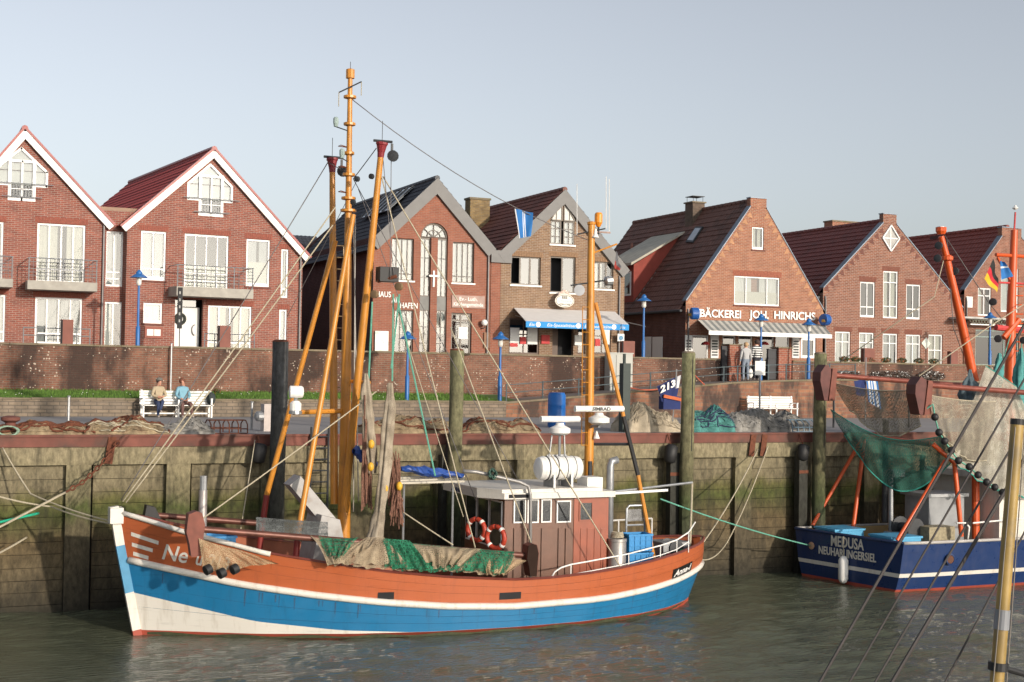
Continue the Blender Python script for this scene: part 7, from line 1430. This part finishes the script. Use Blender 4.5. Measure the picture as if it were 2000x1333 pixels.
def pose_stand(armL=(.25, -.06, .86), armR=(-.25, -.06, .86)):
    J = dict(pelvis=(0, 0, .95), spine=(0, .01, 1.14), chest=(0, .01, 1.33), neck=(0, 0, 1.5), head=(0, -.02, 1.61), crown=(0, 0, 1.69), nose=(0, -.11, 1.6))
    for s, k in (('L', 1), ('R', -1)):
        a = armL if k == 1 else armR; J['sh'+s] = (.18*k, .0, 1.41); J['el'+s] = (.25*k, .03, 1.13); J['wr'+s] = a; d = (V(a)-V(J['el'+s])).normalized(); J['pm'+s] = tuple(V(a)+d*.08)
        J['hp'+s] = (.1*k, 0, .9); J['kn'+s] = (.11*k, -.02, .5); J['an'+s] = (.11*k, .02, .09); J['to'+s] = (.12*k, -.14, .045)
    return J
skin_m = mat('skin', (.5, .25, .17), .6, var=.06); jeans = mat('dark_blue_jeans', (.03, .045, .1), .9); brownt = mat('brown_trousers', (.14, .075, .065), .9); shoe_m = mat('shoe_pale', (.35, .3, .27), .7)
beige_j = mat('beige_jacket', (.42, .34, .23), .9, var=.12, scale=9); blue_j = mat('light_blue_jacket', (.19, .38, .48), .85, var=.12, scale=9); hair_b = mat('reddish_brown_hair', (.15, .055, .03), .8); hair_bl = mat('blond_hair', (.5, .33, .18), .8); hair_d = mat('dark_hair', (.05, .03, .025), .8)
xa = onY(311, 800, 13.0).x; xb = onY(358, 800, 13.0).x
person('seated person in beige jacket and cap with crossed jeans legs on the bench', (xa, 13.2, DECK-.02), math.radians(8), pose_sit(armL=(.02, -.22, .74), armR=(-.04, -.2, .76), kneeL=(.02, -.42, .6), footL=(-.1, -.5, .28), turn=1), [skin_m, beige_j, jeans, shoe_m], hair_d, hat=mat('grey_cap', (.16, .15, .13), .9))
person('seated person in light blue jacket and brown trousers with hands on knees', (xb, 13.2, DECK-.02), math.radians(6), pose_sit(armL=(.1, -.3, .68), armR=(-.1, -.3, .68), kneeL=(.2, -.42, .52), footL=(.24, -.38, .1), kneeR=(-.12, -.44, .52), footR=(-.14, -.5, .1), turn=-1), [skin_m, blue_j, brownt, shoe_m], hair_b)
stripe_m, t_, b_ = base('black_white_striped_shirt'); tc_ = nn(t_, 'ShaderNodeTexCoord'); wv_ = nn(t_, 'ShaderNodeTexWave', wave_type='BANDS', bands_direction='Z'); wv_.inputs['Scale'].default_value = 3.2; rp_ = nn(t_, 'ShaderNodeValToRGB'); rp_.color_ramp.interpolation = 'CONSTANT'; rp_.color_ramp.elements[0].color = (.02, .02, .025, 1); rp_.color_ramp.elements[1].position = .5; rp_.color_ramp.elements[1].color = (.72, .72, .7, 1)
t_.links.new(tc_.outputs['Object'], wv_.inputs['Vector']); t_.links.new(wv_.outputs[0], rp_.inputs[0]); t_.links.new(rp_.outputs[0], b_.inputs['Base Color']); b_.inputs['Roughness'].default_value = .9
for lb, x_, yf, Y_, rz, cols, hc in (('standing person in pale grey top and jeans seen from behind at the gateway', 1456, 742, 15.6, 172, [skin_m, mat('grey_hoodie', (.42, .42, .42), .9, var=.08), mat('pale_jeans', (.22, .26, .32), .9), shoe_m], hair_bl), ('standing person in black and white striped shirt seen from behind at the gateway', 1477, 742, 15.8, 188, [skin_m, stripe_m, mat('dark_trousers', (.03, .03, .04), .9), shoe_m], hair_d)):
    q = onY(x_, yf, Y_); person(lb, (q.x, Y_, rampz(q.x)-.05), math.radians(rz), pose_stand(), cols, hc, scale=1.0 if x_ < 1470 else 1.06)
# dark bag on the bench end
q = onY(413, 785, 13.1); t = thing('bag', 'dark backpack on the bench end beside the light blue jacket', 'bag', (q.x, 13.1, DECK+.45)); MB().ball((q.x, 13.2, DECK+.68), (.17, .14, .24), 10, 8).build('bag_body', mat('dark_bag', (.03, .04, .04), .8), t, smooth=True); MB().tube([(q.x-.08, 13.08, DECK+.85), (q.x-.1, 13.0, DECK+.7), (q.x-.08, 13.06, DECK+.52)], .018, 5).build('strap', MATS['dark_bag'], t)
t = thing('white_bag', 'white carrier bag held beside the striped shirt', 'bag', onY(1466, 742, 15.75)); q = onY(1466, 735, 15.75); MB().ball((q.x, 15.75, q.z+.12), (.13, .08, .22), 8, 6).build('bag_body', white, t, smooth=True); MB().tube([(q.x-.05, 15.75, q.z+.3), (q.x, 15.75, q.z+.42), (q.x+.05, 15.75, q.z+.3)], .01, 4).build('handle', white, t)
# ================================================================== NET HEAPS ON THE QUAY EDGE
HF = {}
def heap(lb, x0, x1, yt, Y, dp, mtl, seed=0, bumps=5, name='net_heap', prof=None, strands=70):
    a, b = onY(x0, 848, Y), onY(x1, 848, Y); h = (onY((x0+x1)/2, yt, Y+dp*.4).z-DECK)*.95; r_ = random.Random(seed); ph = [r_.uniform(0, 6.28) for _ in range(10)]; L_ = b.x-a.x
    def f(u, v):
        e = max(0, math.sin(math.pi*min(1, max(0, u))))**.3; c = max(0, 1-(2*v-1)**2)**.5; pr = 1 if prof is None else float(np.interp(u, [p[0] for p in prof], [p[1] for p in prof]))
        n = .72+.13*math.sin(u*bumps*2.1+ph[0]+v*2)+.07*math.sin(u*bumps*4.3+ph[1]-v*4)+.05*math.sin(u*bumps*9+v*9+ph[2])+.035*math.sin(u*47+v*17+ph[3])+.03*math.sin(u*83-v*31+ph[6])
        return V((a.x+L_*u+.05*math.sin(v*5+ph[4]), Y+dp*v+.08*math.sin(u*19+ph[5]), DECK+.005+h*e*c*n*pr))
    m_ = MB(); m_.grid(f, max(40, int(L_*22)), 22)
    for k in range(strands):
        u, v = r_.uniform(.04, .9), r_.uniform(.03, .7); th = r_.uniform(0, 6.28); P = []
        for q in range(9):
            P.append(f(min(.98, max(.02, u)), min(.97, max(.02, v)))+V((0, -.01, .012))); th += r_.uniform(-.7, .7); u += .1/L_*math.cos(th)*1.3; v += .05*math.sin(th)
        m_.tube(P, .011, 4)
    HF[lb] = (f, L_); return tag(m_.build(name, mtl, None, smooth=True, fix=False), lb, 'net heap')
def lying(lb, heap_lb, n, mtl, r_, seed, name, cat, u0=0.0, u1=1.0, wig=.5, ln=14):
    """chains or ropes lying on a heap, following its surface"""
    f, L_ = HF[heap_lb]; rr = random.Random(seed); m_ = MB()
    for k in range(n):
        u, v = rr.uniform(u0, u1), rr.uniform(.05, .5); th = rr.choice((0, 3.14))+rr.uniform(-.8, .8); P = []
        for q in range(ln): P.append(f(min(.985, max(.015, u)), min(.9, max(.02, v)))+V((0, -.02, r_*.8))); th += rr.uniform(-wig, wig); u += .13/L_*math.cos(th); v += .05*math.sin(th)
        m_.tube(P, r_, 5)
    return tag(m_.build(name, mtl, None, smooth=True), lb, cat)
hb = mat('tan_net_heap', (.3, .23, .14), .95, var=.4, scale=7, bump=.8, bscale=35, dirt=(.14, .08, .05), dscale=3, damt=.7); hg = mat('grey_net_heap', (.26, .25, .23), .95, var=.35, scale=7, bump=.8, bscale=35); hbg = mat('beige_net_heap', (.4, .34, .25), .95, var=.25, scale=5, bump=.7, bscale=40); ht = mat('teal_net_heap', (.07, .23, .21), .95, var=.35, scale=6, bump=.7, bscale=40)
heap('low brown net heap with rusty chains beside the red-brown bollard', -10, 190, 818, .5, 1.3, hb, 1, 7); heap('tan net heap spread along the quay edge below the bench', 165, 335, 808, .5, 1.5, hb, 2, 6); heap('grey net heap on the quay in front of the seated people', 320, 425, 812, .5, 1.4, hg, 3, 4); heap('brown net heap on the quay behind the ochre booms', 715, 905, 805, .5, 1.5, hb, 4, 6); heap('brown tangled net heap behind the wheelhouse planks', 905, 1060, 812, .5, 1.3, hb, 5, 5)
heap('beige net heap below the numbered marker flag', 1226, 1336, 781, .8, 1.2, hbg, 6, 3, prof=((0, 1.1), (.25, 1.1), (.5, 1.0), (1, 1.1))); heap('teal net heap beside the split olive pile', 1352, 1450, 780, .9, 1.2, ht, 7, 3, prof=((0, 1), (.4, 1.0), (1, .8))); heap('grey-beige net heap beside the thin sign pole', 1425, 1530, 787, .9, 1.4, hg, 8, 3, prof=((0, .8), (.55, 1.1), (1, .9))); heap('flat grey net heap reaching the split pile by the blue boat', 1500, 1592, 800, .9, 1.3, hg, 9, 3)
H1_, H2_, H4_, H5_, HT_, HG_ = 'low brown net heap with rusty chains beside the red-brown bollard', 'tan net heap spread along the quay edge below the bench', 'brown net heap on the quay behind the ochre booms', 'brown tangled net heap behind the wheelhouse planks', 'teal net heap beside the split olive pile', 'flat grey net heap reaching the split pile by the blue boat'
lying('rusty chains draped over the net heap beside the red-brown bollard', H1_, 12, rust, .032, 1, 'rusty_chain', 'chain', ln=18, wig=.6); lying('rusty bent chains on the net heap below the bench', H2_, 9, rust, .03, 2, 'rusty_chain', 'chain', ln=16, wig=.6); lying('rusty chains on the brown net heap behind the ochre booms', H4_, 6, rust, .026, 4, 'rusty_chain', 'chain'); lying('rusty chains lying on the brown net heap behind the planks', H5_, 9, rust, .028, 3, 'rusty_chain', 'chain', ln=16, wig=.6)
lying('pale rope lying over the tan net heap', H2_, 5, rope_c, .02, 7, 'rope', 'rope', ln=22, wig=.35); lying('frayed blue-black rope ends below the teal net', HT_, 14, mat('blue_black_rope', (.03, .04, .09), .9), .018, 5, 'rope_ends', 'rope', .5, 1); lying('dark rope ends at the foot of the flat grey net heap', HG_, 10, dsteel, .02, 6, 'rope_ends', 'rope', 0, .6)
rope('coiled_rope', 'pale green rope coil on the quay edge before the red-brown bollard', [onY(16+20*math.cos(t)*(1-.1*math.sin(t*1.3)), 842+9*math.sin(t), .3+.15*math.sin(t*1.9)) for t in np.linspace(0, 44, 110)], .02, mat('sage_rope', (.25, .36, .27), .9), n=1)
q = onY(20, 835, .9); t = thing('mooring_bollard', 'red-brown mooring bollard behind the pale green rope coil', 'bollard', (q.x, .9, DECK)); MB().lathe((q.x, .9, DECK), [(.2, 0), (.14, .06), (.13, .3), (.24, .36), (.24, .44), (.1, .48)], 14).build('bollard_body', redsteel, t, smooth='auto'); MB().lathe((q.x, .9, DECK), [(.28, 0), (.28, .03)], 14).build('base_plate', rust, t)
def cage(lb, x0, x1, y0, y1, Y, dp, mtl):
    a, b = onY(x0, y1, Y), onY(x1, y0, Y); t = thing('trap_cage', lb, 'cage', (a.x, Y, DECK)); h = b.z-DECK
    for k in range(5):
        x = a.x+(b.x-a.x)*k/4; MB().tube([(x, Y, DECK+.02), (x, Y+.02, DECK+h*.7), (x, Y+dp*.3, DECK+h), (x, Y+dp*.7, DECK+h), (x, Y+dp, DECK+h*.7), (x, Y+dp, DECK+.02)], .018, 5).build('hoop', mtl, t)
    for yy, zz in ((0, .02), (0, .4*h), (.3*dp, h), (.7*dp, h), (dp, .4*h)): MB().tube([(a.x, Y+yy, DECK+zz), (b.x, Y+yy, DECK+zz)], .014, 5).build('rod', mtl, t)
cage('blue wire trap cage on the quay edge beside the split pile by the blue boat', 1548, 1592, 821, 848, .7, .7, mat('blue_grey_wire', (.18, .27, .34), .5)); cage('rusty iron frame cage on the quay left of the power pedestal', 412, 484, 822, 851, .6, .8, rust)
c = onY(1087, 815, 4.5); t = thing('blue_barrel', 'blue plastic barrel on the quay behind the radars', 'barrel', (c.x, 4.5, DECK)); zt = onY(1087, 769, 4.5).z; r_ = .3; Hh = zt-DECK
MB().lathe((c.x, 4.5, DECK), [(.9*r_, 0), (r_, .06), (r_, Hh*.3), (r_*1.04, Hh*.33), (r_, Hh*.36), (r_, Hh*.64), (r_*1.04, Hh*.67), (r_, Hh*.7), (r_, Hh-.06), (r_*.9, Hh)], 18).build('barrel_body', mat('blue_barrel_plastic', (.01, .12, .42), .4), t, smooth='auto'); MB().lathe((c.x, 4.5, zt), [(r_*.88, 0), (r_*.88, .03), (.05, .04)], 16).build('lid', MATS['blue_barrel_plastic'], t)
fp = thing('flag_buoy', 'dark blue numbered marker flag on a pole with orange band among the nets', 'flag', onY(1310, 846, 1.0)); p = onY(1312, 846, 1.0)
navyf = mat('navy_flag_cloth', (.012, .025, .12), .8, var=.15)
MB().tube([(p.x, 1.0, DECK), (p.x+.15, 1.0, DECK+2.0)], .02, 6).build('pole', steel, fp)
fq = Q((1283, 755, 1.0), (1329, 733, 1.0), (1320, 782, 1.0), (1293, 786, 1.0)); flag('flag_cloth', None, fq, [navyf, fw_], lambda a, b: 1 if (a > .9 and b < .5) else 0, parent=None, amp=.03); fo = bpy.data.objects['flag_cloth']
for k in ('label', 'category'):
    if k in fo: del fo[k]
fo.parent = fp; fo.location = -V(fp.location)
mb = MB(); a, b = onY(1290, 768, .9), onY(1319, 754, .9); text_mb(mb, '213', .3, a, (b-a), (0, 0, 1), fit=(b-a).length, ext=.004, bold=.012); mb.build('lettering', white, fp, fix=False)
a, b = onY(1296, 800, .95), onY(1330, 775, .95); MB().box((a.x, .96, a.z), (b.x, 1.25, b.z)).build('float_cloth', navyf, fp); MB().bar(onY(1296, 774, .93), onY(1330, 781, .93), .06, .1).build('orange_band', mat('orange_band_cloth', (.5, .12, .04), .8), fp)
fp2 = thing('flag_buoy', 'dark and striped marker flags on a pole behind the sheer net', 'flag', onY(1690, 830, 5)); p = onY(1690, 830, 5); MB().tube([(p.x, 5, DECK), (p.x, 5, DECK+2.6)], .02, 6).build('pole', steel, fp2)
for nm, qd, ms_, sp_ in (('flag_cloth', Q((1668, 745, 5), (1690, 740, 5), (1688, 775, 5), (1672, 772, 5)), [navyf], None), ('striped_cloth', Q((1692, 745, 4.9), (1713, 742, 4.9), (1720, 800, 4.9), (1696, 785, 4.9)), [fb, fw_], lambda a, b: int(a*7) % 2)):
    o_ = flag(nm, None, qd, ms_, sp_, amp=.03)
    for k in ('label', 'category'):
        if k in o_: del o_[k]
    o_.parent = fp2; o_.location = -V(fp2.location)
rope('rope', 'orange rope slung along the ramp railing behind the numbered flag', [onY(1228, 757, 13.6), onY(1262, 762, 13.6), onY(1300, 758, 13.6)], .03, mat('orange_rope', (.45, .1, .05), .8), .03); rope('rope', 'orange rope hanging from the ramp railing above the teal net heap', [onY(1357, 733, 13.7), onY(1376, 752, 13.7)], .025, MATS['orange_rope'], .02)
for lb, x_, Y in (('dark short post on the quay behind the sheer net', 1628, 4.0), ('thin dark post on the quay beside the striped marker flag', 1775, 4.0)): q = onY(x_, 840, Y); t = thing('quay_post', lb, 'post', (q.x, Y, DECK)); MB().tube([(q.x, Y, DECK), (q.x, Y, DECK+1.0)], .04, 7).build('shaft', dsteel, t); MB().lathe((q.x, Y, DECK+1.0), [(.05, 0), (.05, .05)], 8).build('cap', dsteel, t)
# ================================================================== PLANTS ON THE RIGHT-HAND FLOOD WALL
leafm = mat('planter_leaves', (.07, .09, .035), .8, var=.5, scale=12); petal = mat('orange_petals', (.5, .16, .05), .8, var=.3, scale=15); drym = mat('dry_heather', (.13, .1, .085), .9, var=.5, scale=14)
def shrub(lb, c, r, n, mtl, seed, fl=None, name='shrub', cat='plant'):
    rr = random.Random(seed); t = thing(name, lb, cat, c); c = V(c); mbl, mbf, mbs = MB(), MB(), MB()
    for k in range(n):
        d = V((rr.gauss(0, 1), rr.gauss(0, 1), rr.gauss(0, 1))).normalized()*rr.uniform(.35, 1)**.5; p = c+V((d.x*r[0], d.y*r[1], r[2]*.9+d.z*r[2])); s = rr.uniform(.03, .07); a = V((rr.gauss(0, 1), rr.gauss(0, 1), rr.gauss(0, 1))).normalized(); b = a.orthogonal().normalized()
        (mbf if fl and rr.random() < .16 else mbl).add([p-a*s, p+b*s*.5, p+a*s, p-b*s*.5], [(0,1,2,3)])
    for k in range(7): mbs.tube([c, c+V((rr.uniform(-1, 1)*r[0], rr.uniform(-1, 1)*r[1], r[2]*1.5))], .008, 4)
    mbl.build('foliage', mtl, t, fix=False); mbs.build('stems', mat('stem_brown', (.07, .05, .03), .9), t)
    if fl and mbf.v: mbf.build('blossoms', fl, t, fix=False)
for k, x_ in enumerate((1650, 1672, 1700, 1732, 1762, 1795, 1825)):
    q = onY(x_, 708, 17.15); shrub('flowering pot plant with orange blossoms on the planted flood wall', (q.x, 17.18, 7.07), (.32, .14, .14), 260, leafm, 40+k, petal, 'flower_plant'); bpy.context.scene.collection.objects[-1]
for o in list(col.objects):
    if o.name.startswith('flower_plant') and o.parent is None: o['group'] = 'flowering plants along the flood wall'
for k, (lb, x_, w_) in enumerate((('dry heather bush on the flood wall face behind the brown beam shoe', 1655, 1.0), ('wide dry heather bush on the flood wall face below the diamond house', 1745, 1.5), ('dry heather bush on the flood wall face behind the orange boom', 1820, .9))):
    q = onY(x_, 735, 16.85); shrub(lb, (q.x, 16.88, q.z-.25), (w_, .12, .28), 900, drym, 60+k, white, 'heather_bush')
q = onY(423, 768, 16.5); shrub('small orange flower clump on the grass beside the bench', (q.x, 16.5, 5.28), (.14, .14, .1), 90, leafm, 80, mat('vivid_orange_petals', (.6, .14, .02), .8), 'flower_plant')
# ================================================================== FOREGROUND: mast and stays of a boat just below the frame
fgb = thing('sailing_boat', 'small boat with weathered yellow mast, black boom ring and dark wire stays', 'boat', (6.9, -25, 0))
fm_ = onY(1965, 1100, -26.0); ymast = mat('yellow_mast_paint', (.33, .22, .065), .45, var=.3, scale=3, dirt=(.16, .13, .08), dscale=2, damt=.7); mx_ = fm_.x; MY = -26.0
ztp = onY(1988, 830, MY).z; lean = (onY(1985, 850, MY).x-onY(1948, 1320, MY).x)/(onY(1985, 850, MY).z-onY(1948, 1320, MY).z)
def mp(z): return V((onY(1985, 850, MY).x+(z-onY(1985, 850, MY).z)*lean, MY, z))
zlo = onY(1950, 1230, MY).z
fmst = MB().tube([mp(1.0), mp(ztp)], [.074, .066], 18).build('mast', ymast, fgb, smooth='auto'); MB().tube([mp(ztp), mp(ztp+.06)], .07, 16).build('mast_cap', black, fmst); MB().tube([mp(zlo), mp(zlo+.2)], .077, 16).build('grey_sleeve', mat('grey_tape', (.24, .25, .27), .5), fmst); zb_ = onY(1940, 1303, MY).z
MB().tube([mp(zb_-.04), mp(zb_+.04)], .1, 16).build('boom_ring', black, fmst); MB().tube([mp(zb_), V((onY(2060, 1335, MY).x, MY, onY(2060, 1335, MY).z))], .03, 8).build('boom_arm', black, fmst)
for s in (-.12, .1): MB().tube([mp(1.0)+V((s, -.05, 0)), mp(ztp-.02)+V((s*.6, -.05, 0))], .007, 5).build('halyard', mat('halyard_grey', (.2, .18, .16), .7), fmst)
q0 = mp(1.0); hbm = MB(); hbm.grid(lambda a, b: V((mx_-3.0+7*a, MY+(2*b-1)*1.15*math.sin(math.pi*min(.93, .12+.88*a))**.7, .1+.75*abs(2*b-1)**1.5+.25*(2*a-1)**2)), 24, 12); hbm.build('hull', b_wh, fgb, smooth=True, fix=False, thick=.05)
hbm = MB(); hbm.grid(lambda a, b: V((mx_-2.8+6.6*a, MY+(2*b-1)*1.0*math.sin(math.pi*min(.93, .12+.88*a))**.7, .8)), 20, 4); hbm.build('deck', b_dk, fgb, fix=False); MB().box((mx_-.12, MY-.12, .75), (mx_+.12, MY+.12, 1.02)).build('mast_step', dsteel, fgb)
# stays: run from the stem of that boat up to a spar out of frame on the right
for k, (x0, y0, x1, y1, r_) in enumerate(((1597, 1340, 2035, 575, .016), (1655, 1340, 2030, 690, .011), (1705, 1340, 2030, 780, .012), (1738, 1340, 2035, 838, .02), (1842, 1340, 2030, 985, .011))):
    a, b = onY(x0, y0, -25.6), onY(x1, y1, -25.6); d = (a-b); a2 = a+d*((a.z-.9)/max(.01, (b.z-a.z))); MB().tube([a2, b, b+(b-a)*.35], r_, 6).build('stay_wire', mat('brown_grey_wire', (.05, .042, .04), .7), fgb)
